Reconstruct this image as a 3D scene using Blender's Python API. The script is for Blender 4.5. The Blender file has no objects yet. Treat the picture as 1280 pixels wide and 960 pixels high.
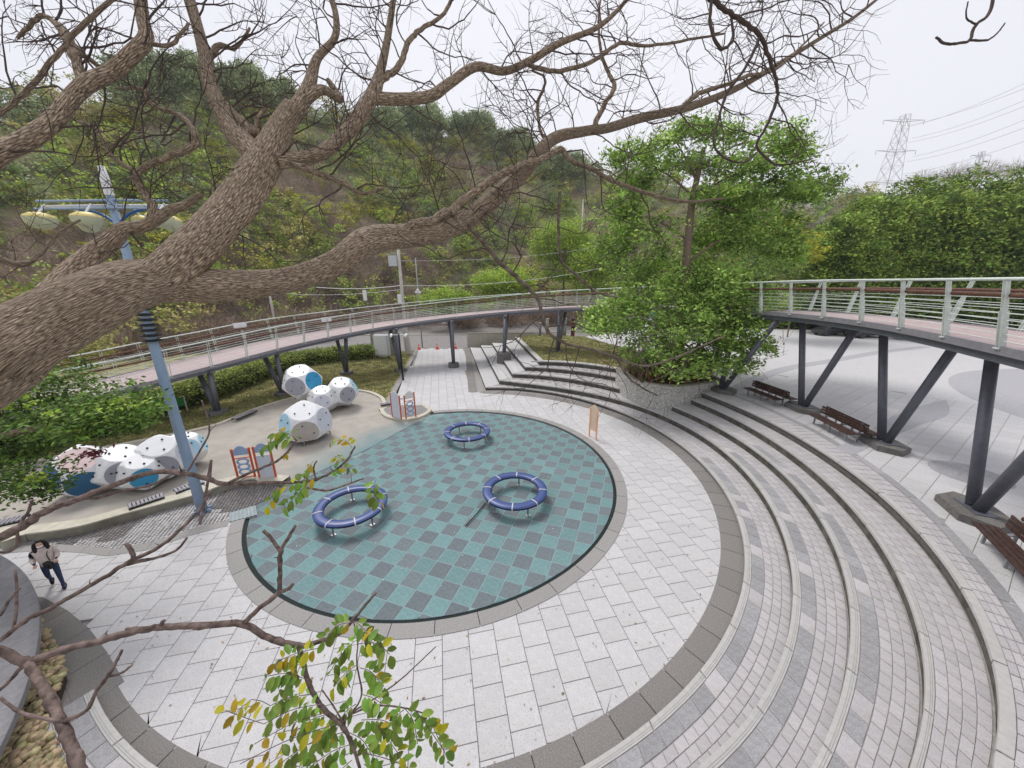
import bpy, bmesh, math, random
import numpy as np
from mathutils import Vector, Matrix, noise
random.seed(7); rng = np.random.default_rng(11)
SC = bpy.context.scene
COL = SC.collection
R = math.radians
PI = math.pi
# ------------------------------------------------------------------ camera
EYE = 8.819
PITCH, ROLL, FPX = 0.283, -0.006, 435.2          # wide-angle phone lens, photo is 1280 px wide
FW = Vector((0, math.cos(PITCH), -math.sin(PITCH)))
UP0 = Vector((0, math.sin(PITCH), math.cos(PITCH)))
RT0 = Vector((1, 0, 0))
RT = math.cos(ROLL) * RT0 + math.sin(ROLL) * UP0
UP = -math.sin(ROLL) * RT0 + math.cos(ROLL) * UP0
cam_d = bpy.data.cameras.new('camera')
cam = bpy.data.objects.new('camera', cam_d); COL.objects.link(cam)
cam.matrix_world = Matrix(((RT.x, UP.x, -FW.x, 0), (RT.y, UP.y, -FW.y, 0), (RT.z, UP.z, -FW.z, EYE), (0, 0, 0, 1)))
cam_d.sensor_fit = 'HORIZONTAL'; cam_d.sensor_width = 36
cam_d.lens = 36 * FPX / 1280
cam_d.clip_start = 0.05; cam_d.clip_end = 6000
SC.camera = cam
# ------------------------------------------------------------------ world: overcast daylight
W = bpy.data.worlds.new('World'); SC.world = W; W.use_nodes = True
nt = W.node_tree; nt.nodes.clear()
wo = nt.nodes.new('ShaderNodeOutputWorld')
SUN_EL, SUN_AZ = R(55), R(-35)
sky = nt.nodes.new('ShaderNodeTexSky'); sky.sky_type = 'NISHITA'; sky.sun_disc = False
sky.sun_elevation = SUN_EL; sky.sun_rotation = SUN_AZ
b1 = nt.nodes.new('ShaderNodeBackground'); b1.inputs[1].default_value = 0.05
nt.links.new(sky.outputs[0], b1.inputs[0])
# the cloud sheet: an even, slightly bluish white overcast, faintly mottled
tc = nt.nodes.new('ShaderNodeTexCoord'); nz = nt.nodes.new('ShaderNodeTexNoise'); nz.inputs['Scale'].default_value = 1.3; nz.inputs['Detail'].default_value = 3
cr = nt.nodes.new('ShaderNodeValToRGB')
cr.color_ramp.elements[0].position = .3; cr.color_ramp.elements[0].color = (.80, .81, .88, 1)
cr.color_ramp.elements[1].position = .75; cr.color_ramp.elements[1].color = (.90, .90, .95, 1)
b2 = nt.nodes.new('ShaderNodeBackground'); b2.inputs[1].default_value = 0.98
nt.links.new(tc.outputs['Generated'], nz.inputs['Vector']); nt.links.new(nz.outputs['Fac'], cr.inputs[0]); nt.links.new(cr.outputs[0], b2.inputs[0])
mx = nt.nodes.new('ShaderNodeMixShader'); mx.inputs[0].default_value = 0.93
nt.links.new(b1.outputs[0], mx.inputs[1]); nt.links.new(b2.outputs[0], mx.inputs[2]); nt.links.new(mx.outputs[0], wo.inputs[0])
sd = bpy.data.lights.new('sun', 'SUN'); sd.energy = 2.3; sd.angle = R(20); sd.color = (1, .97, .93)
so = bpy.data.objects.new('sun', sd); COL.objects.link(so); so.location = (0, 0, 60)
so.rotation_euler = (PI / 2 - SUN_EL, 0, -SUN_AZ + PI) if False else (R(35), 0, R(215))
SC.view_settings.view_transform = 'Standard'; SC.view_settings.look = 'None'
SC.view_settings.gamma = 1; SC.view_settings.use_curve_mapping = False
SC.view_settings.exposure = 0.2
SC.render.engine = 'CYCLES'
SC.cycles.max_bounces = 5; SC.cycles.diffuse_bounces = 3; SC.cycles.transparent_max_bounces = 6
SC.cycles.use_denoising = True
# ------------------------------------------------------------------ helpers
def ray(u, v):
    return FW + RT * ((u - 640) / FPX) - UP * ((v - 480) / FPX)
def at(u, v, z=0.0):
    d = ray(u, v); t = (z - EYE) / d.z
    return Vector((d.x * t, d.y * t, z))
def deep(u, v, d):
    return Vector((0, 0, EYE)) + ray(u, v) * d
def elev(u, v):
    d = ray(u, v); return d.z / math.hypot(d.x, d.y)
def azim(u, v=354):
    d = ray(u, v); return math.atan2(d.x, d.y)
def spline(pts, n=8, closed=False):
    P = [Vector(p) for p in pts]; out = []
    for i in range(len(P) - 1):
        a, b, c, d = P[max(i - 1, 0)], P[i], P[i + 1], P[min(i + 2, len(P) - 1)]
        for k in range(n):
            t = k / n
            out.append(.5 * ((2 * b) + (c - a) * t + (2 * a - 5 * b + 4 * c - d) * t * t + (3 * b - a - 3 * c + d) * t ** 3))
    out.append(P[-1]); return out
def resample(pts, step):
    L = [0.0]
    for a, b in zip(pts, pts[1:]): L.append(L[-1] + (b - a).length)
    n = max(1, round(L[-1] / step)); out = []; j = 0
    for i in range(n + 1):
        s = L[-1] * i / n
        while j < len(L) - 2 and L[j + 1] < s: j += 1
        t = (s - L[j]) / max(L[j + 1] - L[j], 1e-9)
        out.append(pts[j].lerp(pts[j + 1], min(max(t, 0), 1)))
    return out
# ---- materials
MATS = {}
def mat(name, col, rough=.8, var=.12, scale=6, bump=.0, bscale=40, speck=None, sscale=150, objvar=0., islvar=0., metal=0., coord='Object', col2=None, stretch=None, trans=0., hue=0., stain=0., stain_col=(.10,.09,.05), spec=.3, detail=6, islramp=None):
    m = bpy.data.materials.new(name); m.use_nodes = True; n = m.node_tree; N = n.nodes; L = n.links
    bs = N['Principled BSDF']; bs.inputs['Roughness'].default_value = rough; bs.inputs['Metallic'].default_value = metal
    bs.inputs['Specular IOR Level'].default_value = spec
    t = N.new('ShaderNodeTexCoord'); vec = t.outputs[coord]
    if stretch:
        mp = N.new('ShaderNodeMapping'); mp.inputs['Scale'].default_value = stretch; L.new(vec, mp.inputs['Vector']); vec = mp.outputs[0]
    nz = N.new('ShaderNodeTexNoise'); nz.inputs['Scale'].default_value = scale; nz.inputs['Detail'].default_value = detail; L.new(vec, nz.inputs['Vector'])
    r = N.new('ShaderNodeValToRGB'); c2 = col2 or col
    r.color_ramp.elements[0].position = .3; r.color_ramp.elements[1].position = .7
    r.color_ramp.elements[0].color = tuple(max(0, x * (1 - var)) for x in col) + (1,)
    r.color_ramp.elements[1].color = tuple(min(1, x * (1 + var)) for x in c2) + (1,)
    L.new(nz.outputs['Fac'], r.inputs[0]); out = r.outputs[0]
    if speck:
        vz = N.new('ShaderNodeTexNoise'); vz.inputs['Scale'].default_value = sscale; vz.inputs['Detail'].default_value = 2; L.new(vec, vz.inputs['Vector'])
        r2 = N.new('ShaderNodeValToRGB'); r2.color_ramp.elements[0].position = .56; r2.color_ramp.elements[1].position = .64
        r2.color_ramp.elements[0].color = (0, 0, 0, 1); r2.color_ramp.elements[1].color = (1, 1, 1, 1); L.new(vz.outputs['Fac'], r2.inputs[0])
        mxx = N.new('ShaderNodeMix'); mxx.data_type = 'RGBA'; L.new(r2.outputs[0], mxx.inputs['Factor']); L.new(out, mxx.inputs['A']); mxx.inputs['B'].default_value = speck + (1,); out = mxx.outputs['Result']
    if stain:
        sz = N.new('ShaderNodeTexNoise'); sz.inputs['Scale'].default_value = .55; sz.inputs['Detail'].default_value = 8; sz.inputs['Roughness'].default_value = .65; L.new(t.outputs[coord], sz.inputs['Vector'])
        r3 = N.new('ShaderNodeValToRGB'); r3.color_ramp.elements[0].position = .5; r3.color_ramp.elements[1].position = .78
        r3.color_ramp.elements[0].color = (0, 0, 0, 1); r3.color_ramp.elements[1].color = (stain,) * 3 + (1,); L.new(sz.outputs['Fac'], r3.inputs[0])
        mxx = N.new('ShaderNodeMix'); mxx.data_type = 'RGBA'; L.new(r3.outputs[0], mxx.inputs['Factor']); L.new(out, mxx.inputs['A']); mxx.inputs['B'].default_value = stain_col + (1,); out = mxx.outputs['Result']
    for amt, kind in ((objvar, 'o'), (islvar, 'i')):
        if not amt: continue
        if kind == 'o': src = N.new('ShaderNodeObjectInfo').outputs['Random']
        else: src = N.new('ShaderNodeNewGeometry').outputs['Random Per Island']
        h = N.new('ShaderNodeHueSaturation'); mr = N.new('ShaderNodeMapRange')
        mr.inputs['To Min'].default_value = 1 - amt; mr.inputs['To Max'].default_value = 1 + amt
        L.new(src, mr.inputs['Value']); L.new(mr.outputs[0], h.inputs['Value']); L.new(out, h.inputs['Color'])
        if hue:
            mh = N.new('ShaderNodeMapRange'); mh.inputs['To Min'].default_value = .5 - hue; mh.inputs['To Max'].default_value = .5 + hue
            w = N.new('ShaderNodeMath'); w.operation = 'MULTIPLY'; w.inputs[1].default_value = 7.31; fr = N.new('ShaderNodeMath'); fr.operation = 'FRACT'
            L.new(src, w.inputs[0]); L.new(w.outputs[0], fr.inputs[0]); L.new(fr.outputs[0], mh.inputs['Value']); L.new(mh.outputs[0], h.inputs['Hue'])
        out = h.outputs[0]
    if islramp:
        src = N.new('ShaderNodeNewGeometry').outputs['Random Per Island']
        rr = N.new('ShaderNodeValToRGB'); e = rr.color_ramp.elements
        for i, c in enumerate(islramp):
            el = e[i] if i < 2 else e.new(.5)
            el.color = c + (1,)
        for i in range(len(islramp)): e[i].position = i / (len(islramp) - 1)
        cols = [c for c in islramp]
        for i, c in enumerate(cols): e[i].color = c + (1,)
        L.new(src, rr.inputs[0]); mm = N.new('ShaderNodeMix'); mm.data_type = 'RGBA'; mm.blend_type = 'MULTIPLY'; mm.inputs['Factor'].default_value = 1
        L.new(out, mm.inputs['A']); L.new(rr.outputs[0], mm.inputs['B']); out = mm.outputs['Result']
    L.new(out, bs.inputs['Base Color'])
    if bump:
        bz = N.new('ShaderNodeTexNoise'); bz.inputs['Scale'].default_value = bscale; bz.inputs['Detail'].default_value = 5; L.new(vec, bz.inputs['Vector'])
        bp = N.new('ShaderNodeBump'); bp.inputs['Strength'].default_value = bump; bp.inputs['Distance'].default_value = .02; L.new(bz.outputs['Fac'], bp.inputs['Height']); L.new(bp.outputs[0], bs.inputs['Normal'])
    if trans:
        tr = N.new('ShaderNodeBsdfTranslucent'); ms = N.new('ShaderNodeMixShader'); ms.inputs[0].default_value = trans
        L.new(out, tr.inputs[0]); L.new(bs.outputs[0], ms.inputs[1]); L.new(tr.outputs[0], ms.inputs[2]); L.new(ms.outputs[0], N['Material Output'].inputs[0])
    MATS[name] = m; return m
mat('paver', (.50, .492, .50), .75, .06, 5, .12, 60, speck=(.40, .39, .40), sscale=26, objvar=.05, stain=.5, stain_col=(.47, .44, .40))
mat('paver_stuff', (.50, .492, .50), .75, .06, 5, .12, 60, speck=(.40, .39, .40), sscale=26, islvar=.05, stain=.5, stain_col=(.47, .44, .40))
mat('tread_paver', (.46, .44, .455), .8, .09, 7, .25, 60, speck=(.36, .34, .345), sscale=38, objvar=.08, hue=.01, stain=.75, stain_col=(.36, .31, .25))
mat('tread_stuff', (.46, .44, .455), .8, .09, 7, .25, 60, speck=(.36, .34, .345), sscale=38, islvar=.08, hue=.01, stain=.75, stain_col=(.36, .31, .25))
mat('band_stone', (.30, .295, .305), .85, .16, 9, .4, 70, speck=(.42, .42, .44), sscale=45, objvar=.14)
mat('nosing', (.45, .44, .43), .8, .08, 8, .2, 60, stain=.4, stain_col=(.28, .27, .22), objvar=.04)
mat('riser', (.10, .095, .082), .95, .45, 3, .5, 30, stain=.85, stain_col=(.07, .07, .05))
mat('joint', (.29, .275, .265), .95, .2, 8)
mat('granite_dark', (.20, .188, .18), .85, .22, 30, .35, 120, speck=(.30, .28, .265), sscale=75, objvar=.07)
mat('granite_coping', (.27, .26, .255), .8, .2, 30, .3, 120, speck=(.42, .40, .385), sscale=75, objvar=.05)
mat('teal_tile', (.142, .245, .252), .85, .16, 9, .35, 170, speck=(.20, .31, .32), sscale=60, objvar=.10, stain=.3, stain_col=(.20, .29, .28))
mat('grey_tile', (.138, .168, .182), .85, .16, 9, .35, 170, speck=(.19, .225, .245), sscale=60, objvar=.10, stain=.3, stain_col=(.19, .22, .22))
mat('teal_worn', (.18, .255, .26), .9, .15, 3, .2, 120, col2=(.23, .29, .28))
mat('teal_joint', (.24, .33, .345), .9, .1, 5)
mat('dark_gap', (.012, .02, .02), .8, .2, 5)
mat('sand_rubber', (.385, .355, .315), .95, .12, 1.2, .4, 140, speck=(.25, .225, .2), sscale=90, stain=.3, stain_col=(.40, .37, .33))
mat('concrete', (.42, .39, .34), .9, .14, 5, .3, 60, stain=.5, stain_col=(.22, .20, .13))
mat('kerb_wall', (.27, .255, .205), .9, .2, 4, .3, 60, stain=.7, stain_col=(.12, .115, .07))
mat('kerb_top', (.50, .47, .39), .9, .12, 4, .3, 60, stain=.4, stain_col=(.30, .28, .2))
mat('cobble', (.27, .25, .25), .85, .2, 9, .3, 60, objvar=.2, islvar=.0)
mat('cobble_stuff', (.22, .205, .205), .85, .2, 9, .3, 60, islvar=.22)
mat('asphalt', (.235, .22, .215), .95, .12, 1.5, .3, 90)
mat('soil', (.07, .05, .035), 1, .3, 6, .5, 30)
mat('lawn', (.13, .155, .045), 1, .5, 1.1, .6, 60, col2=(.25, .22, .10))
mat('grass_blade', (.16, .22, .05), .8, .3, .9, islvar=.45, hue=.04, trans=.2, col2=(.27, .24, .09))
mat('ground', (.13, .125, .08), 1, .3, .3, .4, 20)
mat('hill_soil', (.38, .27, .19), 1, .4, .45, .5, 5, col2=(.25, .28, .12))
mat('steel_dark', (.12, .125, .15), .45, .12, 5, .05, 60, metal=.2, spec=.4)
mat('steel_beam', (.25, .24, .265), .5, .12, 5, metal=.2)
mat('steel_white', (.60, .65, .61), .45, .1, 7, stain=.35, stain_col=(.32, .33, .3), spec=.5)
mat('wood_brown', (.115, .05, .033), .55, .35, 8, .2, 60, stretch=(1, 1, 1), objvar=.15)
mat('deck_pink', (.42, .33, .33), .75, .08, 6, .2, 60, objvar=.06, islvar=.0)
mat('deck_line', (.62, .57, .57), .7, .06, 6)
mat('bench_wood', (.060, .032, .026), .6, .4, 12, .3, 60, objvar=.25)
mat('footing', (.15, .142, .135), .9, .2, 8, .4, 60, stain=.6, stain_col=(.07, .07, .055))
mat('blue_vinyl', (.04, .068, .215), .38, .1, 5, spec=.5)
mat('navy', (.012, .018, .07), .5, .1, 5)
mat('white_strap', (.52, .52, .52), .6, .05, 5)
mat('steel_leg', (.35, .36, .38), .35, .1, 5, metal=.7)
mat('pole_blue', (.27, .36, .50), .45, .08, 3, spec=.4)
mat('black_metal', (.012, .012, .014), .5, .1, 5)
mat('orange', (.58, .095, .03), .45, .1, 5)
mat('orange_pale', (.85, .40, .20), .5, .06, 5)
mat('panel_blue', (.30, .40, .56), .4, .12, 12)
mat('panel_peach', (.80, .60, .44), .5, .06, 8)
mat('panel_white', (.78, .74, .70), .4, .05, 12)
mat('dome_white', (.74, .745, .76), .4, .05, 3, spec=.45, stain=.15, stain_col=(.5, .5, .48))
mat('dome_grey', (.32, .325, .375), .5, .06, 3, stain=.15, stain_col=(.38, .37, .37))
mat('dome_light', (.58, .61, .68), .5, .05, 3)
mat('dome_blue', (.04, .28, .50), .45, .06, 3)
mat('dome_sky', (.42, .66, .80), .45, .06, 3)
mat('dome_navy', (.035, .13, .26), .45, .08, 3)
mat('dome_orange', (.55, .10, .04), .5, .06, 3)
mat('dome_pink', (.72, .55, .54), .5, .05, 3)
mat('dome_beige', (.46, .42, .385), .5, .06, 3)
mat('dome_dark', (.045, .045, .05), .8, .1, 3)
mat('plate_white', (.75, .76, .78), .5, .05, 3)
mat('lamp_yellow', (.66, .55, .20), .5, .1, 5)
mat('lamp_cream', (.55, .56, .40), .4, .1, 5)
mat('cabinet', (.50, .53, .56), .5, .05, 4)
mat('pole_concrete', (.48, .46, .42), .9, .12, 4, .2, 40)
mat('cone_orange', (.75, .12, .05), .5, .05, 5)
mat('rust_stripe', (.22, .05, .03), .7, .2, 5)
mat('bark', (.215, .155, .112), .95, .3, 1, 0, 1.0, coord='UV', stretch=(58, 19, 1), col2=(.50, .395, .30), detail=10)
def fissure(m):
    N, L = m.node_tree.nodes, m.node_tree.links; bs = N['Principled BSDF']; mp = next(n for n in N if n.type == 'MAPPING')
    rp = next(n for n in N if n.type == 'VALTORGB'); rp.color_ramp.elements[0].position = .35; rp.color_ramp.elements[1].position = .66
    nz = N.new('ShaderNodeTexNoise'); nz.inputs['Scale'].default_value = .5; nz.inputs['Detail'].default_value = 4; L.new(mp.outputs[0], nz.inputs['Vector'])
    mxv = N.new('ShaderNodeMix'); mxv.data_type = 'RGBA'; mxv.blend_type = 'ADD'; mxv.inputs['Factor'].default_value = .9; L.new(mp.outputs[0], mxv.inputs['A']); L.new(nz.outputs['Color'], mxv.inputs['B'])
    vo = N.new('ShaderNodeTexVoronoi'); vo.feature = 'DISTANCE_TO_EDGE'; vo.inputs['Scale'].default_value = .55; L.new(mxv.outputs['Result'], vo.inputs['Vector'])
    r2 = N.new('ShaderNodeValToRGB'); r2.color_ramp.elements[0].position = .0; r2.color_ramp.elements[1].position = .12; r2.color_ramp.elements[0].color = (.50, .46, .44, 1); r2.color_ramp.elements[1].color = (1, 1, 1, 1); L.new(vo.outputs['Distance'], r2.inputs[0])
    mm = N.new('ShaderNodeMix'); mm.data_type = 'RGBA'; mm.blend_type = 'MULTIPLY'; mm.inputs['Factor'].default_value = 1; src = bs.inputs['Base Color'].links[0].from_socket
    L.new(src, mm.inputs['A']); L.new(r2.outputs[0], mm.inputs['B']); L.new(mm.outputs['Result'], bs.inputs['Base Color'])
    fine = N.new('ShaderNodeTexNoise'); fine.inputs['Scale'].default_value = 2.2; fine.inputs['Detail'].default_value = 8; L.new(mp.outputs[0], fine.inputs['Vector'])
    ad = N.new('ShaderNodeMath'); ad.operation = 'MULTIPLY_ADD'; ad.inputs[1].default_value = .6; L.new(fine.outputs['Fac'], ad.inputs[0]); cl = N.new('ShaderNodeMapRange'); cl.inputs['From Max'].default_value = .2; L.new(vo.outputs['Distance'], cl.inputs['Value']); L.new(cl.outputs[0], ad.inputs[2])
    bp = N.new('ShaderNodeBump'); bp.inputs['Strength'].default_value = 1; bp.inputs['Distance'].default_value = .008; L.new(ad.outputs[0], bp.inputs['Height']); L.new(bp.outputs[0], bs.inputs['Normal'])
fissure(MATS['bark'])
mat('bark_thin', (.115, .085, .068), .9, .4, 14, .5, 40, col2=(.17, .135, .11))
mat('bark_red', (.095, .062, .055), .8, .4, 30, .3, 80, col2=(.17, .125, .11))
mat('twig_dark', (.085, .062, .055), .9, .3, 10)
mat('trunk_brown', (.19, .14, .105), .95, .3, 9, .5, 30)
mat('leaf_green', (.19, .33, .06), .55, .45, .7, islvar=.6, hue=.018, trans=.3, col2=(.34, .49, .11))
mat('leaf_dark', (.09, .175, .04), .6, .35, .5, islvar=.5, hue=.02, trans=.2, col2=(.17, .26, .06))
mat('leaf_mid', (.24, .37, .06), .65, .4, .35, islvar=.5, hue=.03, trans=.25, col2=(.40, .49, .10))
mat('leaf_yellow', (.42, .43, .04), .65, .3, .6, islvar=.4, hue=.03, trans=.3, col2=(.50, .50, .06))
mat('leaf_lime', (.38, .52, .08), .65, .3, .6, islvar=.45, hue=.03, trans=.3)
mat('leaf_far', (.22, .31, .16), .8, .4, .12, islvar=.4, hue=.02, trans=.15, col2=(.36, .42, .22))
mat('leaf_olive', (.34, .36, .11), .8, .4, .12, islvar=.45, hue=.04, trans=.2, col2=(.48, .44, .15))
mat('twig_far', (.40, .29, .25), .95, .3, .3, islvar=.4, hue=.02, col2=(.50, .39, .33))
mat('twig_pale', (.36, .33, .30), .95, .25, .3, islvar=.35)
mat('leaf_pinnate', (.23, .36, .06), .5, .35, 6, islvar=.4, hue=.025, trans=.35, spec=.4)
mat('leaf_gold', (.50, .40, .03), .5, .25, 9, islvar=.25, hue=.03, trans=.35)
mat('strap_leaf', (.075, .105, .035), .7, .4, 2, islvar=.5, hue=.05, trans=.2, col2=(.20, .13, .06))
mat('dead_leaf', (.30, .22, .10), .8, .4, 5, islvar=.5, hue=.03)
mat('strap_red', (.20, .09, .04), .7, .4, 2, islvar=.4, hue=.02, trans=.2)
mat('twig_brown', (.22, .155, .12), .95, .4, .3, islvar=.45, hue=.02, col2=(.33, .25, .20))
mat('leaf_row', (.10, .20, .035), .6, .45, .45, islvar=.55, hue=.03, trans=.25, col2=(.28, .38, .07))
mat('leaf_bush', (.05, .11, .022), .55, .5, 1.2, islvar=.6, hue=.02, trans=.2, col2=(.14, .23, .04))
mat('joint_dark', (.12, .11, .10), .95, .2, 8)
mat('hedge_leaf', (.17, .23, .045), .65, .35, .8, islvar=.5, hue=.02, trans=.2, col2=(.25, .31, .06))
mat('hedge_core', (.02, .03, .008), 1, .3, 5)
mat('pebble', (.36, .29, .17), .6, .2, 8, .2, 60, objvar=.35, hue=.03)
mat('pebble_stuff', (.36, .29, .17), .6, .2, 8, .2, 60, islvar=.4, hue=.035)
mat('planter_stone', (.42, .41, .39), .85, .3, 30, .8, 45, speck=(.55, .54, .52), sscale=20)
mat('round_wall', (.20, .195, .205), .8, .25, 3, .4, 50, speck=(.28, .27, .28), sscale=60, stain=.4, stain_col=(.12, .13, .14))
mat('skin', (.55, .33, .25), .5, .05, 5); mat('hair', (.012, .009, .009), .5, .2, 30)
mat('coat', (.56, .48, .44), .9, .14, 20, .4, 120); mat('jeans', (.035, .05, .11), .9, .25, 20, .3, 150)
mat('mask', (.75, .66, .68), .8, .03, 5); mat('shoe', (.012, .012, .014), .6, .1, 5); mat('bag', (.010, .010, .012), .5, .2, 10)
mat('pylon', (.40, .40, .43), .6, .05, 5)
mat('wire', (.42, .42, .45), .6, .05, 5)
mat('car_dark', (.03, .032, .035), .3, .1, 5, spec=.6); mat('car_white', (.6, .6, .6), .3, .03, 5, spec=.6); mat('glass_dark', (.01, .012, .015), .1, .1, 5, spec=.6); mat('car_blue', (.03, .12, .38), .35, .05, 5)
mat('green_net', (.03, .20, .04), .8, .2, 5)
mat('grille', (.19, .23, .25), .5, .15, 5, metal=.3); mat('pink_leaf', (.20, .045, .05), .6, .3, 5, islvar=.4, trans=.2)
# ---- mesh builder
WLOC = {}
def kind(o, k): o['kind'] = k; return o
def tag(o, label, cat, group=None):
    o['label'] = label; o['category'] = cat
    if group: o['group'] = group
    return o
def thing(name, label, cat, loc=(0, 0, 0), group=None, rz=0):
    o = bpy.data.objects.new(name, None); COL.objects.link(o); o.location = loc; o.rotation_euler = (0, 0, rz)
    o.empty_display_size = .1
    WLOC[o.name] = Vector(loc) if not rz else Vector(loc)
    return tag(o, label, cat, group)
def link(name, me, parent=None, loc=None):
    o = bpy.data.objects.new(name, me); COL.objects.link(o)
    if parent: o.parent = parent
    if loc is not None: o.location = loc
    return o
class MB:
    def __init__(s): s.v = []; s.f = []; s.m = []; s.uv = {}; s.mi = 0
    def poly(s, pts, faces):
        b = len(s.v); s.v += [tuple(p) for p in pts]
        for f in faces: s.f.append([b + i for i in f]); s.m.append(s.mi)
        return s
    def box(s, c, size, rz=0, M=None):
        c = Vector(c); x, y, z = [k / 2 for k in size]
        P = [Vector((i, j, k)) for k in (-z, z) for j in (-y, y) for i in (-x, x)]
        if M is None: M = Matrix.Rotation(rz, 3, 'Z')
        return s.poly([c + M @ p for p in P], [(0, 2, 3, 1), (4, 5, 7, 6), (0, 1, 5, 4), (2, 6, 7, 3), (0, 4, 6, 2), (1, 3, 7, 5)])
    def beam(s, a, b, w, h, up=(0, 0, 1)):
        a, b = Vector(a), Vector(b); d = (b - a).normalized(); u = Vector(up)
        x = d.cross(u); x = x.normalized() if x.length > 1e-5 else Vector((1, 0, 0)); y = x.cross(d)
        P = [q + x * i * w / 2 + y * j * h / 2 for q in (a, b) for j in (-1, 1) for i in (-1, 1)]
        return s.poly(P, [(0, 2, 3, 1), (4, 5, 7, 6), (0, 1, 5, 4), (2, 6, 7, 3), (0, 4, 6, 2), (1, 3, 7, 5)])
    def tube(s, pts, rad, sides=8, cap=True, uvl=None, wob=0.):
        pts = [Vector(p) for p in pts]; n = len(pts)
        if not hasattr(rad, '__len__'): rad = [rad] * n
        T = [(pts[min(i + 1, n - 1)] - pts[max(i - 1, 0)]).normalized() for i in range(n)]
        u = T[0].orthogonal().normalized(); b = len(s.v); Ls = 0; LL = [0.0]
        for i in range(1, n): LL.append(LL[-1] + (pts[i] - pts[i - 1]).length)
        for i in range(n):
            u = (u - T[i] * u.dot(T[i])); u = u.normalized() if u.length > 1e-6 else T[i].orthogonal().normalized()
            w = T[i].cross(u)
            if i: Ls += (pts[i] - pts[i - 1]).length
            for k in range(sides):
                a = 2 * PI * k / sides
                rr = rad[i]
                if wob:
                    q = pts[i] * (1.4) ; rr *= 1 + wob * noise.noise(Vector((math.cos(a) * 1.6 + q.x, math.sin(a) * 1.6 + q.y, q.z))) + wob * .35 * noise.noise(Vector((math.cos(a) * 7, math.sin(a) * 7, Ls * 1.5)))
                s.v.append(tuple(pts[i] + (u * math.cos(a) + w * math.sin(a)) * rr))
        for i in range(n - 1):
            for k in range(sides):
                k2 = (k + 1) % sides
                if uvl is not None:
                    tr = lambda q: (1 - abs(2 * q / sides - 1)) * uvl
                    l0 = LL[i]; l1 = LL[i + 1]; s.uv[len(s.f)] = [(tr(k), l0), (tr(k + 1), l0), (tr(k + 1), l1), (tr(k), l1)]
                s.f.append([b + i * sides + k, b + i * sides + k2, b + (i + 1) * sides + k2, b + (i + 1) * sides + k]); s.m.append(s.mi)
        if cap:
            s.f.append([b + k for k in range(sides)][::-1]); s.m.append(s.mi)
            s.f.append([b + (n - 1) * sides + k for k in range(sides)]); s.m.append(s.mi)
        return s
    def cyl(s, a, b, r, r2=None, sides=12): return s.tube([a, b], [r, r if r2 is None else r2], sides)
    def prism(s, pts, z0, z1):
        n = len(pts); P = [(p[0], p[1], z0) for p in pts] + [(p[0], p[1], z1) for p in pts]
        return s.poly(P, [list(range(n))[::-1], list(range(n, 2 * n))] + [(i, (i + 1) % n, n + (i + 1) % n, n + i) for i in range(n)])
    def lathe(s, prof, c=(0, 0, 0), sides=24):
        c = Vector(c); b = len(s.v); n = len(prof)
        for r, z in prof:
            for k in range(sides):
                a = 2 * PI * k / sides; s.v.append((c.x + r * math.cos(a), c.y + r * math.sin(a), c.z + z))
        for i in range(n - 1):
            for k in range(sides):
                k2 = (k + 1) % sides; s.f.append([b + i * sides + k, b + i * sides + k2, b + (i + 1) * sides + k2, b + (i + 1) * sides + k]); s.m.append(s.mi)
        return s
    def grid(s, rows, closed=False):
        b = len(s.v); h = len(rows); w = len(rows[0])
        for r in rows: s.v += [tuple(p) for p in r]
        for i in range(h - 1):
            for k in range(w if closed else w - 1):
                k2 = (k + 1) % w; s.f.append([b + i * w + k, b + i * w + k2, b + (i + 1) * w + k2, b + (i + 1) * w + k]); s.m.append(s.mi)
        return s
    def mesh(s, name, mats, smooth=False, off=None):
        me = bpy.data.meshes.new(name); v = s.v
        if off is not None and off.length > 0: v = [(a[0] - off.x, a[1] - off.y, a[2] - off.z) for a in v]
        me.from_pydata(v, [], s.f)
        for m in (mats if isinstance(mats, (list, tuple)) else [mats]): me.materials.append(MATS[m])
        if any(s.m): me.polygons.foreach_set('material_index', s.m)
        if s.uv:
            uvl = me.uv_layers.new(name='UVMap'); d = uvl.data
            for fi, uvs in s.uv.items():
                ls = me.polygons[fi].loop_start
                for k, q in enumerate(uvs): d[ls + k].uv = q
        if smooth: me.polygons.foreach_set('use_smooth', [True] * len(me.polygons))
        me.update(); return me
    def build(s, name, mats, parent=None, smooth=False, off=None):
        if off is None and parent is not None: off = WLOC.get(parent.name)
        o = link(name, s.mesh(name, mats, smooth, off), parent)
        if parent is not None and off is not None: WLOC[o.name] = off
        return o
def copy_tree(o, loc=None, rz=None, label=None, parent=None, group=None):
    c = o.copy(); COL.objects.link(c)
    if parent: c.parent = parent
    if loc is not None: c.location = loc
    if rz is not None: c.rotation_euler = (0, 0, rz)
    if label: c['label'] = label
    if group: c['group'] = group
    for ch in list(o.children): copy_tree(ch, parent=c)
    return c
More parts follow.
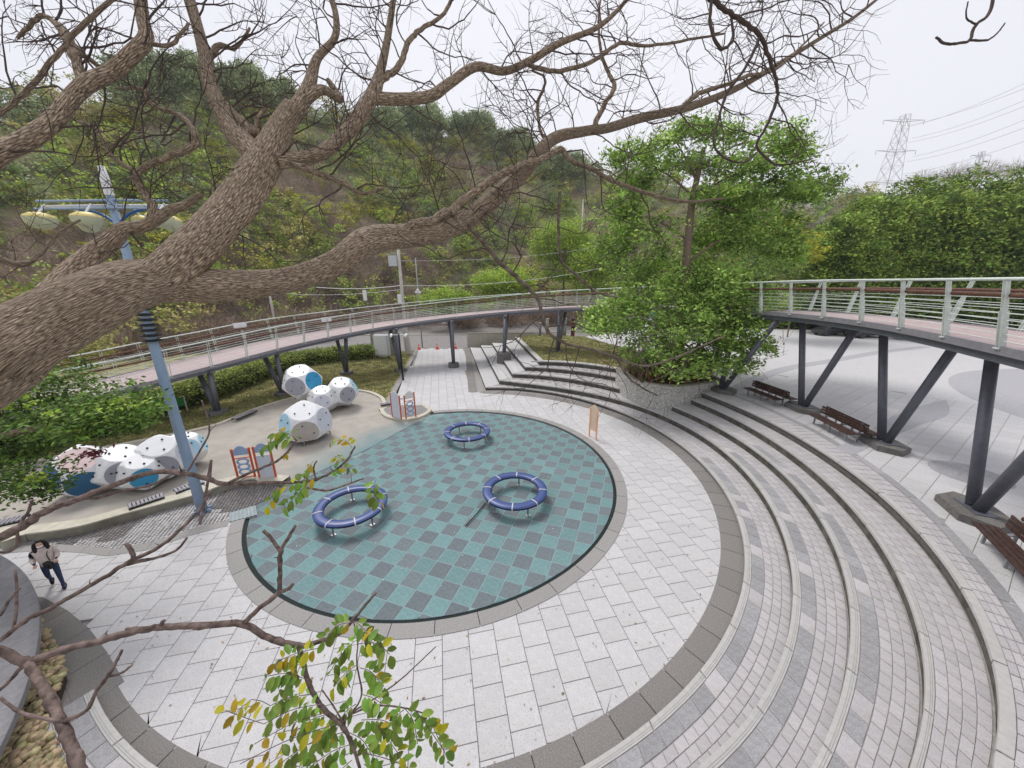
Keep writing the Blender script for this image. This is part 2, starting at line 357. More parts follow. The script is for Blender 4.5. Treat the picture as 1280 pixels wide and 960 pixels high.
def npmesh(name, V, F, mats, mi=None, smooth=False):
    me = bpy.data.meshes.new(name); V = np.asarray(V, np.float32); F = np.asarray(F, np.int32); k = F.shape[1]
    me.vertices.add(len(V)); me.vertices.foreach_set('co', V.ravel())
    me.loops.add(F.size); me.loops.foreach_set('vertex_index', F.ravel())
    me.polygons.add(len(F)); me.polygons.foreach_set('loop_start', np.arange(len(F), dtype=np.int32) * k); me.polygons.foreach_set('loop_total', np.full(len(F), k, np.int32))
    for m in (mats if isinstance(mats, (list, tuple)) else [mats]): me.materials.append(MATS[m])
    if mi is not None: me.polygons.foreach_set('material_index', np.asarray(mi, np.int32))
    if smooth: me.polygons.foreach_set('use_smooth', np.ones(len(F), bool))
    me.update(calc_edges=True); return me
def leafcards(C, size, n_up=.5, asp=.45, jit=.35):
    """diamond shaped leaves at the points C, folded along the midrib"""
    C = np.asarray(C); n = len(C)
    d = rng.normal(size=(n, 3)); d[:, 2] = d[:, 2] * .5 - .25; d /= np.linalg.norm(d, axis=1)[:, None]
    nn = rng.normal(size=(n, 3)); nn[:, 2] = np.abs(nn[:, 2]) + n_up; nn -= d * (nn * d).sum(1)[:, None]; nn /= np.linalg.norm(nn, axis=1)[:, None]
    s = np.cross(d, nn); L = size * (1 + jit * rng.uniform(-1, 1, n))[:, None]
    a = C - d * L * .5; b = C + s * L * asp * .5 + nn * L * .06; c = C + d * L * .5; e = C - s * L * asp * .5 + nn * L * .06
    V = np.stack([a, b, c, e], 1).reshape(-1, 3); F = np.arange(n * 4).reshape(n, 4); return V, F
def crown_points(center, rad, n_clump, per, clump_r, squash=1., hollow=.55, seed=None):
    """leaf positions: clumps spread through an uneven ellipsoid, denser towards its outside"""
    g = np.random.default_rng(seed) if seed is not None else rng
    d = g.normal(size=(n_clump, 3)); d /= np.linalg.norm(d, axis=1)[:, None]
    d[:, 2] = np.where(d[:, 2] < -.35, d[:, 2] * .5, d[:, 2])
    rr = (hollow + (1 - hollow) * g.uniform(0, 1, n_clump) ** .6)[:, None] * (1 + .22 * np.sin(d[:, :1] * 5 + 3 * d[:, 1:2]))
    P = d * rr * np.array(rad) + np.array(center)
    q = g.normal(size=(n_clump, per, 3)) * clump_r * np.array([1, 1, .6]) * g.uniform(.6, 1.3, (n_clump, 1, 1))
    return (P[:, None] + q).reshape(-1, 3)
# ================================================================== THE SETTING
def structure(name, mb=None, mats=None, me=None, loc=(0, 0, 0), **k):
    if me is not None: o = link(name, me)
    elif mb is not None: o = mb.build(name, mats, **k)
    else: o = bpy.data.objects.new(name, None); COL.objects.link(o); o.empty_display_size = .1
    WLOC[o.name] = Vector((0, 0, 0))
    return kind(o, 'structure')
PC = Vector((-3.28, 15.30)); PR = 8.52            # pool circle (outer edge of its coping)
BC = Vector((-3.01, 15.80)); BR = 11.74           # dark granite ring
RC = Vector((-2.64, 15.90))                       # terrace steps
ZS = [.20, .58, .96, 1.34, 1.72]; ZP = 1.72
# ---- hills and ground
SKY = [(-75, 150), (0, 118), (80, 112), (150, 88), (240, 84), (310, 88), (380, 118), (450, 142), (520, 142), (600, 158), (660, 180), (740, 200), (820, 212), (900, 222), (1000, 238), (1060, 238), (1150, 232), (1280, 225), (1400, 240)]
SKA = [azim(u, v) for u, v in SKY]; SKE = [elev(u, v) for u, v in SKY]
def hill(x, y):
    a = math.atan2(x, y); r = math.hypot(x, y)
    if y < 0 and abs(a) > 1.35: return -.3
    e = np.interp(a, SKA, SKE); foot = np.interp(a, [-1.2, -.7, -.2, .2, .6, 1.2], [66, 70, 92, 100, 110, 120])
    ridge = foot + 62; top = EYE + ridge * e - 5.0
    edge = min(1, max(0, (1.3 - abs(a)) / .15))
    t = min(1, max(0, (r - foot) / 62)); t = t ** 1.15 if t < 1 else 1
    h = -.3 + (top + .3) * t * edge + (noise.noise(Vector((x * .035, y * .035, 0))) * 3.2 * min(1, t * 3) * edge)
    if r > ridge: h -= (r - ridge) * .12 * (1 if r < 500 else 0); h = max(h, -.3) if r > ridge + 40 else h
    return h
rows = []
for r in [0, 12, 25, 40, 52] + [60 + 4 * i for i in range(34)] + [205, 230, 270, 350, 500, 900, 1400]:
    rows.append([(r * math.sin(a), r * math.cos(a), hill(r * math.sin(a), r * math.cos(a))) for a in np.linspace(-PI, PI, 181)[:-1]])
structure('ground', MB().grid(rows, closed=True), 'hill_soil', smooth=True)
# ---- generic slab pieces
def piece_me(name, quad, z0, z1, mats, bev=.006):
    """a stone with softened top edges, quad = 4 xy corners"""
    c = sum((Vector(q) for q in quad), Vector((0, 0))) / len(quad); n = len(quad)
    def sh(q, d): v = Vector(q) - c; return Vector(q) - v.normalized() * d
    zc = z1
    P = [(q[0], q[1], z0) for q in quad] + [(q[0], q[1], z1 - bev) for q in quad] + [(*sh(q, bev * 1.5), z1) for q in quad]
    F = [tuple(range(2 * n, 3 * n))] + [(k * n + i, k * n + (i + 1) % n, (k + 1) * n + (i + 1) % n, (k + 1) * n + i) for k in (0, 1) for i in range(n)]
    return P, F
def lay(items, name, m_part, m_stuff, parent, limit=300, key=None, stuff_name=None):
    """items = list of (quad, z0, z1[, material]); the nearest become objects, the rest one joined part"""
    if key is None: key = lambda q: (sum(p[0] for p in q) / len(q)) ** 2 + (sum(p[1] for p in q) / len(q)) ** 2 + (0 if visible(q) else 1e6)
    items = sorted(items, key=lambda it: key(it[0]))
    for it in items[:limit]:
        P, F = piece_me(name, it[0], it[1], it[2], None)
        c = Vector((sum(p[0] for p in it[0]) / len(it[0]), sum(p[1] for p in it[0]) / len(it[0]), it[2]))
        me = bpy.data.meshes.new(name); me.from_pydata([(p[0] - c.x, p[1] - c.y, p[2] - c.z) for p in P], [], F); me.materials.append(MATS[it[3] if len(it) > 3 else m_part])
        link(name, me, parent, c)
    rest = items[limit:]
    if rest:
        ms = sorted({(it[4] if len(it) > 4 else m_stuff) for it in rest}); mb = MB()
        for it in rest:
            P, F = piece_me(name, it[0], it[1], it[2], None); mb.mi = ms.index(it[4] if len(it) > 4 else m_stuff); mb.poly(P, F)
        kind(mb.build(stuff_name or name, ms, parent), 'stuff')
def visible(q):
    x = sum(p[0] for p in q) / len(q); y = sum(p[1] for p in q) / len(q)
    d = Vector((x, y, -EYE + .5)); z = d.dot(FW)
    if z < .5: return False
    return abs(d.dot(RT) / z) < 1.62 and abs(d.dot(UP) / z) < 1.5
def rect(c, d, l, w):
    d = Vector(d).normalized(); n = Vector((-d.y, d.x)); c = Vector(c)
    return [c - d * l / 2 - n * w / 2, c + d * l / 2 - n * w / 2, c + d * l / 2 + n * w / 2, c - d * l / 2 + n * w / 2]
def offset_line(pts, d):
    out = []
    for i in range(len(pts)):
        t = (Vector(pts[min(i + 1, len(pts) - 1)]) - Vector(pts[max(i - 1, 0)])); t = Vector((t.x, t.y)).normalized(); out.append(Vector((pts[i][0] - t.y * d, pts[i][1] + t.x * d)))
    return out
def inside(p, poly):
    x, y = p[0], p[1]; c = False; j = len(poly) - 1
    for i in range(len(poly)):
        a, b = poly[i], poly[j]
        if (a[1] > y) != (b[1] > y) and x < (b[0] - a[0]) * (y - a[1]) / (b[1] - a[1]) + a[0]: c = not c
        j = i
    return c
def sheet(name, poly, z, m, thick=.05):
    mb = MB(); mb.prism([(p[0], p[1]) for p in poly], z - thick, z); return structure(name, mb, m)
X2 = lambda v: Vector((v.x, v.y))
def pix(l, z=0.): return [X2(at(u, v, z)) for u, v in l]
# ---- left side outlines traced on the ground
WALL_BASE = [X2(p) for p in spline([(-26, 9.5, 0)] + [at(u, v) for u, v in [(0, 681), (40, 677), (100, 668), (160, 651), (200, 640), (250, 626)]] + [Vector((-12.55, 13.75, 0)), Vector((-11.35, 14.05, 0)), Vector((-10.5, 13.95, 0))], 6)]
BORDER_OUT = [X2(p) for p in spline([(-26, 8.9, 0)] + [at(u, v) for u, v in [(0, 692), (45, 689), (90, 690), (143, 696), (170, 692), (230, 672), (285, 657)]], 6)]
BORDER_IN = [X2(p) for p in spline([(-26, 9.35, 0)] + [at(u, v) for u, v in [(0, 685), (45, 681), (90, 681), (150, 686), (182, 680), (230, 663), (287, 650)]], 6)]
LAWN_EDGE = [X2(p) for p in spline([(-27, 14.5, 0), (-23, 17.6, 0), (-19.6, 20.4, 0), (-18.9, 22.2, 0), (-18.6, 24.2, 0), (-17.3, 26.6, 0), (-14.8, 28.3, 0), (-12.7, 28.2, 0), (-10.9, 26.8, 0), (-9.95, 25.2, 0), (-9.6, 23.6, 0)], 6)]
# base under all paving
mb = MB(); mb.prism([(-26, 8.9), (-26, -6), (-14, -14), (14, -14), (14, 20), (2, 30), (-2.2, 30), (-5.8, 50), (-13.5, 50), (-8.6, 24), (-11, 14), (-11, 11)], -.14, -.062)
walk = structure('walkway', mb, 'joint')
# ---- walkway pavers in running bond
D1 = Vector((.2, -.98)).normalized(); N1 = Vector((-D1.y, D1.x))
LEG = [at(587.5, 434), at(607, 485)]
def on_walk(p):
    r = (p - BC).length
    if (p - PC).length < PR - .5: return False
    left = [(-26, 8.9), (-26, 0), (-14.6, 2.2)] + [(BC.x + (BR + .1) * math.cos(R(a)), BC.y + (BR + .1) * math.sin(R(a))) for a in range(222, 178, -4)] + [(-11.2, 11.3)] + [(q[0] + .05, q[1] + .38) for q in BORDER_OUT[::-1]]
    path = [(-9.1, 24.2), (-12.9, 48.3), (-6.9, 48.3), (-3.3, 28.2), (-1.5, 26.5), (-5.2, 23.8), (-6.6, 23.3)]
    if r < BR + .5 and not (p.x < -8.9 and p.y > 11.9) and not (p.x < -6.3 and 13 < p.y < 23.6): return True
    return inside(p, left) or inside(p, path)
def clip_circle(q, C, r):
    out = []
    for p in q:
        v = Vector(p) - C; out.append(Vector(p) if v.length < r else C + v.normalized() * r)
    return out
def clip_out(q, C, r):
    if callable(r): rr = r
    else: rr = lambda p: r
    out = []
    for p in q:
        v = Vector(p) - C; k = rr(Vector(p)); out.append(Vector(p) if v.length > k else C + v.normalized() * k)
    return out
def subdiv(q, n=5): return [Vector(q[i]).lerp(Vector(q[(i + 1) % 4]), k / n) for i in range(4) for k in range(n)]
def area(q): return abs(sum(q[i - 1][0] * q[i][1] - q[i][0] * q[i - 1][1] for i in range(len(q)))) / 2
items = []
PW, PL = .672, .645
for i in range(-60, 70):
    for j in range(-75, 75):
        c = Vector((-1.13, 6.67)) + N1 * (i * PW + PW / 2) + D1 * ((j + (.5 if i % 2 else 0)) * PL + PL / 2 - .25)
        if c.x < -22 or c.y < -3 or not on_walk(c): continue
        q = rect(c, D1, PL - .012, PW - .012)
        if min((p - PC).length for p in q) < PR - .06: q = clip_out(subdiv(q), PC, PR - .06)
        if not (c.x < -9.5 and c.y > 5 or c.y > 26.5) and max((p - BC).length for p in q) > BR + .06: q = clip_circle(subdiv(q) if len(q) == 4 else q, BC, BR + .06)
        if area(q) > .003: items.append((q, -.09, random.uniform(-.0015, .0015)))
lay(items, 'paver', 'paver', 'paver_stuff', walk, 300)
# ---- granite ring band
def arc_quad(C, r0, r1, a0, a1): return [(C.x + r0 * math.cos(a0), C.y + r0 * math.sin(a0)), (C.x + r1 * math.cos(a0), C.y + r1 * math.sin(a0)), (C.x + r1 * math.cos(a1), C.y + r1 * math.sin(a1)), (C.x + r0 * math.cos(a1), C.y + r0 * math.sin(a1))]
def arc_poly(C, r0, r1, a0, a1, n=4):
    A = [a0 + (a1 - a0) * k / n for k in range(n + 1)]
    return [(C.x + r1 * math.cos(a), C.y + r1 * math.sin(a)) for a in A] + [(C.x + r0 * math.cos(a), C.y + r0 * math.sin(a)) for a in A[::-1]]
def slab(name, poly, z0, z1, m, parent):
    c = Vector((sum(p[0] for p in poly) / len(poly), sum(p[1] for p in poly) / len(poly), z1)); mb = MB()
    b = .008; n = len(poly)
    def sh(i):
        a = Vector(poly[i - 1]); q = Vector(poly[i]); e = Vector(poly[(i + 1) % n]); v = ((q - a).normalized() - (e - q).normalized()); 
        v = Vector((c.x, c.y)) - q; return q + v.normalized() * b
    P = [(p[0], p[1], z0) for p in poly] + [(p[0], p[1], z1 - b) for p in poly] + [(*sh(i), z1) for i in range(n)]
    mb.poly(P, [tuple(range(2 * n, 3 * n))] + [(k * n + i, k * n + (i + 1) % n, (k + 1) * n + (i + 1) % n, (k + 1) * n + i) for k in (0, 1) for i in range(n)])
    return mb.build(name, m, parent, off=c) if False else link(name, mb.mesh(name, m, False, c), parent, c)
band = structure('granite_ring')
n = 62
for k in range(n):
    a0 = R(-165) + k * R(270) / n; a1 = a0 + R(270) / n
    am = math.degrees((a0 + a1) / 2)
    if am > 88 or am < -124: continue
    slab('granite_slab', arc_poly(BC, BR, BR + .80, a0 + .0007, a1 - .0007), -.09, .012, 'granite_dark', band)
# the ring's left part, where it narrows beside the pebble bed
AO = resample([Vector((p.x, p.y, 0)) for p in spline([(p.x, p.y, 0) for p in [Vector((-9.02, 5.83)), Vector((-10.87, 6.9)), Vector((-12.08, 7.45)), Vector((-13.14, 7.89)), Vector((-14.4, 8.22)), Vector((-16.5, 8.3))]], 6)], 1.3)
AI = offset_line(AO, .72); AJ = offset_line(AO, 1.15)
for i in range(len(AO) - 1):
    slab('granite_slab', [tuple(X2(AO[i])), tuple(X2(AO[i + 1].lerp(AO[i], .01))), tuple(AI[i + 1].lerp(AI[i], .01)), tuple(AI[i])], -.09, .02, 'granite_dark', band)
    slab('kerb_stone', [tuple(AI[i].lerp(AJ[i], .06)), tuple(AI[i + 1].lerp(AJ[i + 1], .06)), tuple(AJ[i + 1].lerp(AJ[i], .01)), tuple(AJ[i])], -.12, -.01, 'concrete', band)
# straight granite border along the first step's leg
g0, g1 = Vector((-2.95, 28.0)), X2(at(587.5, 434)); d = (g1 - g0); L = d.length; d.normalize(); nn = Vector((-d.y, d.x))
k = 0
while k * 1.3 < L:
    a = g0 + d * k * 1.3; b_ = g0 + d * min((k + 1) * 1.3 - .012, L)
    slab('granite_slab', [a + nn * .02, b_ + nn * .02, b_ + nn * .72, a + nn * .72], -.09, .012, 'granite_dark', band); k += 1
# path's left granite border
g0, g1 = Vector((-9.25, 24.6)), Vector((-12.95, 47.9)); d = (g1 - g0); L = d.length; d.normalize(); nn = Vector((-d.y, d.x)); k = 0
while k * 1.3 < L:
    a = g0 + d * k * 1.3; b_ = g0 + d * min((k + 1) * 1.3 - .012, L)
    slab('granite_slab', [a, b_, b_ + nn * .45, a + nn * .45], -.09, .014, 'granite_coping', band); k += 1
# border strip by the cobbles
bs_ = structure('border_strip')
O = resample([Vector((p.x, p.y, 0)) for p in BORDER_OUT], 1.1); I = resample([Vector((p.x, p.y, 0)) for p in BORDER_IN], 1.1); m_ = min(len(O), len(I))
Oi = [O[round(i * (len(O) - 1) / (m_ - 1))] for i in range(m_)]; Ii = [I[round(i * (len(I) - 1) / (m_ - 1))] for i in range(m_)]
for i in range(m_ - 1):
    slab('border_slab', [X2(Oi[i]), X2(Oi[i + 1].lerp(Oi[i], .01)), X2(Ii[i + 1].lerp(Ii[i], .01)), X2(Ii[i])], -.05, .012, 'granite_coping', bs_)
# ---- play court: rubber tiles, coping
court = structure('play_court', MB().prism([(PC.x + (PR + .1) * math.cos(R(a)), PC.y + (PR + .1) * math.sin(R(a))) for a in range(0, 360, 4)], -.16, -.058), 'dark_gap')
mb = MB(); mb.prism([(PC.x + (PR - .58) * math.cos(R(a)), PC.y + (PR - .58) * math.sin(R(a))) for a in range(0, 360, 4)], -.1, -.037); mb.build('tile_bedding', 'teal_joint', court)
TH = -.339; T = .6; O0 = Vector((-4.154, 8.079)) * 1.2
ta = Vector((math.cos(TH), math.sin(TH))); tb = Vector((-math.sin(TH), math.cos(TH)))
items = []
def clip_circle(q, C, r):
    out = []
    for p in q:
        v = Vector(p) - C; out.append(Vector(p) if v.length < r else C + v.normalized() * r)
    return out
for i in range(-40, 40):
    for j in range(-40, 40):
        c = O0 + ta * (i + .5) * T + tb * (j + .5) * T; v = c - PC
        if v.length > PR - .1: continue
        q = rect(c, ta, T - .012, T - .012)
        if max((p - PC).length for p in q) > PR - .58: q = clip_circle(subdiv(q), PC, PR - .58)
        if area(q) < .01: continue
        an = math.degrees(math.atan2(v.y, v.x)) % 360
        gr = (i + j) % 2 == 0
        m1 = 'grey_tile' if gr else 'teal_tile'
        wear = max(0, (v.length - 5.2) / 2.6) * max(0, 1 - abs(an - 150) / 52)
        if random.random() < wear * 1.5: m1 = 'teal_worn' if random.random() < .5 + wear * .4 else 'teal_tile'
        items.append((q, -.07, -.034 + random.uniform(-.001, .001), m1, m1))
lay(items, 'rubber_tile', 'teal_tile', 'teal_tile', court, 300)
def in_open(am): return 112 < am % 360 < 205
cop = structure('court_coping')
n = 44
for k in range(n):
    a0 = 2 * PI * k / n; a1 = a0 + 2 * PI / n; am = math.degrees((a0 + a1) / 2)
    if 106 < am < 204: continue
    slab('coping_stone', arc_poly(PC, PR - .44, PR, a0 + .001, a1 - .001), -.09, .018, 'granite_coping', cop)
# ---- rubber play surface (sand colour) around the climbing domes
poly = [tuple(p) for p in WALL_BASE]
poly += [(PC.x + (PR - .6 - 2.6 * max(0, math.sin(R((a - 108) / 90 * 180))) ** .7) * math.cos(R(a)), PC.y + (PR - .6 - 2.6 * max(0, math.sin(R((a - 108) / 90 * 180))) ** .7) * math.sin(R(a))) for a in range(188, 107, -5)] + [(-6.0, 23.4), (-8.9, 23.9)] + [tuple(p) for p in LAWN_EDGE[::-1]]
mb = MB(); mb.prism(poly, -.13, -.012); sand = structure('play_surface', mb, 'sand_rubber')
m = MATS['sand_rubber']; n_, l_ = m.node_tree.nodes, m.node_tree.links; bs = n_['Principled BSDF']; src = bs.inputs['Base Color'].links[0].from_socket
ge = n_.new('ShaderNodeNewGeometry'); vd = n_.new('ShaderNodeVectorMath'); vd.operation = 'DISTANCE'; vd.inputs[1].default_value = (PC.x + 1.2, PC.y - .6, 0); l_.new(ge.outputs['Position'], vd.inputs[0])
nn_ = n_.new('ShaderNodeTexNoise'); nn_.inputs['Scale'].default_value = .9; nn_.inputs['Detail'].default_value = 7; l_.new(ge.outputs['Position'], nn_.inputs['Vector'])
ma = n_.new('ShaderNodeMath'); ma.operation = 'MULTIPLY_ADD'; ma.inputs[1].default_value = 2.2; l_.new(nn_.outputs['Fac'], ma.inputs[0]); l_.new(vd.outputs['Value'], ma.inputs[2])
mr = n_.new('ShaderNodeMapRange'); mr.inputs['From Min'].default_value = 7.9; mr.inputs['From Max'].default_value = 10.6; mr.inputs['To Min'].default_value = .97; mr.inputs['To Max'].default_value = 0; l_.new(ma.outputs[0], mr.inputs['Value'])
mi = n_.new('ShaderNodeMix'); mi.data_type = 'RGBA'; mi.inputs['B'].default_value = (.165, .245, .255, 1); l_.new(mr.outputs[0], mi.inputs['Factor']); l_.new(src, mi.inputs['A']); l_.new(mi.outputs['Result'], bs.inputs['Base Color'])
# ---- curb wall round the play surface
kw = structure('curb_wall')
WB = [Vector((p.x, p.y, 0)) for p in WALL_BASE]; wi = offset_line(WB, .52)
mb = MB(); hgt = lambda i: .36 if i < len(WB) - 8 else .2
mb.grid([[(p.x, p.y, -.1) for p in WB], [(p.x, p.y, hgt(i) - .03) for i, p in enumerate(WB)]]); mb.build('wall_face', 'kerb_wall', kw, smooth=True)
mb = MB(); wt = offset_line(WB, -.02)
mb.grid([[(p.x, p.y, hgt(i) - .05) for i, p in enumerate(wt)], [(p.x, p.y, hgt(i)) for i, p in enumerate(wt)], [(p.x, p.y, hgt(i) + .003) for i, p in enumerate(wi)], [(p.x, p.y, -.1) for i, p in enumerate(wi)]]); mb.build('wall_top', 'kerb_top', kw)
# ---- cobbles
cobp = [tuple(p) for p in BORDER_IN] + [(-10.95, 12.3), (-10.2, 13.4), (-10.6, 14.0)] + [tuple(p) for p in WALL_BASE[::-1]]
cob = sheet('cobble_strip', cobp, -.012, 'joint_dark')
mb = MB()
for i in range(0, 130):
    for j in range(-60, 60):
        c = Vector((-24, 6)) + Vector((.78, .62)).normalized() * i * .115 + Vector((-.62, .78)).normalized() * (j * .115 + random.uniform(-.012, .012)) + Vector((random.uniform(-.01, .01), 0))
        c = Vector((-25, 9.8)) + Vector((.93, .36)).normalized() * i * .125 + Vector((-.36, .93)).normalized() * (j * .115)
        if c.x > -10 or not inside(c, cobp): continue
        s_ = .05; z = .012 + random.uniform(-.006, .008)
        mb.poly([(c.x - s_, c.y - s_, -.03), (c.x + s_, c.y - s_, -.03), (c.x + s_, c.y + s_, -.03), (c.x - s_, c.y + s_, -.03), (c.x - s_ * .7, c.y - s_ * .7, z), (c.x + s_ * .7, c.y - s_ * .7, z), (c.x + s_ * .7, c.y + s_ * .7, z), (c.x - s_ * .7, c.y + s_ * .7, z)], [(4, 5, 6, 7), (0, 1, 5, 4), (1, 2, 6, 5), (2, 3, 7, 6), (3, 0, 4, 7)])
kind(mb.build('cobble', 'cobble_stuff', cob), 'stuff')
# ---- islet with the far play frame
isl = structure('islet_kerb')
ip = [Vector((-9.6, 23.7)), Vector((-9.0, 22.6)), Vector((-8.2, 21.9)), Vector((-7.2, 21.6)), Vector((-6.4, 21.9)), Vector((-5.9, 22.7)), Vector((-5.75, 23.5)), Vector((-6.6, 24.6)), Vector((-9, 24.6))]
mb = MB(); mb.prism([tuple(p) for p in spline([(p.x, p.y, 0) for p in ip[:7]], 5)] and [(p.x, p.y) for p in spline([(q.x, q.y, 0) for q in ip[:7]], 5)] + [(-6.6, 24.6), (-9.2, 24.6)], -.1, .13); mb.build('kerb', 'kerb_top', isl)
mb = MB(); cc = Vector((-7.6, 23.4)); mb.prism([((p.x - cc.x) * .84 + cc.x, (p.y - cc.y) * .78 + cc.y) for p in spline([(q.x, q.y, 0) for q in ip[:7]], 5)] + [(-6.7, 24.4), (-9.0, 24.4)], .1, .136); mb.build('kerb_infill', 'cobble_stuff', isl)
# ---- lawn and its kerb
lp = [(-60, 16.5), (-33, 13)] + [tuple(p) for p in LAWN_EDGE] + [(-9.4, 24.8), (-13.2, 46.6), (-60, 46.6)]
lawn = sheet('lawn', lp, -.02, 'lawn', .1)
mb = MB(); LE = [Vector((p.x, p.y, 0)) for p in LAWN_EDGE]; e2 = offset_line(LE, .28)
mb.grid([[(p.x, p.y, -.1) for p in LE], [(p.x, p.y, .10) for p in LE], [(p.x, p.y, .10) for p in e2], [(p.x, p.y, -.1) for p in e2]]); structure('lawn_kerb', mb, 'kerb_top')
def grass(name, polys, z, n, h=.09, parent=None):
    V = []; F = []
    xs = [p[0] for p in polys]; ys = [p[1] for p in polys]; k = 0; P = []
    while k < n:
        x = random.uniform(min(xs), max(xs)); y = random.uniform(min(ys), max(ys))
        if inside((x, y), polys): P.append((x, y, z)); k += 1
    P = np.array(P); a = rng.uniform(0, 2 * PI, n); l = h * rng.uniform(.5, 1.4, n); w = .022
    dx = np.stack([np.cos(a), np.sin(a), 0 * a], 1); tip = rng.normal(size=(n, 3)) * .03; tip[:, 2] = l
    V = np.stack([P - dx * w, P + dx * w, P + tip], 1).reshape(-1, 3); F = np.arange(3 * n).reshape(n, 3)
    return kind(link(name, npmesh(name, V, F, 'grass_blade'), parent), 'stuff')
grass('lawn_grass', [(-26, 17.5)] + [tuple(p) for p in offset_line(LE, .35)] + [(-9.9, 25), (-13.4, 46.2), (-30, 46.2), (-28, 24)], -.02, 60000)
# ---- road behind
sheet('road', [(-140, 47.2), (-140, 110), (95, 104), (95, 74), (24, 62), (1.5, 49.5), (-5.8, 49.6), (-5.9, 48.3), (-13.2, 48.2), (-13.2, 46.8), (-60, 47)], -.014, 'asphalt', .1)
mb = MB(); rk = [(-140, 66), (-60, 63), (-20, 61.5), (0, 62.5), (16, 66), (40, 74)]
P_ = spline([(x, y, 0) for x, y in rk], 6); q = offset_line(P_, .5); mb.grid([[(p.x, p.y, -.05) for p in P_], [(p.x, p.y, .14) for p in P_], [(p.x, p.y, .14) for p in q], [(p.x, p.y, -.05) for p in q]]); structure('road_kerb', mb, 'concrete')
# ================================================================== TERRACE STEPS
RING = {
0: [(722.5, 960), (780, 930), (835, 887), (878.7, 840), (887, 817), (915.7, 773), (930.7, 723), (931, 690), (922, 640), (918.7, 642.5), (897.5, 600), (860, 560), (807, 530), (750, 505), (697, 490), (660, 487), (607, 484)],
1: [(883.7, 956.7), (937, 886.7), (970, 836.7), (990, 780), (993.7, 730), (990, 690), (972, 640), (964.5, 634), (947.6, 610), (929, 587.5), (906, 565), (882, 547), (851, 528), (825, 515), (770, 499), (715, 487), (667, 479.5), (624, 475)],
2: [(1020, 950), (1043.7, 890), (1060, 840), (1070, 783), (1063.7, 740), (1043.7, 680), (1020, 640), (987, 602.5), (957, 572.5), (915, 542.5), (882, 525), (850, 509), (767, 485), (685, 469), (640, 467)],
3: [(1138.7, 957), (1155, 890), (1158.7, 840), (1150, 783), (1130, 730), (1103.7, 683), (1073.7, 640), (1050, 619), (1013, 583.7), (966, 550), (919, 523.7), (882, 505.5), (870, 499), (770, 472), (697, 460), (656, 458.5)],
4: [(1245, 956.7), (1252, 906.7), (1247, 846.7), (1230, 790), (1203.7, 733), (1163.7, 683), (1127, 640), (1069.5, 589), (1022, 559), (975, 535), (928, 510.6), (890, 493.5), (772, 461), (674, 451.5)]}
LEGEND = [(587.5, 434), (601, 431.5), (615, 428.5), (628, 425.5), (644, 421.5)]
PB = [(1280, 847), (1270.7, 806.7), (1247, 746.7), (1207, 690), (1154, 643), (1118, 610), (1077, 576), (1033.7, 548), (992.5, 527.5), (955, 509.7), (930, 500)]
def ring_fn(pxs, z):
    P = [X2(at(u, v, z)) - RC for u, v in pxs]
    th = np.array([math.atan2(p.y, p.x) for p in P]); r = np.array([p.length for p in P])
    o = np.argsort(th); th, r = th[o], r[o]
    lo, hi = th[0], th[-1]
    c = np.polyfit((th), r, 5 if len(th) > 12 else 3)
    def f(a):
        if a <= lo: return float(np.polyval(c, lo)) if a < lo - .0 else 0
        return float(np.polyval(c, min(a, hi)))
    return f, lo, hi
RF = []
for i in range(5):
    f, lo, hi = ring_fn(RING[i], ZS[i]); RF.append((f, lo, hi))
A0 = R(-123)
NA = 150
def ring_pt(i, s):
    f, lo, hi = RF[i]; a = A0 + s * (hi - A0); r = f(a)
    return Vector((RC.x + r * math.cos(a), RC.y + r * math.sin(a)))
RL = [[ring_pt(i, k / NA) for k in range(NA + 1)] for i in range(5)]
LG = []
for i in range(5):
    c = RL[i][-1]; e = X2(at(*LEGEND[i], ZS[i])); dd = (e - c).normalized()
    LG.append([c + (e - c) * (k / 12) for k in range(13)])
RLm = lambda i, t: (RL[i][min(int(t), NA - 1)]).lerp(RL[i][min(int(t), NA - 1) + 1], t - min(int(t), NA - 1))
def lerp_ring(i, t, w):
    """point on tread i at ring parameter t (0..NA), fraction w across (0 = nosing of i, 1 = foot of i+1)"""
    return RLm(i, t).lerp(RLm(i + 1, t), w)
TMIN = lambda i: 0 if i == 0 else (R(-104) - A0) / (RF[i][2] - A0) * NA
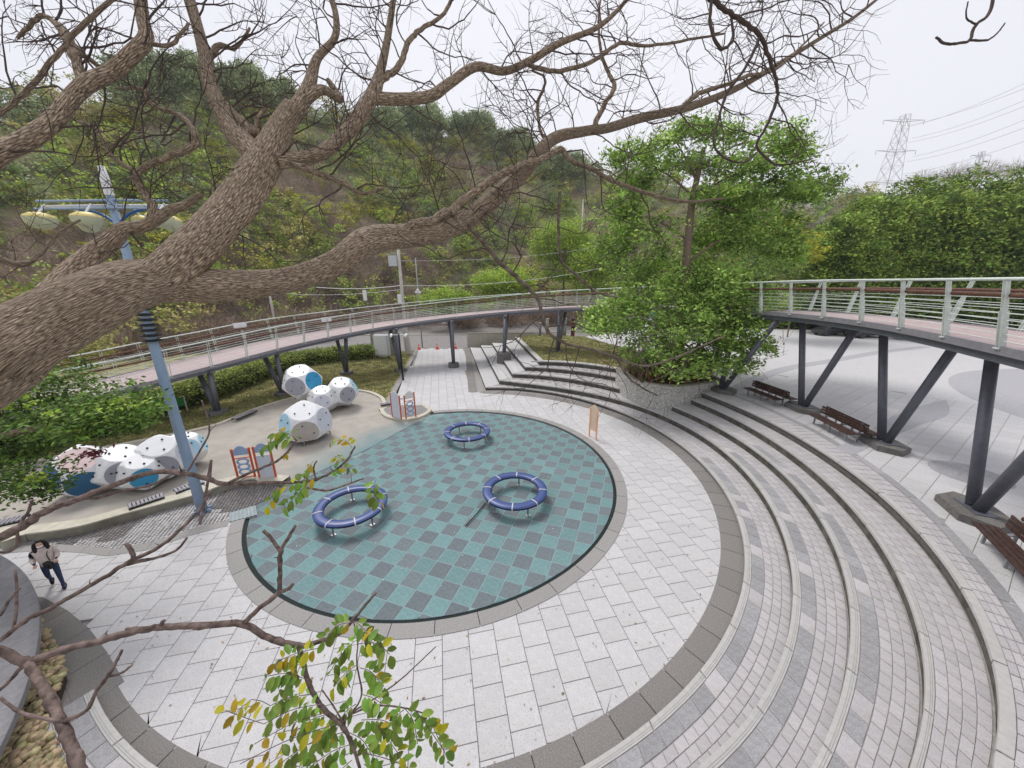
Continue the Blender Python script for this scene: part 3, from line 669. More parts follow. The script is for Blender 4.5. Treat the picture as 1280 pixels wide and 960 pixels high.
for i in range(4):
    z = ZS[i]; st = structure('terrace_step'); K0 = int(TMIN(i))
    a, b = RL[i][K0:], RL[i + 1][K0:]; mb = MB()
    zl = -.1 if i == 0 else ZS[i - 1] - .02
    ins = [p + (RC - p).normalized() * -.03 for p in a]; full = ins + LG[i][1:]
    outer = b + LG[i + 1][1:]
    mb.grid([[(p.x, p.y, z - .012) for p in full], [(p.x + (p - RC).normalized().x * .08, p.y + (p - RC).normalized().y * .08, z - .012) for p in outer]]); mb.build('bedding', 'joint', st)
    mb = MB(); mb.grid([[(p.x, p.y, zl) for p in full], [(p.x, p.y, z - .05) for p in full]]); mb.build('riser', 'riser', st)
    # nosing stones
    k = K0; stp = 6
    while k < NA:
        k2 = min(k + stp, NA); ks = range(k, k2 + 1); f0 = lambda t, w: lerp_ring(i, t, w)
        tt = [k + (k2 - k) * q / 4 for q in range(5)]; tt[0] += .05; tt[-1] -= .05
        poly = [tuple(f0(t, .14)) for t in tt[::-1]] + [tuple(f0(t, -.018)) for t in tt]
        slab('nosing_stone', poly[::-1], z - .085, z + .004, 'nosing', st); k = k2
    # grooves cut in the nosing read as thin dark lines
    mb = MB()
    for w in (.060, .095):
        mb.grid([[(*lerp_ring(i, t, w), z + .0065) for t in range(K0, NA + 1)], [(*lerp_ring(i, t, w + .008), z + .0065) for t in range(K0, NA + 1)]])
    mb.build('nosing_groove', 'joint', st)
    # band stones and pavers, each row broken by radial joints
    hi = RF[i][2]; tdeg = lambda ang: (ang - A0) / (hi - A0) * NA
    t_end = tdeg(R(52)); dt = .30 / 12.8 / (hi - A0) * NA
    w0 = .15; items = []
    bands = [(.15, .44, 'band_stone', .50)] if i < 3 else []
    t = K0
    if bands:
        dtb = .52 / (12 + i) / (hi - A0) * NA
        while t < NA - 1:
            mm = 'band_stone' if (math.sin(t * 1.7 + i) + random.uniform(-1, 1) > -.9 and t < tdeg(R(0))) else 'tread_paver'
            q = [tuple(lerp_ring(i, t + .02, .15)), tuple(lerp_ring(i, t + .02, .435)), tuple(lerp_ring(i, t + dtb - .02, .435)), tuple(lerp_ring(i, t + dtb - .02, .15))]
            if visible(q): slab('band_stone', q[::-1], z - .05, z + random.uniform(-.001, .002), mm, st)
            t += dtb
        w0 = .445
    rows_ = 3 if bands else 4; wr = (1.0 - w0) / rows_
    for r_ in range(rows_):
        t = K0 + (r_ % 2) * dt * .5
        while t < NA - dt:
            q = [lerp_ring(i, t + .03, w0 + r_ * wr + .006), lerp_ring(i, t + .03, w0 + (r_ + 1) * wr - .006), lerp_ring(i, t + dt - .03, w0 + (r_ + 1) * wr - .006), lerp_ring(i, t + dt - .03, w0 + r_ * wr + .006)]
            if visible(q): items.append(([tuple(p) for p in q[::-1]], z - .04, z + random.uniform(-.003, .003)))
            t += dt * (1 if t < t_end else 2)
    lay(items, 'tread_paver', 'tread_paver', 'tread_stuff', st, 290)
    # the straight leg beside the path
    la, lb = LG[i], LG[i + 1]
    for k in range(0, 12, 2):
        for w_a, w_b in ((0, .2), (.2, .6), (.6, 1.03)):
            q = [la[k].lerp(lb[k], w_a + .01), la[k + 2].lerp(la[k], .004).lerp(lb[k + 2], w_a + .01), la[k + 2].lerp(la[k], .004).lerp(lb[k + 2], w_b), la[k].lerp(lb[k], w_b)]
            slab('step_slab', [tuple(p) for p in q[::-1]], z - .14, z + random.uniform(0, .003), 'paver', st)
# ================================================================== UPPER PLAZA
pf, plo, phi_ = ring_fn(PB, ZP)
up = structure('upper_plaza')
ring5 = RL[4]; kk = [k for k in range(NA + 1)]
outerp = [(75, 62), (75, -16), (10, -16)]
t_pl = (math.atan2(24.0 - RC.y, 13.2 - RC.x) - A0) / (RF[4][2] - A0) * NA
arc5 = [ring5[k] + (ring5[k] - RC).normalized() * .03 for k in range(int(TMIN(4)), int(t_pl) + 1)]
pp = [(p.x, p.y) for p in arc5] + [(15.2, 24.6), (15.5, 27), (14, 34), (10, 47), (24, 62)] + outerp
mb = MB(); mb.prism(pp, ZP - .3, ZP - .016); mb.build('bedding', 'joint', up)
mb = MB(); full = [p + (p - RC).normalized() * .03 for p in ring5[int(TMIN(4)):]] + LG[4][1:]
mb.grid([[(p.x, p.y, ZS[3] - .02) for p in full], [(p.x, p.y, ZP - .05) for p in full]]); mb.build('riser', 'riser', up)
def r5(t, off): p = RL[4][min(int(t), NA - 1)].lerp(RL[4][min(int(t), NA - 1) + 1], t - min(int(t), NA - 1)); return p + (p - RC).normalized() * off
k = int(TMIN(4))
while k < NA:
    tt = [k + 6 * q / 4 for q in range(5)]; tt[0] += .05; tt[-1] -= .05
    slab('nosing_stone', [tuple(r5(t, -.02)) for t in tt] + [tuple(r5(t, .15)) for t in tt[::-1]], ZP - .085, ZP + .004, 'nosing', up); k += 6
for k in range(0, 12, 2):
    a, b_ = LG[4][k], LG[4][k + 2]; d = (b_ - a).normalized(); nn = Vector((d.y, -d.x))
    slab('nosing_stone', [tuple(a), tuple(b_), tuple(b_ + nn * .5), tuple(a + nn * .5)][::-1], ZP - .06, ZP + .004, 'nosing', up)
for k in range(int(t_pl), NA, 6):
    tt = [k, min(k + 5.9, NA)]; slab('nosing_stone', [tuple(r5(tt[0], .16)), tuple(r5(tt[1], .16)), tuple(r5(tt[1], .55)), tuple(r5(tt[0], .55))], ZP - .06, ZP + .002, 'nosing', up)
# polar rows of pavers then the dark ring
items = []; hi = RF[4][2]; dt = .36 / 16.5 / (hi - A0) * NA
def pb_off(t):
    a = A0 + t / NA * (hi - A0); return max(.55, pf(max(a, plo)) - RF[4][0](a)) if a > plo else max(.55, pf(plo + 1e-3) - RF[4][0](a))
t = 0
while t < t_pl - 1:
    po = pb_off(t) - .02
    for r_ in range(3):
        w1 = .16 + (po - .16) * r_ / 3; w2 = .16 + (po - .16) * (r_ + 1) / 3 - .012
        q = [r5(t + .03, w1), r5(t + dt - .03, w1), r5(t + dt - .03, w2), r5(t + .03, w2)]
        if visible(q): items.append(([tuple(p) for p in q], ZP - .04, ZP + random.uniform(-.003, .003)))
    t += dt
lay(items, 'edge_paver', 'tread_paver', 'tread_stuff', up, 300)
k = 0
while k < t_pl - 2:
    tt = [k + 4 * q / 3 for q in range(4)]; tt[-1] -= .04
    slab('ring_stone', [tuple(r5(t, pb_off(t))) for t in tt] + [tuple(r5(t, pb_off(t) + .26)) for t in tt[::-1]], ZP - .05, ZP + .003, 'band_stone', up); k += 4
D2 = Vector((.85, .53)).normalized(); N2 = Vector((-D2.y, D2.x)); items = []
def ring_r(p):
    a = math.atan2(p.y - RC.y, p.x - RC.x); return pf(min(max(a, plo + 1e-3), phi_))
SMC = Vector((17.4, 11.75))
for i in range(-60, 60):
    for j in range(-50, 60):
        c = Vector((13.93, 11.06)) + N2 * (i * .672 + .336) + D2 * ((j + (.5 if i % 2 else 0)) * 1.0)
        rr = (c - RC).length
        if rr < ring_r(c) - .3 or c.length > 34 or c.x < 2 or not inside(c, pp): continue
        q = rect(c, D2, 1.0 - .012, .66)
        if min((p - RC).length - ring_r(p) for p in q) < .24: q = clip_out(subdiv(q), RC, lambda p: ring_r(p) + .24)
        if visible(q) and area(q) > .03: items.append((q, ZP - .04, ZP + random.uniform(-.0015, .0015)))
lay(items, 'plaza_paver', 'paver', 'paver_stuff', up, 300)
far = [(75, 62), (24, 62), (10, 47), (14, 34.5), (18, 31)] + [(33.8 * math.cos(R(a)), 33.8 * math.sin(R(a))) for a in range(52, -28, -4)] + [(75, -16)]
mb = MB(); mb.prism(far, ZP - .1, ZP - .004); mb.build('far_paving', 'paver', up)
def deco(name, poly, h, m='band_stone'): mb = MB(); mb.prism(poly, ZP - .02, ZP + h); mb.build(name, m, up)
deco('round_inlay', [(SMC.x + 1.05 * math.cos(R(a)), SMC.y + 1.05 * math.sin(R(a))) for a in range(0, 360, 10)], .005)
mats_inlay = mat('inlay_grey', (.36, .355, .375), .85, .08, 6, .2, 60, speck=(.42, .41, .43), sscale=60)
deco('great_round_inlay', [(41.5 + 14.8 * math.cos(R(a)), 13.2 + 14.8 * math.sin(R(a))) for a in range(0, 360, 5)], .006, 'inlay_grey')
cA = spline([(15.6, 22.3, 0), (18.5, 24.8, 0), (23.6, 28.3, 0), (29.8, 31.1, 0), (37.8, 34.8, 0), (46.4, 38, 0)], 6); o2 = offset_line(cA, .9)
deco('arc_inlay', [(p.x, p.y) for p in cA] + [(p.x, p.y) for p in o2[::-1]], .0065, 'inlay_grey')
cA = spline([(14.4, 13.3, 0), (17, 14.6, 0), (20.5, 16.3, 0), (24, 17.9, 0), (26.8, 20.3, 0)], 6); o2 = spline([(14.2, 13.95, 0), (16.6, 15.2, 0), (19.6, 17.0, 0), (23, 18.8, 0), (26.8, 20.35, 0)], 6)
deco('tapered_inlay', [(p.x, p.y) for p in cA] + [(p.x, p.y) for p in o2[::-1]], .0075, 'inlay_grey')
# grass slope between the steps and the planter
gp = [(p.x, p.y) for p in [r5(t, .5) for t in np.linspace(t_pl - 2, NA, 20)]] + [(p.x + .55, p.y) for p in LG[4][1:]] + [(3.6, 50), (10, 47.5), (14, 34), (15.4, 27), (15, 25)]
sheet('grass_bank', gp, ZP - .03, 'lawn', .5)
grass('bank_grass', gp, ZP - .03, 22000)

# fallen leaves and pale litter
def litter(name, n, m, region, z, size, seed):
    g_ = random.Random(seed); P = []
    while len(P) < n:
        x, y = g_.uniform(-16, 12), g_.uniform(1, 30)
        if region(Vector((x, y))): P.append((x, y, z + .004))
    V, F = leafcards(np.array(P), size, asp=.5); V = V.reshape(-1, 4, 3); V[:, :, 2] = z + .006 + (V[:, :, 2] - z) * .12 + .012; V = V.reshape(-1, 3); return kind(link(name, npmesh(name, V, F, m)), 'stuff')
litter('fallen_leaves', 420, 'dead_leaf', lambda p: (p - PC).length > PR and (p - BC).length < BR, 0, .07, 3)
litter('court_litter', 260, 'white_strap', lambda p: (p - PC).length < PR - 1.2, -.034, .06, 4)
# ================================================================== ROUND WALL AND PEBBLES (lower left)
RWC = Vector((-20.1, -4.57)); RWR = 14.04
rw = thing('round_wall', 'large curved grey stone wall top cut by the left edge beside the pebble bed', 'wall', (RWC.x, RWC.y, 0))
n = 40
for k in range(n):
    a0 = R(-35) + k * R(110) / n; a1 = a0 + R(110) / n
    o = slab('wall_cap', arc_poly(RWC, RWR - 1.15, RWR, a0, a1 - .0001), .86, 1.0, 'round_wall', None); o.parent = rw; o.location = o.location - rw.location
mb = MB(); A = [R(-35 + 110 * k / 60) for k in range(61)]
mb.grid([[(RWC.x + r * math.cos(a), RWC.y + r * math.sin(a), z) for a in A] for r, z in ((RWR - 1.02, -.3), (RWR - 1.02, .87))]); mb.build('wall_face', 'round_wall', rw)
mb = MB(); mb.grid([[(RWC.x + r * math.cos(a), RWC.y + r * math.sin(a), z) for a in A] for r, z in ((RWR - 1.08, .8), (RWR - 1.08, .3), (4, .3))]); mb.build('wall_soil', 'soil', rw)
ico = bmesh.new(); bmesh.ops.create_icosphere(ico, subdivisions=1, radius=1); ico.verts.ensure_lookup_table()
IV = np.array([v.co[:] for v in ico.verts]); IF = np.array([[v.index for v in f.verts] for f in ico.faces]); ico.free()
ico = bmesh.new(); bmesh.ops.create_icosphere(ico, subdivisions=2, radius=1); ico.verts.ensure_lookup_table()
IV2 = np.array([v.co[:] for v in ico.verts]); IF2 = np.array([[v.index for v in f.verts] for f in ico.faces]); ico.free()
pb_poly = [(-14.2, 7.6), (-13.0, 7.35), (-12.25, 6.95), (-11.3, 6.45), (-10.35, 5.85), (-10.0, 5.45), (-9.85, 5.05)] + [(RC.x + (12.98 + .0 * a) * math.cos(R(a)), RC.y + 12.98 * math.sin(R(a))) for a in range(-123, -95, 3)] + [(-5, 0), (-12, -1)] + [(RWC.x + (RWR - 1.0) * math.cos(R(a)), RWC.y + (RWR - 1.0) * math.sin(R(a))) for a in range(22, 58, 3)]
pbed = sheet('pebble_bed', pb_poly, .2, 'soil', .4)
meshes = []
for k in range(5):
    s_ = np.array([1, random.uniform(.75, 1), random.uniform(.7, .9)]); V = IV * s_ * (1 + .05 * rng.normal(size=(len(IV), 1)))
    meshes.append(npmesh('pebble', V, IF, 'pebble', smooth=True))
P = []
while len(P) < 3200:
    p = (random.uniform(-15, -6), random.uniform(1.6, 7.6))
    if inside(p, pb_poly): P.append(p)
P.sort(key=lambda p: p[0] ** 2 + p[1] ** 2)
vis_p = [p for p in P if visible([p] * 4)]; rest = [p for p in P if p not in set(vis_p)][:200]
for p in vis_p[:300]:
    o = link('pebble', random.choice(meshes), pbed, (p[0], p[1], random.uniform(.22, .30))); o.rotation_euler = (random.uniform(-.4, .4), random.uniform(-.4, .4), random.uniform(0, 6)); s_ = random.uniform(.07, .125); o.scale = (s_,) * 3
V = []; F = []; q = np.array(vis_p[300:] + rest); nv = len(IV)
ang = rng.uniform(0, 6.28, len(q)); sc_ = rng.uniform(.07, .125, len(q))
for k, (p, a, s_) in enumerate(zip(q, ang, sc_)):
    ca, sa = math.cos(a), math.sin(a); B = IV * np.array([1, .8, .6]) * s_; V.append(np.stack([B[:, 0] * ca - B[:, 1] * sa + p[0], B[:, 0] * sa + B[:, 1] * ca + p[1], B[:, 2] + random.uniform(.22, .30)], 1)); F.append(IF + k * nv)
kind(link('pebble', npmesh('pebble', np.concatenate(V), np.concatenate(F), 'pebble_stuff', smooth=True), pbed), 'stuff')
# ================================================================== THE ELEVATED WALKWAY
IN = [(-30, 8.5, 2.0), (-27.2, 13.2, 2.3), (-24.6, 17.0, 2.65), (-22.2, 20.3, 3.1), (-20.3, 23.5, 3.5), (-19.3, 25.2, 3.72), (-17.7, 28.2, 4.05), (-15.3, 32.4, 4.35), (-11.7, 35.9, 4.75), (-6.4, 38.2, 5.25), (-.8, 38.9, 5.73), (4.8, 37.4, 6.2), (9.4, 34.4, 6.5), (12.8, 29.9, 6.75), (14.8, 25.2, 6.92), (15.4, 20.6, 7.05), (15.35, 17.2, 7.1), (14.95, 14.4, 7.1), (14.05, 11.75, 7.1), (13.2, 9.85, 7.1), (12.1, 7.6, 7.1), (10.6, 5.2, 7.1), (8.4, 2.2, 7.1), (5.6, -.6, 7.1), (1.5, -3.2, 7.1)]
IL = resample(spline(IN, 10), .55)
def sidepts(off, dz=0.):
    o = offset_line(IL, off); return [Vector((p.x, p.y, IL[i].z + dz)) for i, p in enumerate(o)]
WD = [3.3 + 1.3 * min(1, max(0, (12 - p.x) / 30)) for p in IL]
tv = [(Vector((IL[min(i + 1, len(IL) - 1)].x, IL[min(i + 1, len(IL) - 1)].y)) - Vector((IL[max(i - 1, 0)].x, IL[max(i - 1, 0)].y))).normalized() for i in range(len(IL))]
nv_ = [Vector((-t.y, t.x)) for t in tv]          # left of travel = away from the court
def off(i, w, dz=0.): n_ = nv_[i]; return Vector((IL[i].x + n_.x * w, IL[i].y + n_.y * w, IL[i].z + dz))
NB = len(IL)
br = thing('elevated_walkway', 'long curved steel footbridge on V shaped legs with white railings and pink plank deck', 'footbridge', (IL[0].x, IL[0].y, 0))
STEP = 4                                            # about 2.2 m between the posts
# deck planks: lengthwise boards, one part for each bay and lane
lanes = 8
for k in range(0, NB - 1, STEP):
    k2 = min(k + STEP, NB - 1)
    mb = MB()
    for ln in range(lanes):
        for q in range(k, k2):
            w = lambda i, f: .06 + (WD[i] - .12) * f
            a, b_ = ln / lanes, (ln + 1) / lanes - .006
            e = .012 if q == k2 - 1 else 0
            pts = [off(q, w(q, a)), off(q + 1, w(q + 1, a)), off(q + 1, w(q + 1, b_)), off(q, w(q, b_))]
            pts[1] = pts[1].lerp(pts[0], e / .55); pts[2] = pts[2].lerp(pts[3], e / .55)
            mb.poly([p for p in pts] + [p - Vector((0, 0, .04)) for p in pts], [(0, 3, 2, 1)[::-1] if False else (0, 1, 2, 3), (0, 4, 5, 1), (3, 2, 6, 7), (1, 5, 6, 2), (0, 3, 7, 4)])
    mb.build('deck_panel', 'deck_pink', br)
mb = MB(); mb.grid([[off(i, .05, -.035) for i in range(NB)], [off(i, WD[i] - .05, -.035) for i in range(NB)], [off(i, WD[i] - .05, -.07) for i in range(NB)], [off(i, .05, -.07) for i in range(NB)]]); mb.build('deck_plate', 'deck_line', br)
for w0, nm in ((0, 'i'), (1, 'o')):
    mb = MB(); o_ = (lambda i: 0.0) if w0 == 0 else (lambda i: WD[i] - .10)
    mb.grid([[off(i, o_(i), .045) for i in range(NB)], [off(i, o_(i) + .10, .045) for i in range(NB)], [off(i, o_(i) + .10, -.18) for i in range(NB)], [off(i, o_(i), -.18) for i in range(NB)], [off(i, o_(i), .045) for i in range(NB)]]); mb.build('edge_beam', 'steel_beam', br)
    s_ = .28 if w0 == 0 else -.28
    mb = MB(); o2 = lambda i, d=0: (.10 + d if w0 == 0 else WD[i] - .32 + d)
    mb.grid([[off(i, o2(i), -.17) for i in range(NB)], [off(i, o2(i, .22), -.17) for i in range(NB)], [off(i, o2(i, .22), -.41) for i in range(NB)], [off(i, o2(i), -.41) for i in range(NB)], [off(i, o2(i), -.17) for i in range(NB)]]); mb.build('girder', 'steel_dark', br)
for k in range(2, NB - 2, 4):
    mb = MB(); mb.beam(off(k, .2, -.26), off(k, WD[k] - .2, -.26), .10, .16); mb.build('cross_beam', 'steel_dark', br)
# railings
LEAN, RH = .34, 1.74
def rail_pt(i, side, h, lean=None):
    t = h / RH * LEAN if lean is None else lean
    return off(i, (.05 - t) if side == 0 else (WD[i] - .05 + t), h)
for side in (0, 1):
    for k in range(0, NB, STEP):
        for d_ in (-.055, .055):
            mb = MB(); tt = Vector((tv[k].x, tv[k].y, 0)) * d_
            a, m_, b_ = rail_pt(k, side, -.10) + tt, rail_pt(k, side, .95) + tt, rail_pt(k, side, RH - .03) + tt
            up_ = nv_[k]; mb.beam(a, m_, .016, .13, (up_.x, up_.y, 0)); mb.beam(m_, b_, .016, .075, (up_.x, up_.y, 0)); mb.build('post', 'steel_white', br)
        mb = MB(); mb.box(rail_pt(k, side, -.02), (.2, .2, .03), math.atan2(tv[k].y, tv[k].x)); mb.build('post_foot', 'steel_white', br)
    for q in range(0, NB - 1, STEP * 6):
        q2 = min(q + STEP * 6, NB - 1)
        MB().tube([rail_pt(i, side, RH) for i in range(q, q2 + 1)], .042, 8).build('top_rail', 'steel_white', br, smooth=True)
        MB().tube([rail_pt(i, side, RH - .40, LEAN * .55) for i in range(q, q2 + 1)], .062, 8).build('timber_handrail', 'wood_brown', br, smooth=True)
    for h in (.18, .36, .54, .72, .90, 1.08):
        MB().tube([rail_pt(i, side, h) for i in range(0, NB)], .012, 5, cap=False).build('rail_cable', 'steel_white', br)
# V shaped legs
def near_i(p): return min(range(NB), key=lambda i: (off(i, WD[i] / 2).x - p[0]) ** 2 + (off(i, WD[i] / 2).y - p[1]) ** 2)
BASES = [(1217, 640, ZP), (1104, 555, ZP), (1003, 510, ZP), (903, 487, ZP), (697, 440, 1.5), (630, 445, 1.2), (567, 455, .25), (501, 463, 0), (433, 466, 0), (354, 492, 0), (272, 515, 0)]
foots = []
for n_i, (u, v, z) in enumerate(BASES):
    p = at(u, v, z + .1); i = near_i(p)
    c = off(i, WD[i] / 2)
    if n_i >= 3: c = Vector((p.x, p.y, c.z)).lerp(Vector((c.x, c.y, c.z)), .5)
    else: c = Vector((p.x, p.y, c.z)).lerp(Vector((c.x, c.y, c.z)), .35)
    t = Vector((tv[i].x, tv[i].y, 0)) if n_i < 4 else Vector((nv_[i].x, nv_[i].y, 0)); base = Vector((p.x, p.y, z + .28))
    spread = 1.75 if n_i < 4 else 1.05
    for s_ in (-1, 1):
        mb = MB(); top = Vector((c.x, c.y, c.z - .32)) + t * s_ * spread
        mb.tube([base + t * s_ * .14, top], .155 if n_i < 4 else .17, 16); mb.build('leg', 'steel_dark', br, smooth=True)
    mb = MB(); mb.beam(base - t * .3 + Vector((0, 0, .06)), base + t * .3 + Vector((0, 0, .06)), .03, .3); mb.build('gusset', 'steel_dark', br)
    mb = MB(); mb.beam(Vector((c.x, c.y, c.z - .36)) - t * (spread + .5), Vector((c.x, c.y, c.z - .36)) + t * (spread + .5), .26, .16); mb.beam(off(i, .15, -.345), off(i, WD[i] - .15, -.345), .2, .14); mb.build('head_beam', 'steel_dark', br)
    fz = z + .24; a = math.atan2(t.y, t.x); L_, W_ = (1.05, .62) if n_i < 4 else (.62, .55)
    if n_i == 5: fz = z + .5; L_, W_ = .8, .7
    hexp = [(L_, 0), (L_ * .55, W_), (-L_ * .55, W_), (-L_, 0), (-L_ * .55, -W_), (L_ * .55, -W_)]
    mb = MB(); mb.prism([(p.x + x * math.cos(a) - y * math.sin(a), p.y + x * math.sin(a) + y * math.cos(a)) for x, y in hexp], z - (.9 if n_i == 5 else .35), fz - .03)
    mb.prism([(p.x + .97 * (x * math.cos(a) - y * math.sin(a)), p.y + .97 * (x * math.sin(a) + y * math.cos(a))) for x, y in hexp], fz - .03, fz); mb.build('footing', 'footing', br)
    mb = MB(); mb.box((p.x, p.y, fz + .015), (.95, .5, .025), a); mb.build('base_plate', 'steel_dark', br)
# white notice plates hung on the railing
for (u, v), side in (((298, 404), 1), ((408, 406), 1)):
    i = min(range(NB), key=lambda i: abs((lambda q: 640 + FPX * q.dot(RT) / q.dot(FW))(rail_pt(i, side, RH) - Vector((0, 0, EYE))) - u) + (0 if IL[i].y > 10 and IL[i].x < 0 else 1e4))
    c = rail_pt(i, side, RH - (.12 if u < 300 else .75)); mb = MB(); mb.box(c, (.95, .05, .42), math.atan2(tv[i].y, tv[i].x))
    mb.build('notice_plate', 'plate_white', br)
# ================================================================== BENCHES
def make_bench(label, loc, rz):
    t = thing('park_bench', label, 'bench', (0, 0, 0), 'slatted benches under the footbridge')
    L_ = 2.55
    for s_ in (-1, 1):
        for k in range(4):
            mb = MB(); mb.box((0, s_ * (.26 + .135 * k), .46), (L_, .105, .045)); mb.build('slat', 'bench_wood', t)
        for k in range(3):
            mb = MB(); mb.box((0, s_ * (.115 - .012 * k), .62 + k * .13), (L_, .035, .10)); mb.build('backrest_slat', 'bench_wood', t)
    for x in (-L_ / 2 + .25, 0, L_ / 2 - .25):
        mb = MB(); mb.box((x, 0, .425), (.06, 1.4, .03)); mb.box((x, -.5, .2), (.06, .06, .44)); mb.box((x, .5, .2), (.06, .06, .44)); mb.box((x, 0, .45), (.06, .06, .9)); mb.build('frame', 'steel_leg', t)
    t.location = loc; t.rotation_euler = (0, 0, rz); return t
def along(a, b): return math.atan2(b.y - a.y, b.x - a.x)
def bench_at(label, p0, p1, src=None):
    a, b_ = at(*p0, ZP + .46), at(*p1, ZP + .46); c = (a + b_) / 2; an = along(a, b_); n_ = Vector((-math.sin(an), math.cos(an)))
    if n_.x < 0: n_ = -n_
    loc = (c.x + n_.x * .68, c.y + n_.y * .68, ZP)
    if src is None: return make_bench(label, loc, an)
    o = copy_tree(src, loc, an, label); return o
bn = bench_at('dark slatted back to back bench nearest the stone planter', (928, 484), (972, 501))
bench_at('dark slatted back to back bench between the second and third bridge legs', (1010, 517), (1060, 543), bn)
bench_at('brown slatted back to back bench cut by the right edge', (1219, 655), (1290, 728), bn)
# ================================================================== RUBBER RING TRAMPOLINES
def make_ring():
    t = thing('ring_seat', '', 'ring seat', (0, 0, 0), 'blue padded rings on the play court')
    r1, r0 = 1.34, .98
    mb = MB(); prof = [(r0, .47), (r0 + .03, .535), (r0 + .10, .555), (r1 - .10, .555), (r1 - .02, .535), (r1 + .015, .50)]
    mb.lathe(prof, sides=48); mb.build('pad', 'blue_vinyl', t, smooth=True)
    mb = MB(); mb.lathe([(r1 + .013, .50), (r1 + .01, .43), (r1 - .04, .39), (r0 + .03, .39), (r0 - .01, .43), (r0 - .002, .472)], sides=48); mb.build('skirt', 'navy', t, smooth=True)
    for k in range(8):
        a = 2 * PI * k / 8 + .2; d = Vector((math.cos(a), math.sin(a), 0)); mb = MB(); tn = Vector((-d.y, d.x, 0)) * .024
        rows_ = [[d * r + tn * s_ + Vector((0, 0, z)) for r, z in ((r0 - .006, .45), (r0 + .025, .543), (r0 + .10, .563), (r1 - .10, .563), (r1 - .015, .543), (r1 + .025, .49), (r1 + .02, .42))] for s_ in (-1, 1)]
        mb.grid(rows_); mb.build('strap', 'white_strap', t)
    for k in range(5):
        a = 2 * PI * k / 5 + .9; d = Vector((math.cos(a), math.sin(a), 0)) * 1.14; mb = MB(); mb.cyl(d + Vector((0, 0, -.05)), d + Vector((0, 0, .42)), .035); mb.box(d + Vector((0, 0, -.02)), (.16, .16, .02)); mb.build('leg', 'steel_leg', t, smooth=False)
    mb = MB(); mb.lathe([(.0, .33), (.5, .34), (r0, .40)], sides=32)
    return t
ring = make_ring(); ring['label'] = 'blue padded ring seat at the far end of the court'
def rp(u, v): p = at(u, v, .52); return (p.x, p.y, 0)
ring.location = rp(584, 538)
copy_tree(ring, rp(643.5, 611), .5, 'blue padded ring seat in the middle right of the court')
copy_tree(ring, rp(439, 629.5), 1.1, 'blue padded ring seat nearest the pebbled curb and leafy twig')
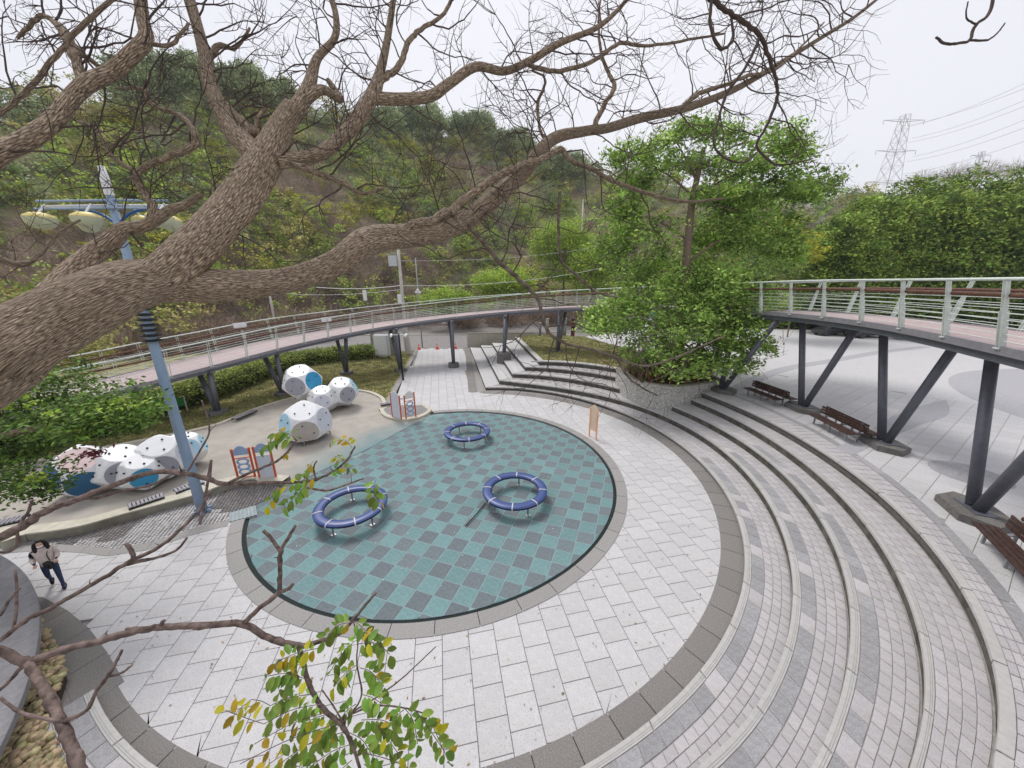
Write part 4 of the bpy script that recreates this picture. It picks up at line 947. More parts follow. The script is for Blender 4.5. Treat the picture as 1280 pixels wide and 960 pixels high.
# ================================================================== CLIMBING BALLS
PHI = (1 + 5 ** .5) / 2
ND = [Vector(v).normalized() for v in [(0, 1, PHI), (0, -1, PHI), (0, 1, -PHI), (0, -1, -PHI), (1, PHI, 0), (-1, PHI, 0), (1, -PHI, 0), (-1, -PHI, 0), (PHI, 0, 1), (PHI, 0, -1), (-PHI, 0, 1), (-PHI, 0, -1)]]
def ball(parent, c, r, rot, colours, cut):
    """faceted ball: twelve round panels on a white body, open at the bottom; rot = (turn, tilt, spin) of its front panel"""
    c = Vector(c); tc_ = Vector((-c.x, -c.y, 0)).normalized(); f0 = Matrix.Rotation(R(rot[0]), 3, 'Z') @ tc_; f0 = (f0 * math.cos(R(rot[1])) + Vector((0, 0, math.sin(R(rot[1]))))).normalized()
    rt_ = Vector((0, 0, 1)).cross(f0).normalized(); up_ = f0.cross(rt_); A_ = ND[0]; nb = [n_ for n_ in ND[1:] if n_.dot(A_) > .3][0]; nb2 = (nb - A_ * nb.dot(A_)).normalized(); nb3 = A_.cross(nb2)
    t0 = up_ * math.cos(R(rot[2])) + rt_ * math.sin(R(rot[2])); t1 = f0.cross(t0); M = Matrix((f0, t0, t1)).transposed() @ Matrix((A_, nb2, nb3))
    al = R(30.8); bm = bmesh.new(); N = [M @ n_ for n_ in ND]
    for n_ in N:
        u = n_.orthogonal().normalized(); w = n_.cross(u)
        for k in range(12):
            a = 2 * PI * k / 12; bm.verts.new(c + (n_ * math.cos(al) + (u * math.cos(a) + w * math.sin(a)) * math.sin(al)) * r)
    res = bmesh.ops.convex_hull(bm, input=list(bm.verts))
    bmesh.ops.delete(bm, geom=[g for g in res.get('geom_interior', []) if isinstance(g, bmesh.types.BMVert)], context='VERTS')
    bmesh.ops.dissolve_limit(bm, angle_limit=.05, verts=list(bm.verts), edges=list(bm.edges))
    bmesh.ops.bisect_plane(bm, geom=list(bm.verts) + list(bm.edges) + list(bm.faces), plane_co=(0, 0, cut), plane_no=(0, 0, 1), clear_inner=True)
    me = bpy.data.meshes.new('shell'); w_ = WLOC[parent.name]
    for v in bm.verts: v.co -= w_
    bm.to_mesh(me); bm.free(); me.materials.append(MATS['dome_white']); sh_ = link('shell', me, parent)
    mb = MB(); mb.tube([c - Vector((0, 0, c.z - .05)), c - Vector((0, 0, c.z - cut - .5))], .05, 8)
    ring_o = sorted([k for k in range(1, 12) if N[k].dot(N[0]) > .3], key=lambda k: (math.atan2(N[k].dot(rt_), N[k].dot(up_)) + .5) % (2 * PI)); order = [0] + ring_o + [k for k in range(1, 12) if k not in ring_o]
    for q, k in enumerate(order):
        n_ = N[k]; m_ = colours[q] if q < len(colours) else 'dome_white'
        if n_.z > .8 and m_ != 'dome_pink': m_ = 'dome_white'
        pc = c + n_ * r * math.cos(al) * 1.006
        if pc.z < cut + .25: continue
        u = n_.orthogonal().normalized(); w = n_.cross(u); rr = r * math.sin(al) * .97
        rim = [pc + (u * math.cos(2 * PI * j / 24) + w * math.sin(2 * PI * j / 24)) * rr for j in range(24)]
        if min(p.z for p in rim) < cut - .0:
            rim = [Vector((p.x, p.y, max(p.z, cut))) for p in rim]
        if m_ != 'dome_white':
            mb = MB(); mb.poly([p + n_ * .004 for p in rim] + [p - n_ * .02 for p in rim], [tuple(range(24))] + [(j, j + 24, (j + 1) % 24 + 24, (j + 1) % 24) for j in range(24)]); mb.build('round_panel', m_, parent)
        for j in range(3):
            a = 2 * PI * j / 3 + q; hp = pc + (u * math.cos(a) + w * math.sin(a)) * rr * .62
            if hp.z < cut + .1: continue
            mb = MB(); mb.tube([hp, hp + n_ * .05], [.045, .03], 8); mb.build('climbing_hold', 'dome_dark', parent)
def cluster(label, loc, balls, legs=()):
    t = thing('climbing_dome', label, 'climbing frame', loc, 'faceted climbing domes on the play surface')
    for b_ in balls: ball(t, *b_)
    for x, y, h in legs: mb = MB(); mb.cyl((x, y, -.02), (x, y, h), .04); mb.build('leg', 'steel_leg', t)
    return t
def gp_(u, v, z): p = at(u, v, z); return (p.x, p.y, z)
W_, G_, B_, L_, S_, NV, O_, PK, BG = 'dome_white', 'dome_grey', 'dome_blue', 'dome_light', 'dome_sky', 'dome_navy', 'dome_orange', 'dome_pink', 'dome_beige'
c1 = gp_(383, 529, .95)
cluster('white faceted climbing dome with beige panel standing apart on thin leg', (c1[0], c1[1], 0), [(c1, 1.36, (-6, -6, 0), [BG, W_, L_, BG, G_, S_], .28)], [(c1[0] + .3, c1[1] - 1.0, .5), (c1[0] - .9, c1[1] + .6, .5), (c1[0] + .9, c1[1] + .7, .5)])
ca, cb_, cc_ = gp_(378, 478, 1.75), gp_(404, 499, .95), gp_(427, 490, 1.15)
cluster('far climbing dome cluster of three white balls with grey blue and orange panels', (cb_[0], cb_[1], 0), [(ca, 1.36, (-24, 0, 6), [G_, W_, B_, O_, O_, W_], .62), (cb_, 1.0, (-4, 4, 0), [L_, W_, W_, 'dome_dark', 'dome_dark', W_], .12), (cc_, 1.15, (22, 0, -10), [G_, W_, S_, G_, B_, W_], .25)], [(ca[0], ca[1], .8), (cc_[0], cc_[1], .5)])
cd_, ce_, cf_, cg_, ch_ = gp_(108, 588, .95), gp_(153, 584, .9), gp_(180, 590, .72), gp_(205, 572, .95), gp_(231, 562, .9)
cluster('near climbing dome cluster of white grey blue and pink balls behind the leafy bush', (ce_[0], ce_[1], 0), [(cd_, 1.2, (-8, -14, 0), [NV, PK, G_, 'dome_dark', 'dome_dark', NV], .1), (ce_, 1.05, (-4, 2, 8), [G_, W_, W_, 'dome_dark', G_, W_], .1), (cf_, .9, (-4, 0, 0), [B_, W_, W_, W_, W_, W_], .12), (cg_, 1.12, (-8, -6, 0), [G_, W_, L_, 'dome_dark', G_, W_], .15), (ch_, .9, (10, 20, 10), [S_, S_, S_, G_, G_, W_], .2)])
# ================================================================== PLAY FRAMES
def play_frame(name, label, pts, h, m_post, panels, group='orange play panel frames'):
    """posts at pts (in order), two per panel; panels = list of (i, j, [(z0, z1, material, kind)])"""
    t = thing(name, label, 'play frame', (pts[0][0], pts[0][1], 0), group)
    for (x, y), hh in zip(pts, h):
        mb = MB(); mb.cyl((x, y, -.05), (x, y, hh), .045, sides=10); mb.build('post', m_post, t, smooth=False)
        mb = MB(); mb.lathe([(.055, 0), (.06, .04), (.03, .08), (0, .085)], (x, y, hh - .01), 10); mb.build('post_cap', m_post, t)
    for i, j, parts in panels:
        a, b_ = Vector((*pts[i], 0)), Vector((*pts[j], 0)); d = (b_ - a); n_ = d.normalized().cross(Vector((0, 0, 1)))
        for z0, z1, m_, kd in parts:
            A_, B2 = a + d * .06, b_ - d * .06; mb = MB()
            if kd == 'bar': mb.cyl(a + Vector((0, 0, z0)), b_ + Vector((0, 0, z0)), .025); mb.build('crossbar', m_, t); continue
            if kd == 'wheel':
                c = (a + b_) / 2; w_ = d.length * .40
                for q in range(3): 
                    zc = z0 + (z1 - z0) * (q + .5) / 3; rim = [c + d.normalized() * w_ * .8 * math.cos(x) + Vector((0, 0, zc + .13 * math.sin(x))) for x in np.linspace(0, 2 * PI, 13)]; mb.tube(rim, .05, 6)
                mb.build('activity_ring', m_, t); continue
            ar = [A_ + (B2 - A_) * (k / 8) for k in range(9)]
            top = [p + Vector((0, 0, z1 + (.22 * math.sin(PI * k / 8) if kd == 'arch' else 0))) for k, p in enumerate(ar)]
            pl = [A_ + Vector((0, 0, z0)), B2 + Vector((0, 0, z0))] + top[::-1]
            mb.poly([p + n_ * .015 for p in pl] + [p - n_ * .015 for p in pl], [tuple(range(len(pl))), tuple(range(len(pl), 2 * len(pl)))[::-1]] + [(k, k + len(pl), (k + 1) % len(pl) + len(pl), (k + 1) % len(pl)) for k in range(len(pl))])
            mb.build('panel', m_, t)
    return t
g = lambda u, v: tuple(X2(at(u, v, 0)))
play_frame('play_frame', 'tall orange play frame with pale blue activity panels near the blue light pole', [g(300, 607), g(321, 604), g(326, 603), g(346, 600)], [1.75, 1.75, 1.75, 1.65], 'orange', [(0, 1, [(1.5, 1.72, 'panel_blue', 'arch'), (.55, 1.3, 'panel_blue', 'wheel'), (1.35, 0, 'orange', 'bar'), (.4, 0, 'orange', 'bar')]), (2, 3, [(1.5, 1.72, 'panel_blue', 'arch'), (.2, 1.35, 'dome_light', 'flat'), (.15, 0, 'orange', 'bar')])])
play_frame('play_frame', 'orange play frame with white arched slide panel on the far islet kerb', [g(491, 523), g(502, 526), g(508, 526), g(520, 523)], [1.75, 1.7, 1.7, 1.8], 'orange', [(0, 1, [(.1, 1.75, 'dome_light', 'arch')]), (2, 3, [(1.5, 1.8, 'panel_white', 'arch'), (.3, 1.3, 'panel_blue', 'wheel'), (1.35, 0, 'orange', 'bar'), (.9, 0, 'orange', 'bar')])])
play_frame('play_frame', 'pale orange sign frame standing alone at the right rim of the court', [g(736.5, 545), g(745, 550)], [1.75, 1.75], 'orange_pale', [(0, 1, [(.55, 1.85, 'panel_peach', 'arch'), (.5, 0, 'orange_pale', 'bar')])])
# ================================================================== KERB BENCHES, GRILLE
def kerb_bench(label, a, b_, z, w=.42, name='kerb_bench'):
    a, b_ = Vector(a), Vector(b_); t = thing(name, label, 'bench', (a.x, a.y, 0), 'dark slatted seats on the court kerb')
    d = (b_ - a); n_ = Vector((-d.y, d.x, 0)).normalized(); k = max(3, int(d.length / .11))
    for q in range(k):
        c = a + d * ((q + .5) / k) + n_ * w / 2; mb = MB(); mb.box((c.x, c.y, z + .05), (d.length / k * .72, w, .05), math.atan2(d.y, d.x)); mb.build('slat', 'steel_beam', t)
    mb = MB(); c = a + d * .5 + n_ * .03; mb.box((c.x, c.y, z - .0), (d.length, .05, .09), math.atan2(d.y, d.x)); c = a + d * .5 + n_ * (w - .03); mb.box((c.x, c.y, z - .0), (d.length, .05, .09), math.atan2(d.y, d.x)); mb.build('rail', 'black_metal', t)
    return t
kerb_bench('dark slatted kerb seat left of the blue light pole', at(161, 637, .4), at(206, 622, .4), .40)
kerb_bench('dark slatted kerb seat right behind the blue light pole', at(220, 617, .4), at(256, 604, .4), .40)
kerb_bench('dark slatted kerb seat at the far left edge above the woman', at(-20, 662, .4), at(30, 651, .4), .40)
kerb_bench('dark slatted kerb seat on the lawn kerb under the footbridge', at(296, 524, .2), at(322, 513, .2), .18)
kerb_bench('small dark seat beside the far islet kerb', at(476, 508, .2), at(489, 506, .2), .25)
gq = [X2(at(286, 652, .05)), X2(at(321, 643, .05)), X2(at(319, 631, .05)), X2(at(286, 641, .05))]
gr = thing('grille', 'small steel drain grating at the left end of the court coping', 'grating', (gq[0].x, gq[0].y, 0))
for k in range(7):
    f = lambda s_: (gq[0].lerp(gq[1], s_), gq[3].lerp(gq[2], s_)); a, b_ = f(k / 7 + .012), f((k + 1) / 7 - .012)
    mb = MB(); mb.prism([tuple(a[0]), tuple(b_[0]), tuple(b_[1]), tuple(a[1])], -.02, .04); mb.build('grating_panel', 'grille', gr)
mb = MB(); mb.prism([tuple(p) for p in gq], -.03, .022); mb.build('tray', 'white_strap', gr)
# ================================================================== LIGHT POLE (blue, leaning view at left)
bp_ = at(254, 640, 0)
lp_ = thing('light_mast', 'tall pale blue light mast with dark coil of rings and yellow lamps on cross arms', 'light mast', tuple(bp_))
H_ = 12.3; z = lambda h: Vector((bp_.x, bp_.y, h))
mb = MB(); mb.tube([z(0), z(3), z(6), z(9), z(H_ - .8)], [.175, .16, .145, .125, .10], 20); mb.build('mast', 'pole_blue', lp_, smooth=True)
mb = MB(); mb.lathe([(.11, H_ - .8), (.115, H_ - .75), (.11, H_ - .3), (.08, H_), (0, H_ + .03)], (bp_.x, bp_.y, 0), 20); mb.build('mast_cap', 'plate_white', lp_, smooth=True)
zc0, zc1 = EYE + math.hypot(bp_.x, bp_.y) * elev(190, 427), EYE + math.hypot(bp_.x, bp_.y) * elev(178, 388)
for k in range(7):
    mb = MB(); zz = zc0 + (zc1 - zc0) * k / 6; mb.lathe([(.17, zz), (.30 - .012 * k, zz + .02), (.30 - .012 * k, zz + .045), (.17, zz + .09)], (bp_.x, bp_.y, 0), 20); mb.build('collar_ring', 'black_metal', lp_, smooth=True)
for k in range(6):
    a = k * PI / 3; mb = MB(); d = Vector((math.cos(a), math.sin(a), 0)); mb.beam(z(.02) + d * .18, z(.02) + d * .34, .04, .25); mb.build('base_fin', 'pole_blue', lp_)
zA = 11.25
for s_, L2 in ((-1, 2.35), (1, 1.75)):
    for dz, dy, c_ in ((0, .12, 'plate_white'), (-.12, -.12, 'panel_blue'), (.12, 0, 'pole_blue')):
        mb = MB(); mb.tube([z(zA + dz) + Vector((0, dy, 0)), z(zA + dz) + Vector((s_ * L2, dy, -.02))], .035, 8); mb.build('arm', c_, lp_, smooth=True)
    mb = MB(); mb.tube(spline([z(zA - .6), z(zA - .25) + Vector((s_ * .5, 0, 0)), z(zA - .1) + Vector((s_ * 1.3, 0, 0))], 6), .04, 8); mb.build('brace', 'car_blue', lp_, smooth=True)
for x, y, s_ in ((-2.05, -.3, .36), (-1.5, .5, .28), (-.6, -.3, .36), (.5, .3, .26), (1.35, .4, .28), (1.7, -.35, .34)):
    c = z(zA - .42) + Vector((x, y, 0)); mb = MB(); mb.tube([z(zA) + Vector((x, y * .2, 0)), c + Vector((0, 0, .12))], .03, 6); mb.build('lamp_stem', 'plate_white', lp_)
    mb = MB(); mb.lathe([(0, .16), (s_ * .5, .14), (s_ * .9, .06), (s_, 0)], c, 20); mb.build('lamp_hood', 'lamp_yellow', lp_, smooth=True)
    mb = MB(); mb.lathe([(s_, -.003), (s_ * .97, -.12), (s_ * .7, -.26), (s_ * .3, -.32), (0, -.33)], c, 20); mb.build('lamp_bowl', 'lamp_cream', lp_, smooth=True)
# ================================================================== CAMERA POST, CABINET, POSTS, UTILITY POLES
p = at(504, 475); t = thing('camera_post', 'black post with white security cameras beside the lawn', 'camera post', tuple(p))
mb = MB(); mb.cyl((p.x, p.y, -.1), (p.x, p.y, 4.4), .09, .07); mb.build('post', 'black_metal', t, smooth=True)
mb = MB(); mb.beam((p.x - .75, p.y, 4.3), (p.x + .75, p.y, 4.3), .05, .05); mb.build('arm', 'plate_white', t)
for s_ in (-1, 1):
    mb = MB(); mb.tube([(p.x + s_ * .7, p.y + .1, 4.32), (p.x + s_ * .62, p.y - .35, 4.22)], .11, 10); mb.build('camera', 'plate_white', t)
p = at(479, 447); t = thing('utility_cabinet', 'white steel utility cabinet on legs between the concrete posts', 'cabinet', tuple(p))
mb = MB(); mb.box((p.x, p.y, 1.55), (1.75, .7, 2.5), -.1); mb.build('body', 'cabinet', t)
mb = MB(); mb.box((p.x - .02, p.y - .37, 1.6), (1.6, .03, 2.3), -.1); mb.build('door', 'plate_white', t)
mb = MB(); mb.box((p.x + .6, p.y - .42, 1.6), (.06, .05, .3), -.1); mb.build('handle', 'black_metal', t)
for s_ in (-.7, .7): mb = MB(); mb.box((p.x + s_, p.y, .15), (.1, .5, .34)); mb.build('leg', 'steel_dark', t)
for lb, u0, v0, w_, h_, ln in (('brown concrete gate post left behind the white cabinet', 465, 444, .6, 3.2, 0), ('brown concrete gate post right behind the white cabinet', 490, 444, 1.2, 3.3, 0), ('pale leaning concrete gate post beside the path end', 509, 444, .8, 3.9, .3)):
    p = at(u0, v0); t = thing('gate_post', lb, 'post', tuple(p), 'concrete posts behind the utility cabinet'); mb = MB(); mb.tube([(p.x, p.y + .8, -.1), (p.x - ln, p.y + .8, h_)], [w_ * .55, w_ * .42], 4 if not ln else 8); mb.build('post_body', 'kerb_wall' if not ln else 'pole_concrete', t)
    mb = MB(); mb.box((p.x - ln, p.y + .8, h_ + .05), (w_ * .7, w_ * .7, .12)); mb.build('cap', 'concrete', t)
def utility(label, u, vb, vt, r, z0=0., kit=True, lean=0):
    p = at(u, vb, z0); e = elev(u, vt); h = EYE + math.hypot(p.x, p.y) * e
    t = thing('utility_pole', label, 'utility pole', tuple(p)); mb = MB(); mb.tube([(p.x, p.y, z0 - .2), (p.x + lean, p.y, h)], [r, r * .65], 12); mb.build('pole', 'pole_concrete', t, smooth=True)
    mb = MB(); mb.lathe([(r * .7, h - .06), (r * .5, h + .05), (0, h + .08)], (p.x + lean, p.y, 0), 12); mb.build('cap', 'pole_concrete', t)
    if kit:
        mb = MB(); mb.box((p.x - .75, p.y - .2, h - 1.6), (1.0, .6, 1.3)); mb.build('transformer', 'cabinet', t)
        mb = MB(); mb.beam((p.x - 1.2, p.y, h - .7), (p.x + .9, p.y, h - .7), .1, .1); mb.build('crossarm', 'steel_leg', t)
        mb = MB(); mb.box((p.x - .3, p.y - .25, h - 6.4), (.5, .4, 1.1)); mb.build('meter_box', 'plate_white', t)
    return p, h
pA, hA = utility('pale concrete utility pole with white box rising behind the footbridge', 509, 436, 310, .26)
pB, hB = utility('plain grey utility pole left behind the footbridge rail', 348, 425, 352, .22, kit=False)
pC, hC = utility('thin far utility pole in front of the hill left of the green tree', 722, 402, 250, .22, kit=False)
p = at(528, 434); t = thing('street_lamp', 'slim grey lamp post with small white lamp between cables', 'lamp post', tuple(p))
h = EYE + math.hypot(p.x, p.y) * elev(524, 322); mb = MB(); mb.cyl((p.x, p.y, -.1), (p.x, p.y, h), .09, .06); mb.build('post', 'steel_leg', t, smooth=True)
mb = MB(); mb.tube([(p.x - .35, p.y, h - 4.5), (p.x + .35, p.y, h - 4.5)], .16, 10); mb.lathe([(0, .2), (.18, .1), (.2, -.1), (0, -.2)], (p.x, p.y - .1, h - 4.2), 12); mb.build('lamp', 'plate_white', t, smooth=True)
def cable(label, a, b_, sag, r=.035, m_='plate_white', grp='cables strung behind the footbridge'):
    a, b_ = Vector(a), Vector(b_); pts = [a.lerp(b_, k / 16) - Vector((0, 0, sag * 4 * (k / 16) * (1 - k / 16))) for k in range(17)]
    mb = MB(); mb.tube(pts, r, 5); o = mb.build('overhead_cable', m_, None); tag(o, label, 'cable', grp); return o
def lift(u, v, d): return Vector((0, 0, EYE)) + ray(u, v) * d
cable('white cable from the utility pole left toward the big tree limb', lift(500, 357, 47), lift(395, 359, 48), .3)
cable('white cable from the utility pole right across the green shrubs', lift(500, 357, 47), lift(765, 332, 62), 1.0)
cable('thin cable running up from the white box of the utility pole', lift(500, 326, 47), lift(760, 306, 66), .8, .02)
cable('thin cable hanging left of the utility pole', lift(500, 362, 47), lift(250, 352, 50), 1.2, .02)
p = lift(456, 369, 47); mb = MB(); mb.box(tuple(p), (.5, .06, 1.4)); tag(mb.build('hanging_sign', 'plate_white', None), 'small white vertical tag hanging from the cable behind the footbridge', 'tag')
# cones
def cone(label, u, v, src=None):
    p = at(u, v)
    if src: return copy_tree(src, (p.x, p.y, 0), None, label)
    t = thing('traffic_cone', label, 'traffic cone', (0, 0, 0), 'traffic cones across the path end')
    mb = MB(); mb.lathe([(.21, .03), (.17, .25), (.145, .4)], sides=16); mb.lathe([(.115, .52), (.05, .8), (0, .81)], sides=16); mb.build('body', 'cone_orange', t, smooth=True)
    mb = MB(); mb.lathe([(.148, .4), (.112, .52)], sides=16); mb.build('reflective_band', 'plate_white', t, smooth=True)
    mb = MB(); mb.box((0, 0, .02), (.52, .52, .04)); mb.build('base', 'cone_orange', t); t.location = (p.x, p.y, 0); return t
cn = cone('orange traffic cone left of the three at the path end', 524, 437)
cone('orange traffic cone midmost of the three at the path end', 546.5, 436.5, cn)
cone('orange traffic cone half hidden behind the bridge leg', 569.5, 436, cn)
# retaining wall at the end of the steps
a, b_ = Vector((-6.3, 49.0)), Vector((3.2, 49.6)); t = thing('retaining_wall', 'stained grey concrete retaining wall at the far end of the steps', 'wall', (a.x, a.y, 0))
d = (b_ - a) / 5
for k in range(5):
    q = a + d * k; mb = MB(); w_ = Vector((0, .35)); mb.prism([tuple(q), tuple(q + d * .995), tuple(q + d * .995 + w_), tuple(q + w_)], -.1, 1.95); mb.build('wall_panel', 'riser' if False else 'concrete', t)
mb = MB(); mb.prism([(a.x, a.y - .05), (b_.x, b_.y - .05), (b_.x, b_.y + .42), (a.x, a.y + .42)], 1.95, 2.05); mb.build('coping', 'kerb_wall', t)
# striped posts and low wall by the road, seen under the deck
for lb, u, v, m_, r in (('dark red striped post right of the bridge legs by the road', 716, 416, 'rust_stripe', .3), ('brown round post between bridge leg and striped post', 705, 416, 'kerb_wall', .35), ('thin dark post at the head of the grass bank', 675, 424, 'steel_dark', .16), ('brown square post beside the dark thin post', 684, 417, 'kerb_wall', .25)):
    p = at(u, v, 1.2); t = thing('bollard_post', lb, 'post', (p.x, p.y, 1.2), 'posts at the road end of the grass bank'); mb = MB(); mb.cyl((p.x, p.y, .5), (p.x, p.y, 3.4), r, sides=14); mb.build('shaft', m_, t, smooth=True)
    mb = MB(); mb.lathe([(r * 1.1, 0), (r * 1.1, .1), (0, .15)], (p.x, p.y, 3.4), 14); mb.build('cap', 'concrete' if m_ != 'rust_stripe' else 'steel_dark', t)
    if m_ == 'rust_stripe':
        for k in range(4): mb = MB(); mb.lathe([(r + .012, 0), (r + .012, .28)], (p.x, p.y, 1.4 + k * .55), 14); mb.build('stripe', 'black_metal', t)
# ================================================================== STONE PLANTER
PLo = [(8.3, 26.9), (8.35, 24.9), (8.75, 23.3), (9.6, 22.15), (10.7, 21.75), (12.0, 22.0), (13.4, 22.6), (14.9, 23.3)]
LP2 = spline([(x, y, 0) for x, y in PLo], 6); pl = thing('stone_planter', 'curved planter wall faced in rough grey and white stone built across the steps', 'planter', (9, 23, 0))
hz = lambda i: 2.30
inn = offset_line(LP2, .32)
mb = MB(); mb.grid([[(p.x, p.y, zz) for p in LP2] for zz in (-.1, .3, .8, 1.2, 1.6, 2.0, 2.24)]); o = mb.build('stone_facing', 'planter_stone', pl, smooth=True)
mb = MB(); q1 = offset_line(LP2, -.03); mb.grid([[(p.x, p.y, 2.24) for p in q1], [(p.x, p.y, 2.32) for p in q1], [(p.x, p.y, 2.32) for p in inn], [(p.x, p.y, 2.0) for p in inn]]); mb.build('coping', 'kerb_wall', pl)
# pebbles proud of the facing
V = []; F = []; kq = 0
for _ in range(4200):
    i = random.randrange(len(LP2) - 1); p = LP2[i].lerp(LP2[i + 1], random.random()); t_ = (LP2[i + 1] - LP2[i]).normalized(); nrm = Vector((t_.y, -t_.x, 0)); z_ = random.uniform(.1, 2.2); s_ = random.uniform(.025, .05)
    B = IV * s_ * np.array([1, 1, .8]); V.append(B + np.array([p.x - nrm.x * .01, p.y - nrm.y * .01, z_])); F.append(IF + kq * len(IV)); kq += 1
mat('pebble_grey', (.46, .45, .42), .7, .3, 8, islvar=.65, hue=.03); kind(link('facing_pebbles', npmesh('facing_pebbles', np.concatenate(V) - np.array([9, 23, 0]), np.concatenate(F), 'pebble_grey', smooth=True), pl), 'stuff')
mb = MB(); mb.prism([(p.x, p.y) for p in inn] + [(15, 26.5), (8.8, 27.5)], 1.6, 2.22); mb.build('soil', 'soil', pl)

a, b_ = at(607, 629, 0), at(582, 658, 0); mb = MB(); mb.tube([a + Vector((0, 0, .02)), a.lerp(b_, .5) + Vector((.03, 0, .03)), b_ + Vector((0, 0, .02))], .022, 6); tag(mb.build('fallen_stick', 'black_metal', None), 'thin dark stick lying on the court beside the middle ring seat', 'stick')
# ================================================================== PERSON
pp_ = at(74, 733); t = thing('person', 'woman in beige jacket and white face mask walking with a black bag at left', 'person', (0, 0, 0))
def skin_body(name, verts, edges, radii, m, parent, sub=2, root=0):
    me = bpy.data.meshes.new(name); me.from_pydata(verts, edges, []); me.materials.append(MATS[m]); o = link(name, me, parent)
    sk = o.modifiers.new('Skin', 'SKIN'); sk.use_smooth_shade = True; sv = me.skin_vertices[0].data
    for i, r in enumerate(radii): sv[i].radius = (r, r) if not hasattr(r, '__len__') else r; sv[i].use_root = (i == root)
    ss = o.modifiers.new('Sub', 'SUBSURF'); ss.levels = sub; ss.render_levels = sub; return o
# she walks toward +x (to the right of the picture) and a little toward the camera; +x local = forward
J = {'pel': (0, 0, .90), 'wai': (.015, 0, 1.04), 'che': (.03, 0, 1.24), 'neck': (.035, 0, 1.40), 'hb': (.05, 0, 1.46),
     'hipL': (0, .09, .86), 'kneL': (.14, .10, .48), 'ankL': (.16, .10, .10), 'toeL': (.31, .11, .05),
     'hipR': (0, -.09, .86), 'kneR': (-.02, -.10, .47), 'ankR': (-.24, -.10, .20), 'toeR': (-.17, -.10, .06),
     'shL': (.03, .15, 1.34), 'elL': (.03, .215, 1.08), 'wrL': (.20, .17, .98),
     'shR': (.03, -.15, 1.34), 'elR': (-.06, -.225, 1.09), 'wrR': (.12, -.21, .98)}
K = list(J); ix = {k: i for i, k in enumerate(K)}
E_ = [('pel', 'wai'), ('wai', 'che'), ('che', 'neck'), ('neck', 'hb'), ('pel', 'hipL'), ('hipL', 'kneL'), ('kneL', 'ankL'), ('ankL', 'toeL'), ('pel', 'hipR'), ('hipR', 'kneR'), ('kneR', 'ankR'), ('ankR', 'toeR'), ('che', 'shL'), ('shL', 'elL'), ('elL', 'wrL'), ('che', 'shR'), ('shR', 'elR'), ('elR', 'wrR')]
Rr = {'pel': .13, 'wai': .115, 'che': .13, 'neck': .05, 'hb': .05, 'hipL': .085, 'kneL': .058, 'ankL': .038, 'toeL': .03, 'hipR': .085, 'kneR': .058, 'ankR': .038, 'toeR': .03, 'shL': .06, 'elL': .042, 'wrL': .028, 'shR': .06, 'elR': .042, 'wrR': .028}
skin_body('body', [J[k] for k in K], [(ix[a], ix[b]) for a, b in E_], [Rr[k] for k in K], 'jeans', t)
# jacket: flared torso with sleeves
Jk = {'w': (.01, 0, .74), 'm': (.015, 0, 1.0), 'c': (.03, 0, 1.22), 'n': (.035, 0, 1.39), 'sl': (.03, .16, 1.33), 'el': (.03, .215, 1.08), 'wl': (.17, .18, .99), 'sr': (.03, -.16, 1.33), 'er': (-.06, -.225, 1.09), 'wr': (.08, -.22, 1.0)}
K = list(Jk); ix = {k: i for i, k in enumerate(K)}
skin_body('jacket', [Jk[k] for k in K], [(ix[a], ix[b]) for a, b in [('w', 'm'), ('m', 'c'), ('c', 'n'), ('c', 'sl'), ('sl', 'el'), ('el', 'wl'), ('c', 'sr'), ('sr', 'er'), ('er', 'wr')]], [(.165, .17), (.15, .15), (.155, .14), (.07, .07), .075, .062, .05, .075, .062, .05], 'coat', t)
mb = MB(); mb.lathe([(.105, 1.35), (.10, 1.40), (.075, 1.43), (.06, 1.40)], (.035, 0, 0), 16); mb.build('collar', 'coat', t, smooth=True)
# head with nose, mask, hair
c = np.array([.075, 0, 1.545]); hv = IV2 * np.array([.088, .074, .112]); hv[:, 0] += np.where(hv[:, 2] < -.03, .012, 0); hv[:, 1] *= np.where(hv[:, 2] < -.04, .82, 1)
head = link('head', npmesh('head', hv + c, IF2, 'skin', smooth=True), t)
def blob_me(name, c, s, m, parent): return link(name, npmesh(name, IV2 * np.array(s) + np.array(c), IF2, m, smooth=True), parent)
mv = IV2 * np.array([.055, .066, .048]) + c + np.array([.048, 0, -.048]); link('face_mask', npmesh('face_mask', mv, IF2, 'mask', smooth=True), head)
blob_me('nose', c + np.array([.09, 0, -.012]), (.014, .011, .02), 'skin', head)
for s_ in (-1, 1): blob_me('eye', c + np.array([.079, s_ * .03, .014]), (.007, .012, .006), 'hair', head); blob_me('ear', c + np.array([0, s_ * .076, -.01]), (.02, .01, .028), 'skin', head)
hr = IV2 * np.array([.104, .098, .122]) + c + np.array([-.03, 0, .022]); hr[:, 2] -= np.where(hr[:, 0] < c[0] - .02, .05, 0); link('hair', npmesh('hair', hr, IF2, 'hair', smooth=True), head)
for s_ in (-1, 1):
    mb = MB(); mb.tube(spline([tuple(c + np.array([.0, s_ * .07, .06])), tuple(c + np.array([-.01, s_ * .10, -.04])), tuple(c + np.array([.0, s_ * .11, -.16])), tuple(c + np.array([.01, s_ * .10, -.25]))], 4), [.04, .045, .045, .045, .045, .045, .045, .045, .045, .04, .03, .02, .012][:13], 8); mb.build('hair_lock', 'hair', head, smooth=True)
